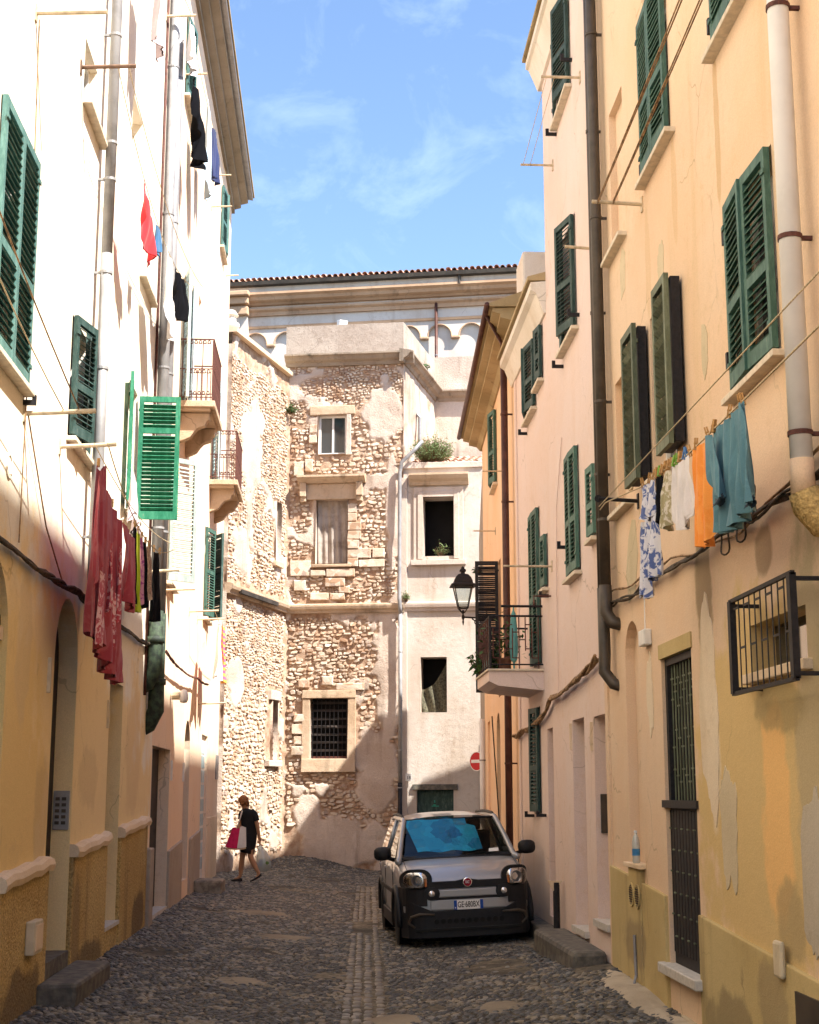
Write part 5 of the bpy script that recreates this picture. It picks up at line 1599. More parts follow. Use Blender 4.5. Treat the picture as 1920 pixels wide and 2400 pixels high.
def sunshade_mat():
    t = NT('blue_foil_sunshade')
    p = t.pos('object')
    vo = t.n('ShaderNodeTexBrick') if False else t.n('ShaderNodeTexVoronoi')
    vo.distance = 'CHEBYCHEV'
    vo.inputs['Scale'].default_value = 5.0
    t.l(p, vo.inputs['Vector'])
    sp = t.n('ShaderNodeSeparateColor'); t.l(vo.outputs['Color'], sp.inputs[0])
    c = t.mix(sp.outputs[0], (0.002, 0.085, 0.19), (0.012, 0.26, 0.40))  # paler square cells are reflections on the foil, put into its colour
    t.bump(t.noise(p, 9, 3), .5, .03)
    return t.done(c, .22, .25, .6)
M['sunshade'] = sunshade_mat()
def cpart(mb, name, mat, parent=CAR, smooth=False, bevel=0, subsurf=0):
    return mb.build(name, mat, parent, smooth=smooth, local=True, bevel=bevel, subsurf=subsurf)

stations = [(-.03, .50, .28, .60, .66), (0.0, .64, .24, .68, .76), (.07, .735, .21, .78, .835), (.22, .79, .19, .86, .90), (.55, .815, .19, .92, .985), (.88, .825, .19, .965, 1.035),
            (1.2, .83, .19, .985, 1.04), (2.2, .83, .19, .995, 1.04), (3.1, .825, .19, .99, 1.03), (3.45, .80, .22, .97, 1.0), (3.62, .72, .30, .93, .96), (3.66, .60, .36, .85, .9)]
body = MB()
ring = None
rows = []
for (y_, w, zb, zs, zt) in stations:
    half = [(0, zb), (.6 * w, zb), (.92 * w, zb + .02), (1.0 * w, zb + .14), (1.0 * w, (zb + zs) / 2), (.99 * w, zs - .09), (.955 * w, zs), (.85 * w, zt - .012), (.5 * w, zt + .004), (0, zt + .012)]
    full = half + [(-x_, z_) for x_, z_ in reversed(half[1:-1])]
    rows.append([(x_, y_, z_) for x_, z_ in full])
m_ = len(rows[0])
vs = [p_ for r__ in rows for p_ in r__]
fs = [(i * m_ + k, i * m_ + (k + 1) % m_, (i + 1) * m_ + (k + 1) % m_, (i + 1) * m_ + k) for i in range(len(rows) - 1) for k in range(m_)]
fs += [tuple(range(m_)), tuple((len(rows) - 1) * m_ + k for k in reversed(range(m_)))]
cpart(body.add(vs, fs), 'body', 'paint', smooth=True, subsurf=2)

# cabin: roof skin, pillars, glass
def lerp(a, b, t):
    return a + (b - a) * t
def grid(fn, nu, nv):
    vs = [fn(i / nu, j / nv) for i in range(nu + 1) for j in range(nv + 1)]
    fs = [(i * (nv + 1) + j, (i + 1) * (nv + 1) + j, (i + 1) * (nv + 1) + j + 1, i * (nv + 1) + j + 1) for i in range(nu) for j in range(nv)]
    return MB().add(vs, fs)
def ws(u, v, off_=0.0):
    """windscreen surface: u across, v bottom to top"""
    x_ = lerp(lerp(-.735, .735, u), lerp(-.60, .60, u), v)
    bow = .10 * (2 * u - 1) ** 2
    return (x_, lerp(.78, 1.40, v) + bow * (1 - .35 * v) + off_, lerp(1.02, 1.50, v) + .02 * math.sin(math.pi * v) + off_ * .9)
def roof(u, v):
    y_ = lerp(1.40, 3.40, v)
    hw = .61 - .03 * max(0, v - .7)
    x_ = lerp(-hw, hw, u)
    bow = .10 * (2 * u - 1) ** 2 * (1 - .35) * (1 - v)
    return (x_, y_ + bow, 1.50 + .085 * math.sin(math.pi * min(1, .12 + .8 * v)) ** .7 * (1 - (2 * u - 1) ** 4 * .85) - .02 * (2 * u - 1) ** 2)
cpart(grid(roof, 14, 12), 'roof', 'paint', smooth=True)
cpart(grid(lambda u, v: ws(lerp(.035, .965, u), lerp(.03, .965, v)), 14, 8), 'windscreen', 'car_glass', smooth=True)
fr_ = MB()
for u in (0, 1):
    s = -1 if u == 0 else 1
    fr_.tube([(s * .775, .74, 1.0)] + [tuple(Vector(ws(u, v)) + Vector((s * .01, 0, 0))) for v in (0, .25, .5, .75, 1)] + [(s * .62, 1.75, 1.515), (s * .62, 2.6, 1.52), (s * .60, 3.3, 1.49), (s * .66, 3.50, 1.2), (s * .74, 3.55, .98)], [.04, .042, .036, .034, .034, .036, .036, .036, .04, .06, .07], 8)
    fr_.tube([(s * .805, 2.25, 1.0), (s * .64, 2.2, 1.50)], .03, 6)
cpart(fr_, 'pillar_frame', 'paint', smooth=True)
cpart(MB().tube([ws(u, 0.0) for u in np.linspace(0, 1, 13)], .022, 6).tube([ws(u, 1.0) for u in np.linspace(0, 1, 13)], .016, 6), 'windscreen_seal', 'blackpl', smooth=True)
for s in (-1, 1):
    sg = MB()
    for (y0, y1, t0, t1) in ((.95, 2.22, 1.5, 2.18), (2.28, 3.42, 2.24, 3.25)):
        sg.add([(s * .80, y0, 1.01), (s * .80, y1, 1.01), (s * .635, t1, 1.49), (s * .635, t0, 1.49)], [(0, 1, 2, 3)])
    cpart(sg, 'side_window', 'car_glass_dark')
cpart(MB().add([(-.66, 3.56, 1.0), (.66, 3.56, 1.0), (.56, 3.36, 1.47), (-.56, 3.36, 1.47)], [(0, 1, 2, 3)]), 'rear_window', 'car_glass_dark')
# cabin interior
ins = MB().box(-.72, .72, .95, 3.4, .98, 1.02)
ins.box(-.70, .70, .86, 1.18, 1.0, 1.06)
for x_ in (-.36, .36):
    ins.box(x_ - .24, x_ + .24, 1.9, 2.05, .8, 1.32).box(x_ - .12, x_ + .12, 1.93, 2.02, 1.33, 1.48)
cpart(ins, 'interior', 'blackpl', bevel=.02)
# sunshade against the glass, right side of the screen left free
def shade(u, v):
    uu = lerp(lerp(.16, .03, min(1, v * 1.3)), lerp(.74, .66, 1 if v > .72 else 0), u)
    return ws(uu, lerp(.07, .93, v), .05 + .012 * math.sin(u * 14 + v * 5))
cpart(grid(shade, 22, 14), 'sunshade', 'sunshade', smooth=True)
cpart(MB().add([ws(.79, .05, .03), ws(.88, .05, .03), ws(.89, .13, .03), ws(.80, .12, .03)], [(0, 1, 2, 3)]), 'paper_slip', 'plate_white')
wp = MB()
for (u0, u1) in ((.10, .55), (.52, .93)):
    wp.tube([ws(u0, -.02, -.03), ws((u0 + u1) / 2, .045, -.03), ws(u1, .06, -.03)], .008, 5)
cpart(wp, 'wiper', 'blackpl')
for s in (-1, 1):
    rr = MB().tube([(s * .61, 1.55, 1.50), (s * .61, 1.66, 1.545), (s * .61, 2.4, 1.57), (s * .60, 3.1, 1.55), (s * .60, 3.2, 1.50)], .022, 6)
    cpart(rr, 'roof_rail', 'blackpl', smooth=True)
    mr = MB()
    mvs = []
    for (yy_, sc2) in ((-.07, .35), (-.05, .8), (-.01, 1.0), (.04, .96), (.05, .8)):
        for k in range(16):
            aa_ = 2 * math.pi * k / 16
            mvs.append((s * .945 + .115 * sc2 * math.copysign(abs(math.cos(aa_)) ** .7, math.cos(aa_)), 1.02 + yy_, 1.105 + .088 * sc2 * math.copysign(abs(math.sin(aa_)) ** .7, math.sin(aa_))))
    mr.add(mvs, [(i * 16 + k, i * 16 + (k + 1) % 16, i * 16 + 16 + (k + 1) % 16, i * 16 + 16 + k) for i in range(4) for k in range(16)] + [tuple(range(16)), tuple(64 + k for k in reversed(range(16)))])
    mr.tube([(s * .80, 1.05, 1.02), (s * .88, 1.03, 1.05), (s * .93, 1.02, 1.07)], .03, 6)
    mo = cpart(mr, 'mirror', 'blackpl', smooth=True)

# front end
def bend(x_):
    return float(np.interp(abs(x_), [0, .40, .52, .64, .72, .76, .79, .82], [-.035, -.03, -.015, .02, .075, .14, .24, .5]))
def bpanel(x0, x1, z0, z1, out, th=.03, n=14, zf0=None, zf1=None):
    """strip wrapped round the nose"""
    mb = MB()
    vs = []
    for i in range(n + 1):
        x_ = lerp(x0, x1, i / n)
        a_, b_ = (zf0(x_) if zf0 else z0), (zf1(x_) if zf1 else z1)
        y_ = bend(x_)
        vs += [(x_, y_ - out, a_), (x_, y_ - out, b_), (x_, y_ + th, b_), (x_, y_ + th, a_)]
    fs = [(4 * i + k, 4 * i + (k + 1) % 4, 4 * i + 4 + (k + 1) % 4, 4 * i + 4 + k) for i in range(n) for k in range(4)] + [(0, 1, 2, 3), (4 * n + 3, 4 * n + 2, 4 * n + 1, 4 * n)]
    return mb.add(vs, fs)
cpart(bpanel(-.50, .50, .70, .80, .022, zf1=lambda x_: .785 + .03 * (1 - min(1, abs(x_) / .12)) if abs(x_) < .12 else .785), 'grille_strip', 'blackpl', bevel=.006)
cpart(bpanel(-.80, .80, .12, .44, .035, n=24, zf1=lambda x_: .44 + .16 * max(0, (abs(x_) - .45) / .35)), 'lower_bumper', 'blackpl', bevel=.01)
for s in (-1, 1):
    cpart(bpanel(*sorted((s * .50, s * .81)), .50, .72, .028, n=10), 'bumper_corner', 'blackpl', bevel=.01)
cpart(bpanel(-.44, .44, .595, .685, .034, n=12), 'bumper_bar', 'paint', bevel=.012)
cpart(bpanel(-.40, .40, .565, .60, .022, n=12), 'bumper_slot', 'blackpl', bevel=.004)
cpart(bpanel(-.46, .46, .43, .565, .030, n=12, zf0=lambda x_: .45), 'bumper_plate_area', 'paint', bevel=.008)
cpart(MB().tube([(s_ * .70, lerp(.16, .80, t_), lerp(.862, 1.005, t_) + .012) for s_, t_ in [(-1, 1), (-1, .5), (-1, .0)]], .004, 4).tube([(.70, lerp(.16, .80, t_), lerp(.862, 1.005, t_) + .012) for t_ in (1, .5, 0)], .004, 4), 'bonnet_gap', 'ink')
# lower skid guard with holes
sk_ = bpanel(-.66, .66, .20, .235, .055, n=16)
sk_.v += []
cpart(sk_, 'skid_guard', 'tyre', bevel=.006)
for k in range(11):
    x_ = -.40 + k * .08
    cpart(MB().lathe([(.032, -.004), (.032, .012), (.022, .012), (.022, -.004)], (x_, bend(x_) - .040, .315), 10, 'y'), 'guard_ring', 'tyre')
for s in (-1, 1):
    g = MB().tube([(s * .42, bend(.42) - .05, .40), (s * .60, bend(.60) - .05, .405), (s * .70, bend(.70) - .04, .37), (s * .73, bend(.73) - .04, .30), (s * .66, bend(.66) - .04, .25)], [.012, .02, .022, .02, .014], 8)
    cpart(g, 'fog_lamp_surround', 'pipe_brown', smooth=True)
def rbox(cx, cz_, w, h, r, n=5):
    """rounded rectangle outline (x,z)"""
    pts = []
    for (sx, sz, a0) in ((1, 1, 0), (-1, 1, 90), (-1, -1, 180), (1, -1, 270)):
        for k in range(n + 1):
            a = R(a0 + 90 * k / n)
            pts.append((cx + sx * (w / 2 - r) + r * math.cos(a), cz_ + sz * (h / 2 - r) + r * math.sin(a)))
    return pts
def pad(outline, out0, out1, bulge=0.0, center=None):
    n = len(outline)
    cx = sum(p_[0] for p_ in outline) / n; cz_ = sum(p_[1] for p_ in outline) / n
    vs = [(x_, bend(x_) - out0, z_) for x_, z_ in outline] + [(x_, bend(x_) - out1, z_) for x_, z_ in outline]
    vs += [(lerp(cx, x_, .55), bend(lerp(cx, x_, .55)) - out1 - bulge, lerp(cz_, z_, .55)) for x_, z_ in outline] + [(cx, bend(cx) - out1 - bulge * 1.2, cz_)]
    fs = []
    for q in range(2):
        fs += [(q * n + i, q * n + (i + 1) % n, (q + 1) * n + (i + 1) % n, (q + 1) * n + i) for i in range(n)]
    fs += [(2 * n + i, 2 * n + (i + 1) % n, 3 * n) for i in range(n)]
    return MB().add(vs, fs)
for s in (-1, 1):
    cpart(pad(rbox(s * .615, .795, .37, .285, .12), -.06, .018, .004), 'headlamp_surround', 'blackpl', smooth=False)
    hl = cpart(pad(rbox(s * .63, .80, .275, .205, .085), .0, .024, .003), 'headlamp', 'chrome', smooth=True)
    cpart(pad(rbox(s * .63, .80, .277, .207, .085), .026, .034, .018), 'headlamp_lens', 'lamp_glass', hl, smooth=True)
    cpart(MB().lathe([(.01, .01), (.05, -.005), (.066, -.02)], (s * .62, bend(.62) - .028, .805), 16, 'y', cap=False), 'reflector', 'alloy', hl, smooth=True)
    cpart(pad(rbox(s * .515, .78, .03, .10, .014), .0, .036, .002), 'indicator', 'amber', hl)
    cpart(pad(rbox(s * .44, .645, .19, .15, .07), -.03, .045, .004), 'daylamp_pod', 'blackpl')
    dl = cpart(MB().lathe([(.012, -.012), (.036, -.008), (.040, .006), (.034, .01)], (s * .445, bend(.445) - .052, .645), 16, 'y'), 'daytime_lamp', 'chrome', smooth=True)
# round badge with red field
bg = cpart(MB().lathe([(.047, -.016), (.056, -.016), (.058, .012), (.001, .012)], (0, bend(0) - .030, .765), 24, 'y', cap=False), 'badge', 'chrome', smooth=True)
cpart(MB().lathe([(.001, -.002), (.047, -.002), (.047, .02)], (0, bend(0) - .040, .765), 24, 'y'), 'badge_field', 'badge_red', bg)
def text_mesh(body_, size, mat, name, extrude=.0012, align='CENTER'):
    cu = bpy.data.curves.new(name, 'FONT')
    cu.body = body_; cu.size = size; cu.offset = size * .012; cu.extrude = extrude; cu.align_x = align; cu.align_y = 'CENTER'
    ob = bpy.data.objects.new(name, cu)
    col.objects.link(ob)
    dg = bpy.context.evaluated_depsgraph_get()
    me_ = bpy.data.meshes.new_from_object(ob.evaluated_get(dg))
    bpy.data.objects.remove(ob)
    bpy.data.curves.remove(cu)
    me_.name = name
    me_.materials.clear(); me_.materials.append(M[mat])
    return me_
link('badge_letters', text_mesh('FIAT', .034, 'plate_white', 'badge_letters'), bg, (0, bend(0) - .0435, .765), (R(90), 0, 0), True).scale = (.75, 1.35, 1)
pl = cpart(MB().box(-.18, .18, -.075, -.066, .445, .555), 'number_plate', 'plate_white')
for x0, x1 in ((-.18, -.142), (.142, .18)):
    cpart(MB().box(x0, x1, -.0768, -.0752, .446, .554), 'plate_band', 'plate_blue', pl)
link('plate_letters', text_mesh('GE\u00b7680BX', .088, 'ink', 'plate_letters', .0006), pl, (0, -.0765, .50), (R(90), 0, 0), True).scale = (.72, 1.1, 1)
cpart(MB().box(-.166, -.156, -.0778, -.0769, .46, .475), 'country_letter', 'plate_white', pl)
# wheels, arch cladding, sills, doors
for s in (-1, 1):
    for y_ in (.66, 2.96):
        wc = (s * .735, y_, .305)
        w_ = cpart(MB().lathe([(.19, -.09), (.27, -.095), (.300, -.075), (.305, 0), (.300, .075), (.27, .095), (.19, .09)], wc, 28, 'x'), 'wheel', 'tyre', smooth=True)
        rim = MB().lathe([(.01, s * .075), (.05, s * .08), (.06, s * .06), (.17, s * .055), (.195, s * .085), (.195, s * .02)], wc, 24, 'x', cap=False)
        for k in range(7):
            a = 2 * math.pi * k / 7
            rim.tube([(wc[0] + s * .07, y_ + .05 * math.cos(a), .305 + .05 * math.sin(a)), (wc[0] + s * .075, y_ + .18 * math.cos(a), .305 + .18 * math.sin(a))], .016, 5)
        cpart(rim, 'rim', 'alloy', w_, smooth=False)
        arc = [(s * .822, y_ + .375 * math.cos(R(q)), .32 + .375 * math.sin(R(q))) for q in range(-12, 193, 12)]
        cpart(MB().tube(arc, .04, 8), 'arch_cladding', 'blackpl', smooth=True)
        dk = [(s * .826, y_ + .35 * math.cos(R(q)), .32 + .35 * math.sin(R(q))) for q in range(0, 360, 15)]
        cpart(MB().add(dk + [(s * .826, y_, .32)], [(i, (i + 1) % 24, 24) for i in range(24)]), 'wheel_well', 'tyre')
    cpart(MB().box(*sorted((s * .815, s * .85)), 1.05, 2.6, .19, .36), 'sill_cladding', 'blackpl', bevel=.015)
    cpart(MB().box(*sorted((s * .825, s * .842)), 1.1, 3.4, .60, .66), 'door_strip', 'blackpl', bevel=.005)
    for y_ in (2.05, 3.0):
        cpart(MB().box(*sorted((s * .83, s * .85)), y_ - .16, y_, .88, .91), 'door_handle', 'paint', bevel=.006)
    for y_ in (1.02, 2.23, 3.05):
        cpart(MB().box(*sorted((s * .822, s * .8315)), y_ - .004, y_ + .004, .40, .97), 'door_gap', 'ink')

# ================================================================== woman walking
def skin_mesh(name, joints, edges, mat, sub=2, root=0):
    me_ = bpy.data.meshes.new(name)
    me_.from_pydata([j[0] for j in joints], edges, [])
    ob = bpy.data.objects.new(name, me_)
    col.objects.link(ob)
    md = ob.modifiers.new('skin', 'SKIN')
    md.use_smooth_shade = True
    if not me_.skin_vertices:
        me_.attributes.new('sv', 'FLOAT', 'POINT')
    for v, j in zip(me_.skin_vertices[0].data, joints):
        r0 = j[1] if isinstance(j[1], tuple) else (j[1], j[1])
        v.radius = r0
    me_.skin_vertices[0].data[root].use_root = True
    s_ = ob.modifiers.new('sub', 'SUBSURF'); s_.levels = sub; s_.render_levels = sub
    dg = bpy.context.evaluated_depsgraph_get()
    out = bpy.data.meshes.new_from_object(ob.evaluated_get(dg))
    bpy.data.objects.remove(ob)
    out.name = name
    out.materials.clear(); out.materials.append(M[mat])
    out.polygons.foreach_set('use_smooth', [True] * len(out.polygons))
    return out
M['skin'] = simple('tanned_skin', (0.46, 0.24, 0.13), .55, 0, .08, 6)
M['dress'] = simple('black_dress', (0.010, 0.010, 0.012), .85, 0, .1, 20, .2)
M['hair'] = simple('auburn_hair', (0.30, 0.12, 0.035), .6, 0, .3, 25, .4, .3, 'object', (0.16, 0.055, 0.018))
M['shoe'] = simple('black_shoe', (0.012, 0.012, 0.014), .5)
M['tote_w'] = simple('white_canvas', (0.72, 0.68, 0.62), .85, 0, .05, 12)
M['tote_p'] = simple('pink_canvas', (0.62, 0.015, 0.10), .8, 0, .1, 12)
M['tote_b'] = simple('straw_base', (0.55, 0.40, 0.24), .85, 0, .1, 30)
# local frame: x to the right in the picture, y away; she walks to the left and away
px_, py_ = -1.70, 30.0
zg = float(gz(px_, py_))
WO = empty('person', (px_, py_, zg + .015), 'woman with short auburn hair in a black dress walking away, tote on her shoulder', 'person', None, R(0))
Jn = [((.02, 0, .88), (.115, .10)), ((.02, 0, 1.02), (.11, .095)), ((.02, -.01, 1.20), (.12, .10)), ((.0, -.01, 1.33), (.10, .085)), ((-.05, 0, 1.41), (.05, .05)), ((-.085, .005, 1.475), (.052, .056)),
      ((-.10, .01, 1.545), (.078, .088)), ((-.105, .01, 1.61), (.06, .07)),
      # left arm (far-left in picture), bent round the bag
      ((-.13, .10, 1.32), (.052, .05)), ((-.15, .17, 1.12), (.040, .042)), ((-.20, .02, 1.00), (.032, .034)), ((-.26, -.09, 1.02), (.024, .03)),
      # right arm hanging
      ((.13, -.06, 1.31), (.055, .052)), ((.20, -.08, 1.08), (.042, .042)), ((.235, -.06, .86), (.032, .034)), ((.25, -.05, .79), (.022, .03)),
      # legs
      ((-.04, .07, .82), (.09, .085)), ((-.10, .09, .47), (.055, .06)), ((-.115, .10, .29), (.055, .058)), ((-.13, .11, .10), (.034, .036)), ((-.185, .10, .04), (.035, .03)), ((-.26, .09, .028), (.03, .022)),
      ((.07, -.05, .82), (.09, .085)), ((.07, -.07, .48), (.056, .06)), ((.15, -.08, .32), (.055, .058)), ((.245, -.09, .16), (.034, .036)), ((.23, -.09, .085), (.036, .03)), ((.16, -.09, .03), (.03, .022))]
E_ = [(0, 1), (1, 2), (2, 3), (3, 4), (4, 5), (5, 6), (6, 7), (3, 8), (8, 9), (9, 10), (10, 11), (3, 12), (12, 13), (13, 14), (14, 15), (0, 16), (16, 17), (17, 18), (18, 19), (19, 20), (20, 21), (0, 22), (22, 23), (23, 24), (24, 25), (25, 26), (26, 27)]
link('body', skin_mesh('body', Jn, E_, 'skin'), WO, None, None, True)
# fingers
def hand(base, dirv, side, curl, name='hand'):
    d_ = Vector(dirv).normalized(); s_ = Vector(side).normalized(); n_ = d_.cross(s_)
    b = Vector(base)
    mb = MB()
    mb.tube([b, b + d_ * .035, b + d_ * .065], [.018, .026, .022], 8)
    for k, ln in enumerate((.058, .068, .064, .050)):
        o = b + d_ * .06 + s_ * (-.024 + .016 * k)
        mb.tube([o, o + d_ * ln * .45 + n_ * curl * .3 * ln, o + d_ * ln * .75 + n_ * curl * .9 * ln, o + d_ * ln * .8 + n_ * curl * 1.4 * ln], [.0085, .0082, .0075, .006], 6)
    t_ = b + d_ * .02 - s_ * .024
    mb.tube([t_, t_ - s_ * .02 + d_ * .025, t_ - s_ * .018 + d_ * .05 + n_ * curl * .02], [.010, .0095, .007], 6)
    return mb.build(name, 'skin', WO, smooth=True, local=True)
hand((.246, -.05, .80), (.05, .0, -1), (.2, 1, 0), .9)
hand((-.255, -.085, 1.02), (-.7, -.5, -.35), (0, .5, 1), .8)
# face: nose, brow, mouth and ears on the head, turned left
fc = MB().tube([(-.180, -.02, 1.56), (-.202, -.028, 1.535), (-.182, -.022, 1.525)], [.010, .013, .009], 6)
fc.tube([(-.172, -.05, 1.50), (-.181, -.02, 1.498), (-.174, .01, 1.50)], .007, 5)
fc.lathe([(.004, -.012), (.022, -.006), (.026, .004), (.012, .012)], (-.085, -.075, 1.545), 8, 'y')
fc.lathe([(.004, -.012), (.022, -.006), (.026, .004), (.012, .012)], (-.095, .095, 1.545), 8, 'y')
fc.build('face', 'skin', WO, smooth=True, local=True)
MB().tube([(-.178, -.045, 1.562), (-.18, -.038, 1.562)], .008, 6).tube([(-.18, .02, 1.562), (-.178, .028, 1.562)], .008, 6).build('eye', 'ink', WO, local=True)
# hair: bob of overlapping locks
hr = MB()
rh = random.Random(2)
hc = Vector((-.098, .012, 1.575))
for k in range(150):
    th_ = rh.uniform(0, 2 * math.pi); ph = rh.uniform(0, 1)
    up_ = 1 - ph * 1.35
    dx, dy = math.cos(th_), math.sin(th_)
    if dx < -.55 and up_ < .45:
        continue
    r0 = math.sqrt(max(0, 1 - up_ * up_)) if abs(up_) <= 1 else .3
    p0 = hc + Vector((dx * r0 * .094, dy * r0 * .10, up_ * .095))
    p1 = p0 + Vector((dx * .014 + rh.uniform(-.012, .012), dy * .014 + rh.uniform(-.012, .012), -.045))
    p2 = p1 + Vector((-dx * .006, -dy * .006, -.040))
    hr.tube([p0 + Vector((-dx * .02, -dy * .02, .015)), p0, p1, p2], [.016, .019, .016, .006], 5)
hr.build('hair', 'hair', WO, smooth=True, local=True)
# dress with short sleeves: rings of (centre, half width, half depth)
def loft(rings, n=20, wob=.0, seed=0):
    vs = []
    for i, (c, rx, ry, sk) in enumerate(rings):
        for k in range(n):
            a = 2 * math.pi * k / n
            q = 1 + wob * math.sin(a * 5 + i * .7 + seed) * min(1, i / 4)
            vs.append((c[0] + rx * q * math.cos(a), c[1] + ry * q * math.sin(a), c[2] + sk * math.cos(a)))
    m = len(rings)
    fs = [(i * n + k, i * n + (k + 1) % n, (i + 1) * n + (k + 1) % n, (i + 1) * n + k) for i in range(m - 1) for k in range(n)]
    return MB().add(vs, fs)
dm = loft([((-.055, 0, 1.425), .062, .062, .0), ((-.03, 0, 1.40), .10, .10, 0), ((.0, 0, 1.36), .155, .145, 0), ((.015, 0, 1.26), .165, .14, 0), ((.03, 0, 1.12), .158, .135, 0), ((.035, 0, 1.0), .150, .135, 0),
           ((.03, 0, .88), .165, .15, 0), ((.02, 0, .75), .165, .155, 0), ((.005, 0, .62), .150, .15, 0), ((.0, 0, .545), .145, .145, -.03), ((.0, 0, .55), .12, .12, -.03)], 24, .03)
dm.tube([(-.06, .05, 1.37), (-.12, .10, 1.32), (-.145, .135, 1.21)], [.07, .074, .066], 10, False)
dm.tube([(.06, -.03, 1.36), (.13, -.06, 1.30), (.175, -.07, 1.175)], [.075, .078, .068], 10, False)
dm.build('dress', 'dress', WO, smooth=True, local=True)
sh_ = MB()
for (x_, y_, h) in ((-.19, .095, .0), (.20, -.09, .55)):
    vs = []
    prof = [(.10, .030, .055), (.06, .036, .06), (.0, .042, .045), (-.06, .046, .04), (-.105, .036, .03), (-.125, .016, .02)]
    for (dx, hw, hz) in prof:
        for (qy, qz) in ((-1, 0), (-1, .6), (-.5, 1), (.5, 1), (1, .6), (1, 0)):
            vs.append((x_ + dx, y_ + qy * hw, -.005 + qz * hz + h * max(0, dx + .09)))
    fs = [(i * 6 + k, i * 6 + (k + 1) % 6, i * 6 + 6 + (k + 1) % 6, i * 6 + 6 + k) for i in range(5) for k in range(6)] + [(0, 1, 2, 3, 4, 5), (35, 34, 33, 32, 31, 30)]
    sh_.add(vs, fs)
sh_.build('shoe', 'shoe', WO, smooth=True, local=True)
# tote bag
TB = empty('tote_bag', (px_ - .21, py_ - .12, zg + .66), 'pink and white tote bag on the walking woman\'s shoulder', 'bag')
def bagpart(x0, x1, zt, zb, name, mat, d=.07):
    vs = []
    n = 8
    for i in range(n + 1):
        u = i / n
        x_ = lerp(x0, x1, u)
        for j in range(7):
            v = j / 6
            xx = x_ * (1.0 - .35 * v) + .055 * v
            bulge = d * math.sqrt(max(0, 1 - ((x_) / .24) ** 2)) * (1 - .7 * v)
            z_ = lerp(zb + .03 * (2 * abs(x_) / .44) ** 2, zt + .01 * math.sin(u * 5), v)
            vs.append((xx, -bulge, z_))
    fs = [(i * 7 + j, (i + 1) * 7 + j, (i + 1) * 7 + j + 1, i * 7 + j + 1) for i in range(n) for j in range(6)]
    k0 = len(vs)
    vs += [(x_, -y_, z_) for x_, y_, z_ in vs]
    fs += [tuple(k0 + i for i in reversed(f)) for f in fs]
    return MB().add(vs, fs).build(name, mat, TB, smooth=True, local=True)
bagpart(-.22, .02, .40, .0, 'pink_panel', 'tote_p', .08)
bagpart(.02, .20, .42, .0, 'white_panel', 'tote_w', .08)
bagpart(-.215, .195, .06, -.03, 'base', 'tote_b', .085)
MB().tube([(.00, -.02, .38), (.055, -.05, .55), (.10, -.02, .72), (.10, .05, .755), (.11, .10, .6)], [.008, .014, .015, .014, .010], 6).build('strap', 'tote_w', TB, smooth=True, local=True)
# plastic carrier bag
PB = empty('carrier_bag', (px_ + .34, py_ - .03, zg + .20), 'translucent plastic carrier bag hanging from the woman\'s hand', 'bag')
def plastic():
    t = NT('translucent_plastic')
    d_ = t.n('ShaderNodeBsdfDiffuse'); d_.inputs['Color'].default_value = (.55, .62, .60, 1)
    tr = t.n('ShaderNodeBsdfTransparent'); g = t.n('ShaderNodeBsdfGlossy'); g.inputs['Roughness'].default_value = .25
    m1 = t.n('ShaderNodeMixShader'); m1.inputs[0].default_value = .45
    m2 = t.n('ShaderNodeMixShader'); m2.inputs[0].default_value = .12
    t.l(d_.outputs[0], m1.inputs[1]); t.l(tr.outputs[0], m1.inputs[2]); t.l(m1.outputs[0], m2.inputs[1]); t.l(g.outputs[0], m2.inputs[2])
    t.l(m2.outputs[0], t.t.nodes['Material Output'].inputs['Surface'])
    return t.m
M['plastic'] = plastic()
bl = loft([((-.09, 0, .56), .008, .01, 0), ((-.08, 0, .50), .03, .02, 0), ((-.05, 0, .40), .09, .045, 0), ((-.02, 0, .28), .13, .07, 0), ((.0, 0, .14), .14, .08, 0), ((.0, 0, .03), .12, .07, 0), ((.0, 0, .0), .03, .02, 0)], 18, .12)
bl.build('bag_skin', 'plastic', PB, smooth=True, local=True)
MB().tube([(-.09, 0, .55), (-.10, -.02, .60)], .006, 5).tube([(-.085, .01, .55), (-.09, .02, .60)], .006, 5).build('handle', 'tote_w', PB, local=True)
MB().box(-.10, -.03, -.03, .03, .10, .24).build('carton', 'plate_blue', PB, local=True, bevel=.008)
M['greenery'] = simple('lettuce_green', (0.09, 0.19, 0.05), .7, 0, .3, 20)
MB().lathe([(.01, .0), (.06, .02), (.08, .09), (.05, .16), (.01, .18)], (.04, 0, .08), 10).build('lettuce', 'greenery', PB, local=True)

# ================================================================== street furniture
SL = empty('street_lamp', FR4.P(6.35, 5.1, 0), 'black iron lantern on a scrolled bracket at the corner of the lane', 'street lamp')
lb_ = Vector(FR4.P(6.35, 5.1, 0))
lc = Vector((lb_.x - .47, lb_.y, 5.12))
br = MB().tube([lb_, lc], .018, 8).tube([lb_ + Vector((0, 0, -.35)), lb_ + Vector((-.08, 0, -.22)), lb_ + Vector((-.22, 0, -.06)), lb_ + Vector((-.3, 0, -.01))], .014, 6)
sc_ = []
for k in range(16):
    t_ = k / 15 * 7.0
    r0 = .075 * (1 - t_ / 9)
    sc_.append((lb_.x - .20 + r0 * math.cos(t_), lb_.y, 5.02 + r0 * math.sin(t_)))
br.tube(sc_, .010, 6)
br.box(lb_.x - .02, lb_.x + .02, lb_.y - .05, lb_.y + .05, 4.7, 5.3)
br.build('bracket', 'iron', SL)
MB().lathe([(.004, -.16), (.012, -.13), (.022, -.09), (.012, -.06), (.030, -.02), (.030, .02), (.014, .06), (.026, .10), (.012, .14)], tuple(lc), 12).build('finial', 'iron', SL, smooth=True)
zl = 5.30
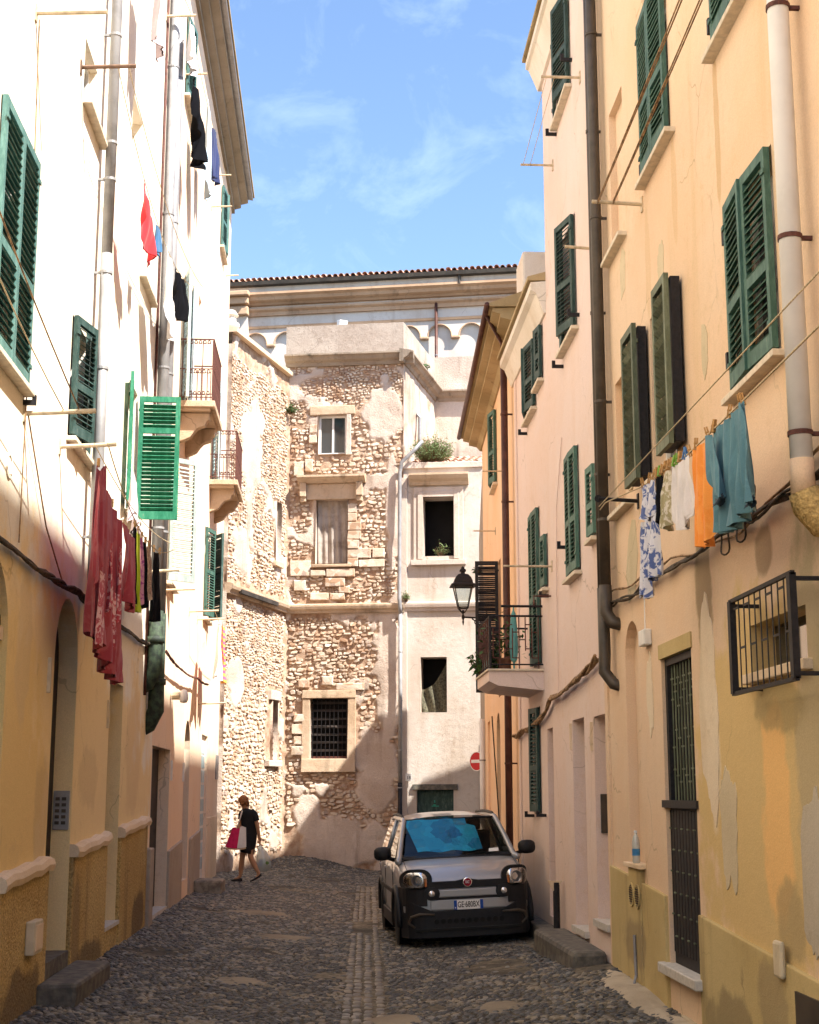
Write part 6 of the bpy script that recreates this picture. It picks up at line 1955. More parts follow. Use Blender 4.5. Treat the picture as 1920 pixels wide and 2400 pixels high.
lc = Vector((lc.x, lc.y, lc.z))
cg = MB()
for k in range(4):
    a = math.pi / 4 + k * math.pi / 2
    c_, s_ = math.cos(a), math.sin(a)
    cg.tube([(lc.x + .02 * c_, lc.y + .02 * s_, 5.2), (lc.x + .07 * c_, lc.y + .07 * s_, 5.24), (lc.x + .13 * c_, lc.y + .13 * s_, zl), (lc.x + .25 * c_, lc.y + .25 * s_, zl + .42)], .011, 5)
def sq(r, z):
    return [(lc.x + r * math.cos(math.pi / 4 + k * math.pi / 2), lc.y + r * math.sin(math.pi / 4 + k * math.pi / 2), z) for k in range(4)]
for r, z in ((.13, zl), (.25, zl + .42)):
    p4 = sq(r, z)
    cg.tube(p4 + [p4[0]], .012, 5)
cg.build('lantern_frame', 'iron', SL)
gl = MB()
a_, b_ = sq(.127, zl + .01), sq(.245, zl + .41)
gl.add(a_ + b_, [(k, (k + 1) % 4, 4 + (k + 1) % 4, 4 + k) for k in range(4)])
gl.build('lantern_glass', 'glass', SL)
hd = MB()
prof = [(.345, .42), (.345, .445), (.26, .47), (.25, .52), (.21, .59), (.14, .65), (.06, .67), (.05, .70), (.085, .72), (.085, .745), (.04, .77), (.05, .79), (.004, .82)]
vs = [q for r, z in prof for q in sq(r, zl + z)]
fs = [(i * 4 + k, i * 4 + (k + 1) % 4, i * 4 + 4 + (k + 1) % 4, i * 4 + 4 + k) for i in range(len(prof) - 1) for k in range(4)] + [(0, 1, 2, 3)]
hd.add(vs, fs).build('lantern_hood', 'iron', SL, bevel=.01)

# no-entry sign on a post beside the corner
NS = empty('traffic_sign', (3.02, 30.6, 0), 'round red no-entry sign with a white bar on a thin post', 'sign')
M['sign_red'] = simple('sign_red', (0.55, 0.016, 0.02), .4, 0, .05, 10)
MB().tube([(3.07, 30.66, 0), (3.07, 30.66, 2.75)], .024, 8).build('post', 'pipe_grey', NS)
sg_ = MB().lathe([(.001, -.006), (.20, -.006), (.20, .006), (.001, .006)], (0, 0, 0), 32, 'y').build('disc', 'sign_red', NS, loc=(3.0, 30.6, 2.42), rot=(0, 0, R(-48)))
MB().box(-.15, .15, -.0105, -.0065, -.032, .032).build('bar', 'plate_white', sg_, local=True)
MB().lathe([(.185, -.0075), (.20, -.0075), (.20, -.0055), (.185, -.0055)], (0, 0, 0), 32, 'y', cap=False).build('rim', 'plate_white', sg_, local=True)
# number tile on the annex
NT_ = empty('house_number', FA.P(.06, 2.12, .055), 'small white house number tile beside the grey pipe of the ruin', 'sign')
MB().fbox(FA, -.02, .14, 2.06, 2.24, .055, .065).build('tile', 'plate_white', NT_, bevel=.004)
link('digits', text_mesh('18', .11, 'ink', 'digits', .0006), NT_, FA.P(.06, 2.135, .0665), (R(90), 0, math.atan2(FA.u[1], FA.u[0])))

# ================================================================== steps and low things on the ground
def steppy(name, label, x0, x1, y0, y1, zb, zt, mat, seed, cat='step', j=.02, bev=.035):
    r = random.Random(seed)
    g = lambda: r.uniform(-j, j)
    vs = [(x + g(), y_ + g(), z + g() * .5) for z in (zb, zt) for (x, y_) in ((x0, y0), (x1, y0), (x1, y1), (x0, y1))]
    o = MB().add(vs, MB.BOXF).build(name, mat, None, bevel=bev)
    return tag(o, label, cat)
steppy('stone_step', 'dark worn stone step before the arched doorway, lower left', -2.42, -2.08, 12.55, 14.35, -.1, .22, 'step', 1)
steppy('stone_step', 'square stone block step near the far end of the pink house', -2.42, -1.93, 26.3, 27.3, -.1, .26, 'step_light', 2)
steppy('stone_step', 'long broken stone step below the two salmon doorways on the right', 2.36, 2.74, 14.75, 17.3, -.1, .22, 'step', 3, 'step', .03, .05)
kerb = steppy('kerb', 'dark raised kerb behind the parked car along the right wall', 2.53, 2.74, 17.4, 22.0, -.1, .16, 'step', 4)
MB()
ub = empty('utility_box', FL.P(12.15, .5, .045), 'cream utility box on the ochre plinth at lower left', 'utility box')
MB().fbox(FL, 11.98, 12.32, .50, .76, .045, .12).build('case', 'cream_box', ub, bevel=.012)
MB().fbox(FL, 12.01, 12.29, .53, .73, .12, .128).build('lid', 'cap', ub, bevel=.006)
ps = empty('iron_post', (2.66, 17.62, .12), 'short black iron post with a pale bracket beside the car', 'post')
MB().tube([(2.66, 17.62, .1), (2.66, 17.62, .72)], .04, 8).build('post', 'iron', ps)
MB().add([(2.62, 17.6, .62), (2.56, 17.6, .74), (2.74, 17.6, .74), (2.62, 17.64, .62), (2.56, 17.64, .74), (2.74, 17.64, .74)], [(0, 1, 2), (5, 4, 3), (0, 3, 4, 1), (1, 4, 5, 2), (2, 5, 3, 0)]).build('bracket', 'cap', ps)
# water bottle on the ledge
wb = empty('water_bottle', FR.P(13.26, 1.142, .02), 'clear plastic water bottle standing on the ledge in the niche', 'bottle')
c_ = FR.P(13.26, 1.142, .02)
M['pet'] = plastic()
M['bluelabel'] = simple('blue_label', (0.05, 0.22, 0.45), .5)
MB().lathe([(.030, 0), (.036, .01), (.034, .06), (.036, .09), (.034, .12), (.036, .15), (.034, .19), (.022, .235), (.013, .25), (.013, .262)], c_, 14).build('bottle_body', 'pet', wb, smooth=True)
MB().lathe([(.0365, .065), (.0365, .125)], c_, 14, cap=False).build('label_band', 'bluelabel', wb, smooth=True)
MB().lathe([(.015, .262), (.015, .282), (.012, .285)], c_, 12).build('cap', 'plate_white', wb)

# ================================================================== clotheslines and laundry
def rope(name, label, pts, r=.006, mat='rope', cat='clothesline', group=None):
    o = MB().tube(pts, r, 5).build(name, mat, None, smooth=True)
    return tag(o, label, cat, group)
XR = 2.30
def sagz(y_):
    return float(np.interp(y_, [4.5, 6.5, 7.9, 9.1, 10.6, 12.4], [4.12, 3.945, 3.935, 3.93, 4.03, 4.27]))
rope('clothesline', 'sagging cord carrying the bright laundry on the right', [(lerp(2.30, 2.38, max(0, (y_ - 10) / 2.5)), y_, sagz(y_)) for y_ in np.linspace(4.5, 12.75, 26)])
rope('clothesline', 'taut upper cord above the bright laundry on the right', [(2.32, 4.5, 4.22), (2.38, 12.75, 4.30)], .005)
for k, (d_, lab) in enumerate((( .34, 'outer pair of ropes slanting up from the rod over the window'), (.20, 'inner pair of ropes slanting up from the rod over the window'))):
    for q in (0, 1):
        rope('clothesline', ('upper' if q == 0 else 'lower') + ' of the ' + lab, catenary((2.75 - d_ - .07, 12.24, 6.99 + .02 * q), (2.75 - d_ - .05 * q - .03, 5.0, 7.42 - .05 * q), .04, 8), .006, 'cable_tan', 'clothesline', 'ropes over the upper right window')
for k, (y0, lab) in enumerate(((2.36, 'thin line between the tips of the high rods against the sky'), (2.45, 'thin line between the high rods, nearer the pink wall'))):
    rope('clothesline', lab, [(y0, 15.23, 9.79), (y0, 17.33, 9.67)], .004, 'pole', 'clothesline', 'lines between the high rods')
XL = -2.05
rope('clothesline', 'cord carrying the red caftan and small clothes on the left', catenary((-2.02, 12.62, 4.80), (-2.03, 18.6, 4.90), .42, 24))
rope('clothesline', 'second cord beside the red caftan line on the left', catenary((-2.14, 12.64, 4.80), (-2.12, 18.6, 4.93), .16, 16), .005)
rope('clothesline', 'double cord crossing the nearest green shutters on the left', catenary((-2.05, 6.5, 5.6), (-2.02, 11.17, 4.72), .06, 8), .006, 'cable_tan')
rope('clothesline', 'thin cord below the double cord by the nearest shutters', catenary((-2.18, 6.5, 5.5), (-2.14, 11.17, 4.71), .10, 8), .005)
rope('clothesline', 'high cord carrying the red cloth beside the grey pipe', catenary((-2.10, 12.84, 8.52), (-2.10, 20.8, 9.2), .55, 24), .005)
rope('clothesline', 'second high cord by the small window on the left', catenary((-2.0, 12.84, 8.52), (-2.02, 20.8, 9.2), .30, 18), .005)
rope('clothesline', 'cord with dark washing under the pink house eaves', catenary((-2.15, 18.9, 12.52), (-2.12, 25.85, 13.22), .10, 14), .005)
rope('clothesline', 'low cord with a white sheet by the far balcony corner', catenary((-2.02, 24.5, 4.79), (-2.03, 28.8, 4.7), .06, 10), .005)

def cloth_mat(name, c1, c2=None, scale=6, stripes=False, rough=.85):
    t = NT(name)
    p = t.pos('object')
    if c2 is None:
        c = t.mix(t.rng(t.noise(p, 3, 4), .35, .7), c1, tuple(x * .78 for x in c1))
    elif stripes:
        w = t.n('ShaderNodeTexWave'); w.bands_direction = 'Z'; w.inputs['Scale'].default_value = scale; w.inputs['Distortion'].default_value = .6
        t.l(p, w.inputs['Vector'])
        c = t.mix(t.rng(w.outputs['Fac'], .42, .58), c1, c2)
    else:
        c = t.mix(t.rng(t.noise(p, scale, 4, .6, 1.2), .48, .56), c1, c2)
    c = t.mix(1.0, c, t.mix(t.noise(p, 160, 2), (.85, .85, .85), (1.12, 1.12, 1.12)), 'MULTIPLY')
    t.bump(t.noise(t.pos('object', (1, 1, .25)), 22, 4), .35, .012)
    m = t.done(c, rough, 0, .15)
    t.b.inputs['Sheen Weight'].default_value = .15
    return m
M['c_red'] = cloth_mat('faded_crimson_cotton', (0.34, 0.045, 0.06), (0.39, 0.085, 0.095), 2.5)
M['c_redprint'] = cloth_mat('crimson_print', (0.44, 0.06, 0.075), (0.70, 0.42, 0.40), 14)
M['c_teal'] = cloth_mat('teal_jersey', (0.085, 0.19, 0.235), (0.105, 0.225, 0.27), 3)
M['c_tealedge'] = cloth_mat('dark_teal_trim', (0.015, 0.03, 0.045))
M['c_orange'] = cloth_mat('orange_towelling', (0.78, 0.27, 0.05), (0.82, 0.32, 0.07), 4)
M['c_white'] = cloth_mat('white_cotton', (0.74, 0.70, 0.70))
M['c_black'] = cloth_mat('black_cotton', (0.006, 0.006, 0.008))
M['c_black'].node_tree.nodes['Principled BSDF'].inputs['Sheen Weight'].default_value = 0.0
M['c_black'].node_tree.nodes['Principled BSDF'].inputs['Specular IOR Level'].default_value = 0.05
M['c_floral'] = cloth_mat('blue_white_floral', (0.60, 0.60, 0.66), (0.08, 0.12, 0.30), 11)
M['c_pattern'] = cloth_mat('olive_print', (0.34, 0.30, 0.17), (0.62, 0.56, 0.46), 13)
M['c_lime'] = cloth_mat('lime_cotton', (0.45, 0.55, 0.02))
M['c_pinkp'] = cloth_mat('pink_print', (0.60, 0.28, 0.36), (0.35, 0.08, 0.25), 12)
M['c_brown'] = cloth_mat('brown_print', (0.30, 0.18, 0.12), (0.45, 0.33, 0.22), 14)
M['c_bright'] = cloth_mat('bright_red_cotton', (0.62, 0.02, 0.03))
M['c_blue'] = cloth_mat('mid_blue_cotton', (0.04, 0.12, 0.24))
M['c_lblue'] = cloth_mat('pale_blue_cotton', (0.48, 0.60, 0.70))
M['c_navy'] = cloth_mat('navy_cotton', (0.02, 0.03, 0.10))
M['c_strip'] = cloth_mat('orange_pink_stripes', (0.75, 0.35, 0.06), (0.62, 0.08, 0.22), 3.0, True)
M['c_lilac'] = cloth_mat('pale_lilac_cotton', (0.62, 0.52, 0.55))

def drape(y0, y1, ztop, x0, shape, drop, fold=.03, nf=3.0, seed=0, thick=.012, nu=44, nv=26, tilt=0.0, sway=0.0):
    """hung cloth; shape rows (v, left, right, extra_drop_left, extra_drop_right); two skins closed at the sides"""
    r = random.Random(seed)
    ph = r.uniform(0, 6)
    vsv = [s_[0] for s_ in shape]
    ls, rs = [s_[1] for s_ in shape], [s_[2] for s_ in shape]
    F_, B_ = [], []
    for j in range(nv + 1):
        v = j / nv
        l_, r_ = float(np.interp(v, vsv, ls)), float(np.interp(v, vsv, rs))
        for i in range(nu + 1):
            u = i / nu
            s_ = l_ + (r_ - l_) * u
            y_ = y0 + (y1 - y0) * s_
            zt = ztop(y_) if callable(ztop) else ztop
            amp = fold * (.30 + .70 * v)
            d_ = amp * math.sin(2 * math.pi * nf * s_ + ph + .9 * math.sin(2.4 * v + ph)) + .4 * amp * math.sin(2 * math.pi * nf * 2.3 * s_ + ph * 2 + v)
            z_ = zt - v * drop * (1 + tilt * (s_ - .5)) - .008 * abs(math.sin(math.pi * nf * s_)) * (1 - v) - .015 * math.sin(math.pi * min(1, max(0, s_))) * (1 - v) + .02 * math.sin(6 * s_ + ph) * v
            d_ += .18 * amp * math.sin(2 * math.pi * (nf * 4.7 * s_ + 1.3 * v) + ph) + .12 * amp * math.sin(9 * v + 14 * s_ + ph)
            th_ = .45 * thick * math.sin(math.pi * u) ** .5 * (.3 + v)
            xx = x0 + d_ + sway * v
            F_.append((xx - th_, y_, z_)); B_.append((xx + th_, y_, z_))
    n = nu + 1
    nv_ = len(F_)
    fs = []
    for j in range(nv):
        for i in range(nu):
            q = j * n + i
            fs.append((q, q + 1, q + n + 1, q + n))
            fs.append((nv_ + q, nv_ + q + n, nv_ + q + n + 1, nv_ + q + 1))
    return MB().add(F_ + B_, fs)
def garment(name, label, cat, mb, mat, group=None):
    o = mb.build(name, mat, None, smooth=True)
    return tag(o, label, cat, group)
# right line
T_ = empty('dress', (XR, 8.15, 3.3), 'teal long-sleeved dress, nearest and largest on the right clothesline', 'dress')
drape(7.80, 8.50, sagz, XR, [(0, .02, .98), (.3, .0, 1.0), (1, -.03, 1.02)], .66, .035, 4.2, 3, .03).build('dress_body', 'c_teal', T_, smooth=True)
drape(7.66, 7.86, lambda y_: sagz(y_) - .0, XR - .02, [(0, .75, .98), (.5, .25, .95), (1, 0, .6)], .60, .02, 1.5, 5, .03).build('sleeve', 'c_teal', T_, smooth=True)
drape(8.10, 8.42, lambda y_: sagz(y_) - .06, XR - .07, [(0, .6, 1.0), (.5, .3, .9), (1, .0, .5)], .42, .02, 1.2, 6, .03).build('sleeve', 'c_teal', T_, smooth=True)
for (y0, y1, z_) in ((7.66, 7.79, 3.36), (8.10, 8.27, 3.46)):
    drape(y0, y1, z_, XR - (.02 if y0 < 8 else .07), [(0, 0, 1), (1, 0, 1)], .05, .012, 1, 3, .035, 8, 3).build('cuff', 'c_tealedge', T_, smooth=True)
garment('towel', 'orange cloth hanging between the teal dress and the white shirt', 'towel', drape(8.58, 9.00, sagz, XR, [(0, .12, .98), (.15, .0, 1.0), (.8, -.02, 1.0), (1, .1, .9)], .66, .035, 2.1, 11, .015, tilt=.05), 'c_orange')
garment('shirt', 'white sleeveless shirt beside the orange cloth on the right line', 'shirt', drape(9.06, 9.60, sagz, XR, [(0, .05, .95), (.25, .08, .92), (.5, .0, 1.0), (.9, .02, .98), (1, .25, .8)], .46, .022, 2.5, 13, .015), 'c_white')
garment('shirt', 'olive patterned shirt hanging behind the white one on the right line', 'shirt', drape(9.64, 9.84, sagz, XR, [(0, .1, .9), (.4, .0, 1.0), (1, .2, 1.1)], .42, .03, 1.5, 14, .015), 'c_pattern')
garment('cloth', 'small black garment between the patterned shirt and floral trousers', 'cloth', drape(9.86, 10.14, sagz, XR, [(0, 0, 1), (.5, .05, 1.0), (1, .3, .8)], .36, .02, 1.5, 15, .012), 'c_black')
FT = empty('trousers', (XR, 10.35, 3.2), 'blue and white floral trousers at the far end of the right line', 'trousers')
drape(10.13, 10.60, sagz, XR, [(0, .0, 1.0), (1, -.02, 1.02)], .28, .025, 2, 16, .02).build('waist', 'c_floral', FT, smooth=True)
drape(10.38, 10.61, lambda y_: sagz(y_) - .27, XR, [(0, .0, 1.0), (1, .05, 1.1)], .58, .03, 1.4, 17, .03).build('trouser_leg', 'c_floral', FT, smooth=True)
drape(10.12, 10.36, lambda y_: sagz(y_) - .27, XR, [(0, .0, 1.0), (1, -.1, .9)], .46, .03, 1.4, 18, .03).build('trouser_leg', 'c_floral', FT, smooth=True)
# left line
def sagl(y_):
    t_ = (y_ - 12.62) / 5.98
    return 4.80 + .10 * t_ - .42 * 4 * t_ * (1 - t_) if 0 <= t_ <= 1 else 4.8
def dressz(y_):
    return float(np.interp(y_, [11.9, 12.25, 12.35, 13.2, 13.9, 14.6], [4.30, 4.52, 4.55, 4.36, 4.30, 4.27]))
D_ = empty('caftan', (XL, 13, 2.9), 'long faded red caftan hanging by the arched doorway on the left', 'dress')
drape(12.18, 13.95, dressz, XL, [(0, .06, .98), (.25, .05, .98), (.6, .02, 1.0), (1, .0, 1.04)], 1.50, .05, 4.5, 21, .03, 60, 34, .05).build('dress_body', 'c_red', D_, smooth=True)
drape(11.92, 12.36, dressz, XL + .06, [(0, .55, .98), (.35, .25, 1.0), (1, .0, .85)], .86, .03, 1.6, 22, .03).build('sleeve', 'c_red', D_, smooth=True)
drape(13.80, 14.62, dressz, XL + .03, [(0, .0, .9), (.5, .15, 1.0), (1, .35, 1.05)], .72, .04, 2.0, 23, .03).build('sleeve', 'c_red', D_, smooth=True)
for (ya, yb, za, ln, sd) in ((12.22, 12.52, 3.62, .62, 24), (12.72, 12.82, 3.95, .62, 25), (13.05, 13.13, 3.55, .5, 26), (13.30, 13.36, 4.0, .7, 27)):
    drape(ya, yb, za, XL + .075, [(0, .1, .9), (1, 0, 1)], ln, .02, 1.2, sd, .004, 8, 12).build('print_panel', 'c_redprint', D_, smooth=True)
for (nm, lb__, ct, y0, y1, dz, mt, sd, xo) in (('cloth', 'narrow black strip of cloth beside the red caftan sleeve', 'cloth', 14.66, 14.84, .78, 'c_black', 31, 0), ('shirt', 'lime green top among the small clothes on the left line', 'shirt', 14.88, 15.16, .82, 'c_lime', 32, 0),
        ('cloth', 'pink printed cloth next to the lime green top', 'cloth', 15.2, 15.4, .72, 'c_pinkp', 33, 0), ('cloth', 'slim black garment right of the pink printed cloth', 'cloth', 15.45, 15.72, .72, 'c_black', 34, 0), ('shirt', 'brown printed shirt left of the large black top', 'shirt', 15.78, 16.1, .60, 'c_brown', 35, 0), ('shirt', 'large black long top, last on the left line', 'shirt', 16.3, 17.0, .80, 'c_black', 36, 0)):
    garment(nm, lb__, ct, drape(y0, y1, sagl, XL, [(0, .15, .85), (.2, .05, .95), (.6, .0, 1.0), (1, .05, 1.0)], dz, .03, 1.6, sd, .02), mt)
garment('blouse', 'pale lilac blouse hanging below the bright green open shutter', 'shirt', drape(15.15, 15.95, lambda y_: 5.15 - .55 * abs(y_ - 15.3), -2.16, [(0, .1, .5), (.4, .0, .8), (1, .0, 1.0)], .50, .03, 2.0, 37, .02), 'c_lilac')
def sagh(y_):
    t_ = (y_ - 12.84) / 7.96
    return 8.52 + .68 * t_ - .55 * 4 * t_ * (1 - t_)
garment('cloth', 'bright red cloth high up beside the grey drainpipe', 'cloth', drape(14.85, 15.75, sagh, -2.10, [(0, .0, .25), (.3, .05, .6), (.6, .1, .9), (1, .35, 1.0)], .62, .05, 1.6, 41, .02, tilt=.2), 'c_bright')
garment('shorts', 'small dark blue garment next to the red cloth', 'shorts', drape(16.0, 16.35, sagh, -2.10, [(0, .1, .9), (1, 0, 1)], .32, .03, 1.5, 42, .03), 'c_blue')
garment('sheet', 'white cloth hanging in front of the paired drainpipes', 'sheet', drape(16.9, 18.0, sagh, -2.10, [(0, .0, .6), (.5, .2, .9), (1, .5, 1.1)], 1.0, .04, 2.0, 43, .015), 'c_white')
garment('trousers', 'black garment beside the white cloth at the paired drainpipes', 'trousers', drape(18.0, 19.2, sagh, -2.10, [(0, .0, .8), (.5, .1, .9), (1, .3, 1.0)], .62, .06, 2.2, 44, .03), 'c_black')
garment('sheet', 'white washing at the top edge under the left eaves', 'sheet', drape(18.95, 19.7, lambda y_: 12.55 + .08 * (y_ - 18.9), -2.12, [(0, .1, .9), (1, 0, 1)], .62, .05, 2, 45, .02), 'c_white')
garment('sheet', 'lilac cloth hanging high beside the paired pipes, top left', 'sheet', drape(15.2, 16.0, 11.5, -2.10, [(0, .1, .9), (1, .2, 1)], 1.25, .05, 2, 46, .02), 'c_lilac')
rope('clothesline', 'uppermost cord with lilac cloth at top left', catenary((-2.1, 10.9, 11.6), (-2.1, 18.88, 12.55), .4, 12), .005)
def sagu(y_):
    t_ = (y_ - 18.9) / 6.95
    return 12.52 + .70 * t_ - .10 * 4 * t_ * (1 - t_)
garment('cloth', 'crumpled black washing under the pink house eaves', 'cloth', drape(19.9, 21.4, lambda y_: sagu(y_) - .45, -2.15, [(0, .0, .5), (.5, .2, .8), (1, .6, 1.0)], .92, .09, 3.0, 51, .04), 'c_black')
garment('sheet', 'pale blue cloth between the dark washing under the eaves', 'sheet', drape(21.6, 22.7, sagu, -2.12, [(0, .1, .6), (.5, .15, .9), (1, .5, 1.0)], 1.45, .05, 2.0, 52, .02), 'c_lblue')
garment('shirt', 'navy garment farthest along the cord under the eaves', 'shirt', drape(22.9, 23.7, sagu, -2.12, [(0, .1, .8), (1, .2, 1)], .85, .06, 2.0, 53, .03), 'c_navy')
garment('sheet', 'white sheet hanging low at the corner before the ruin', 'sheet', drape(24.7, 26.0, 4.78, -2.02, [(0, .75, .98), (.4, .3, .98), (1, .0, 1.0)], 1.05, .05, 1.2, 54, .02), 'c_white')
garment('towel', 'orange and pink striped towel beside the white sheet', 'towel', drape(26.1, 27.2, 4.76, -2.02, [(0, .05, .7), (.5, .0, .9), (1, .1, .8)], 1.0, .05, 2.0, 55, .015), 'c_strip')
# pegs
M['peg'] = simple('wooden_peg', (0.50, 0.28, 0.10), .7)
M['peg_green'] = simple('green_peg', (0.20, 0.42, 0.05), .5)
M['peg_blue'] = simple('blue_peg', (0.08, 0.22, 0.5), .5)
pegm = {}
for k_ in ('peg', 'peg_green', 'peg_blue'):
    pm = MB().box(-.012, -.002, -.007, .007, -.045, .035).box(.002, .012, -.007, .007, -.045, .035).tube([(-.014, 0, 0), (.014, 0, 0)], .006, 5)
    pegm[k_] = pm.mesh('clothes_peg', k_)
pegs = [(7.86, 0), (7.90, 0), (8.12, 0), (8.46, 0), (8.49, 0), (8.64, 0), (8.92, 0), (9.10, 0), (9.18, 2), (9.22, 2), (9.36, 0), (9.44, 1), (9.52, 1), (9.60, 0), (9.68, 0), (9.75, 0), (9.82, 0), (9.90, 0), (9.97, 1), (10.05, 0), (10.14, 0), (10.30, 0), (10.55, 0)]
names_ = ('peg', 'peg_green', 'peg_blue')
glab = ('wooden peg clipped on the laundry line at right', 'green plastic peg clipped on the laundry line at right', 'blue plastic peg clipped on the laundry line at right')
for (y_, k_) in pegs:
    o = link('clothes_peg', pegm[names_[k_]], None, (XR, y_, sagz(y_) + .022), (random.uniform(-.3, .3), random.uniform(-.3, .3), random.uniform(-.5, .5)))
    tag(o, glab[k_], 'peg', 'pegs on the right line, ' + names_[k_].replace('_', ' '))
for y_ in (12.36, 13.2, 13.9, 14.75, 15.0, 15.3, 15.6, 15.9, 16.35, 16.9):
    o = link('clothes_peg', pegm['peg'], None, (XL, y_, (dressz(y_) if y_ < 14.6 else sagl(y_)) + .02), (random.uniform(-.3, .3), 0, random.uniform(-.5, .5)))
    tag(o, 'wooden peg clipped on the laundry line at left', 'peg', 'pegs on the left line')

# ================================================================== wall cables
def bundle(name, label, F, pts, n, r, mat, spread=.02, seed=0, d=.05):
    r_ = random.Random(seed)
    mb = MB()
    for k in range(n):
        ph = r_.uniform(0, 6)
        q = []
        for i in range(len(pts) - 1):
            (a0, z0), (a1, z1) = pts[i], pts[i + 1]
            m = max(3, int(abs(a1 - a0) / .18))
            for j in range(m):
                t = j / m
                a = a0 + (a1 - a0) * t
                z = z0 + (z1 - z0) * t - .03 * math.sin(math.pi * t)
                q.append(F.P(a, z + spread * math.sin(a * 5 + ph) + r_.uniform(-.004, .004), d + spread * .8 * math.cos(a * 4 + ph)))
        q.append(F.P(pts[-1][0], pts[-1][1], d))
        mb.tube(q, r * r_.uniform(.7, 1.2), 5)
    return tag(mb.build(name, mat, None, smooth=True), label, 'cable')
bundle('cable_bundle', 'sagging bundle of dusty cables across the cream house', FL, [(7, 3.6), (10.6, 3.55), (13.5, 3.60), (17.2, 3.62), (19.6, 3.70)], 5, .014, 'cable', .022, 1, .05)
bundle('cable_bundle', 'thin cables running along the pink house above the doorways', FL, [(20.3, 3.70), (22.5, 3.62), (25, 3.7), (27.3, 3.75)], 4, .011, 'rust', .010, 2, .12)
bundle('cable_bundle', 'black cable bundle running below the laundry on the orange wall', FR, [(6, 3.50), (8.0, 3.52), (9.6, 3.54), (11.8, 3.55), (14.1, 3.57)], 4, .013, 'cable', .020, 3, .05)
bundle('cable_bundle', 'upper loose cables crossing the orange wall at far right', FR, [(6, 3.72), (8.0, 3.66), (9.4, 3.48), (11.5, 3.62), (14.2, 3.70)], 2, .010, 'cable_tan', .015, 4, .04)
bundle('cable_bundle', 'tan painted cables sagging from the brown pipe to the balcony', FR, [(14.75, 3.12), (16.4, 2.98), (18.0, 2.92), (19.0, 2.70), (20.8, 2.62), (21.9, 2.60)], 5, .015, 'cable_tan', .025, 5, .06)
for k, (a, z) in enumerate(((9.35, 3.52), (9.75, 3.50), (9.1, 3.6))):
    pts = [FR.P(a + .10 * math.sin(t) * 1.2, z + .13 * math.cos(t), .06 + .01 * math.sin(3 * t)) for t in np.linspace(0, 6.2, 22)]
    tag(MB().tube(pts, .007, 5).build('cable_loop', 'cable', None, smooth=True), 'loose loop of black cable hanging from the bundle under the white shirt', 'cable', 'cable loops under the laundry')
tag(MB().tube([FL.P(11.17, 4.70, .03), FL.P(11.35, 4.55, .03), FL.P(12.1, 3.95, .03), FL.P(12.9, 3.62, .03)], .007, 5).build('wall_cable', 'cable_tan', None), 'thin cable dropping from the rod to the cable bundle, left', 'cable')
tag(MB().tube([FL.P(10.9, 7.9, .02), FL.P(11.0, 6.6, .02), FL.P(11.15, 5.6, .02), FL.P(11.15, 3.65, .02)], .006, 5).build('wall_cable', 'cable_tan', None), 'thin wire running down the cream wall beside the near shutter', 'cable')
tag(MB().tube(catenary((2.6, 23.9, 3.0), (2.85, 24.6, .2), .05), .012, 6).build('wall_cable', 'cable', None), 'dark cable hanging down the wall under the balcony', 'cable')

# ================================================================== plants
def leafmat(name, a, b):
    t = NT(name)
    c = t.mix(t.noise(t.pos(), 6, 3), a, b)
    m = t.done(c, .6, 0, .3)
    t.b.inputs['Subsurface Weight'].default_value = 0.0
    return m
M['leaf_pale'] = leafmat('pale_green_leaf', (0.10, 0.16, 0.05), (0.20, 0.26, 0.11))
M['leaf'] = leafmat('green_leaf', (0.035, 0.09, 0.02), (0.07, 0.14, 0.035))
M['stem'] = simple('dry_stem', (0.16, 0.10, 0.05), .9)
def tuft(name, label, c, n, h, spread, mat, seed, leaf_w=.012, cat='plant', droop=.4, sub=3, up=1.0, parent_part=True):
    """stems with many narrow leaves"""
    r = random.Random(seed)
    root = empty(name, c, label, cat)
    st, lf = MB(), MB()
    for k in range(n):
        a = r.uniform(0, 2 * math.pi); s_ = spread * math.sqrt(r.random())
        hh = h * r.uniform(.45, 1.0) * (1 - .45 * s_ / spread)
        tip = Vector((s_ * math.cos(a), s_ * math.sin(a), hh * up))
        b = Vector((tip.x * .25, tip.y * .25, 0))
        st.tube([b, b.lerp(tip, .5) + Vector((0, 0, hh * .08)), tip], [.006, .004, .002], 3, False)
        for q in range(sub):
            t_ = r.uniform(.25, 1.0)
            p = b.lerp(tip, t_) + Vector((r.uniform(-.02, .02), r.uniform(-.02, .02), 0))
            d_ = Vector((r.uniform(-1, 1), r.uniform(-1, 1), r.uniform(-.2, .9))).normalized()
            L = r.uniform(.05, .11)
            s2 = d_.cross(Vector((r.uniform(-1, 1), r.uniform(-1, 1), r.uniform(-1, 1)))).normalized() * leaf_w
            e = p + d_ * L + Vector((0, 0, -droop * L * .5))
            m1 = p + d_ * L * .5
            lf.add([p, m1 + s2, e, m1 - s2], [(0, 1, 2, 3)])
    st.build('stem', 'stem', root, local=True)
    lf.build('foliage', mat, root, local=True)
    return root
tuft('roof_shrub', 'feathery pale green shrub growing on the small tiled roof', FA.P(.62, 9.78, -.3), 420, .95, .62, 'leaf_pale', 1, .010, 'shrub', .3, 9)
tuft('weed', 'green weed rooted high in the inner corner of the ruin', FW.P(LW - .12, 11.0, .08), 40, .38, .16, 'leaf', 2, .012, 'plant', .5, 5)
tuft('weed', 'grass tuft on the string course beside the grey pipe', FM.P(LM + .08, 6.45, .06), 40, .34, .12, 'leaf_pale', 3, .008, 'plant', .3, 4)
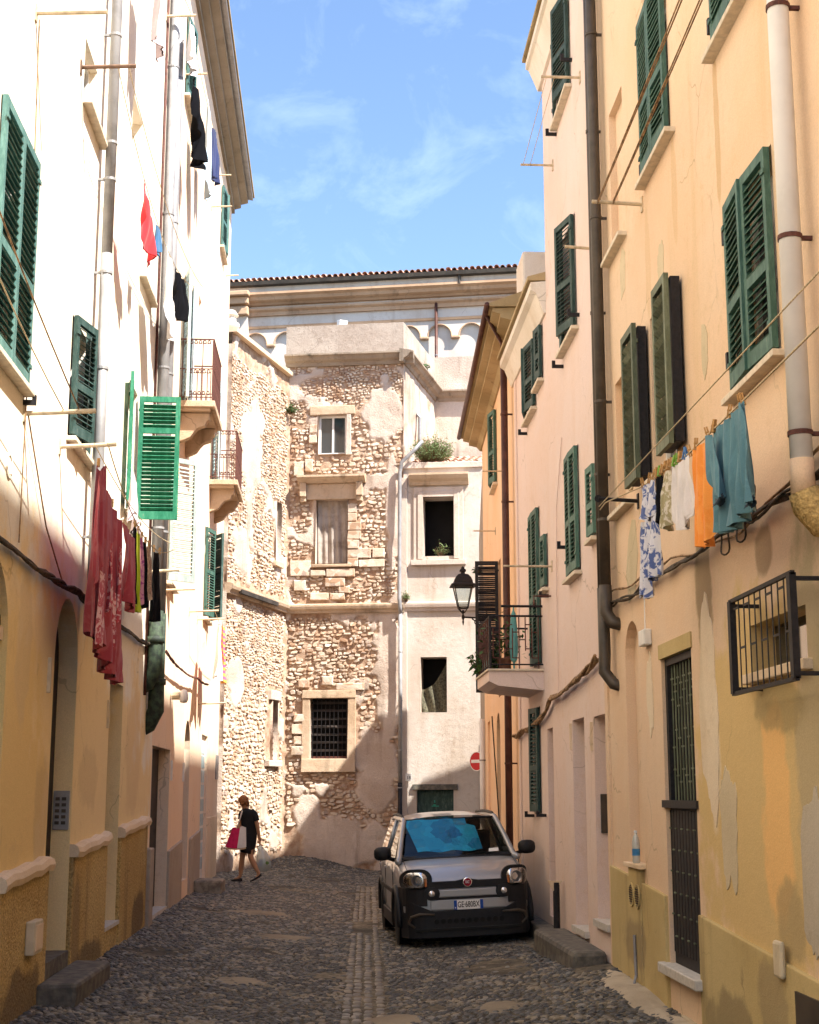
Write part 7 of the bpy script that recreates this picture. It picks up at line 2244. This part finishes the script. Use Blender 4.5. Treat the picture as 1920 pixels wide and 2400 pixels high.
tuft('weed', 'dry flowering weed on the sill of the empty annex window', FA.P(.85, 7.54, -.12), 26, .45, .26, 'leaf_pale', 4, .012, 'plant', .3, 5)
tuft('weed', 'small weed on the sloping cornice of the ruin', FS.P(1.6, 12.45, .2), 30, .3, .14, 'leaf', 5, .012, 'plant', .5, 4)
tuft('balcony_plant', 'leafy plant at the outer end of the balcony, by the lamp', FR.P(20.3, 3.36, .62), 70, .5, .25, 'leaf', 6, .022, 'plant', .8, 6)
tuft('weed', 'weed growing from the wall beside the dark shutter', F5.P(3.0, 6.6, .06), 30, .3, .14, 'leaf', 7, .014, 'plant', .7, 5)
bp = empty('potted_plant', FR.P(19.55, 3.36, .45), 'dark leafy potted plant standing on the iron balcony', 'plant')
M['clay'] = simple('clay_pot', (0.30, 0.13, 0.07), .85)
MB().lathe([(.07, 0), (.10, .16), (.11, .16), (.11, .19), (.08, .19)], (0, 0, 0), 12).build('pot', 'clay', bp, local=True)
t2 = MB()
rr_ = random.Random(8)
for k in range(160):
    p = Vector((rr_.gauss(0, .13), rr_.gauss(0, .10), .22 + abs(rr_.gauss(0, .22))))
    d_ = Vector((rr_.uniform(-1, 1), rr_.uniform(-1, 1), rr_.uniform(-.6, .6))).normalized() * rr_.uniform(.05, .10)
    s2 = d_.cross(Vector((rr_.uniform(-1, 1), rr_.uniform(-1, 1), 1))).normalized() * .022
    t2.add([p, p + d_ * .5 + s2, p + d_, p + d_ * .5 - s2], [(0, 1, 2, 3)])
t2.build('foliage', 'leaf', bp, local=True)
pa = empty('parasol', FR.P(19.2, 3.36, .36), 'folded teal parasol leaning inside the balcony railing', 'parasol')
M['parasol'] = cloth_mat('pale_teal_canvas', (0.16, 0.42, 0.40))
MB().lathe([(.012, .0), (.014, .10), (.045, .14), (.06, .3), (.05, .55), (.035, .74), (.012, .80), (.008, .86)], (0, 0, 0), 9).build('canopy', 'parasol', pa, local=True)
MB().tube([(0, 0, 0), (0, 0, .15)], .01, 6).build('pole', 'pipe_grey', pa, local=True)
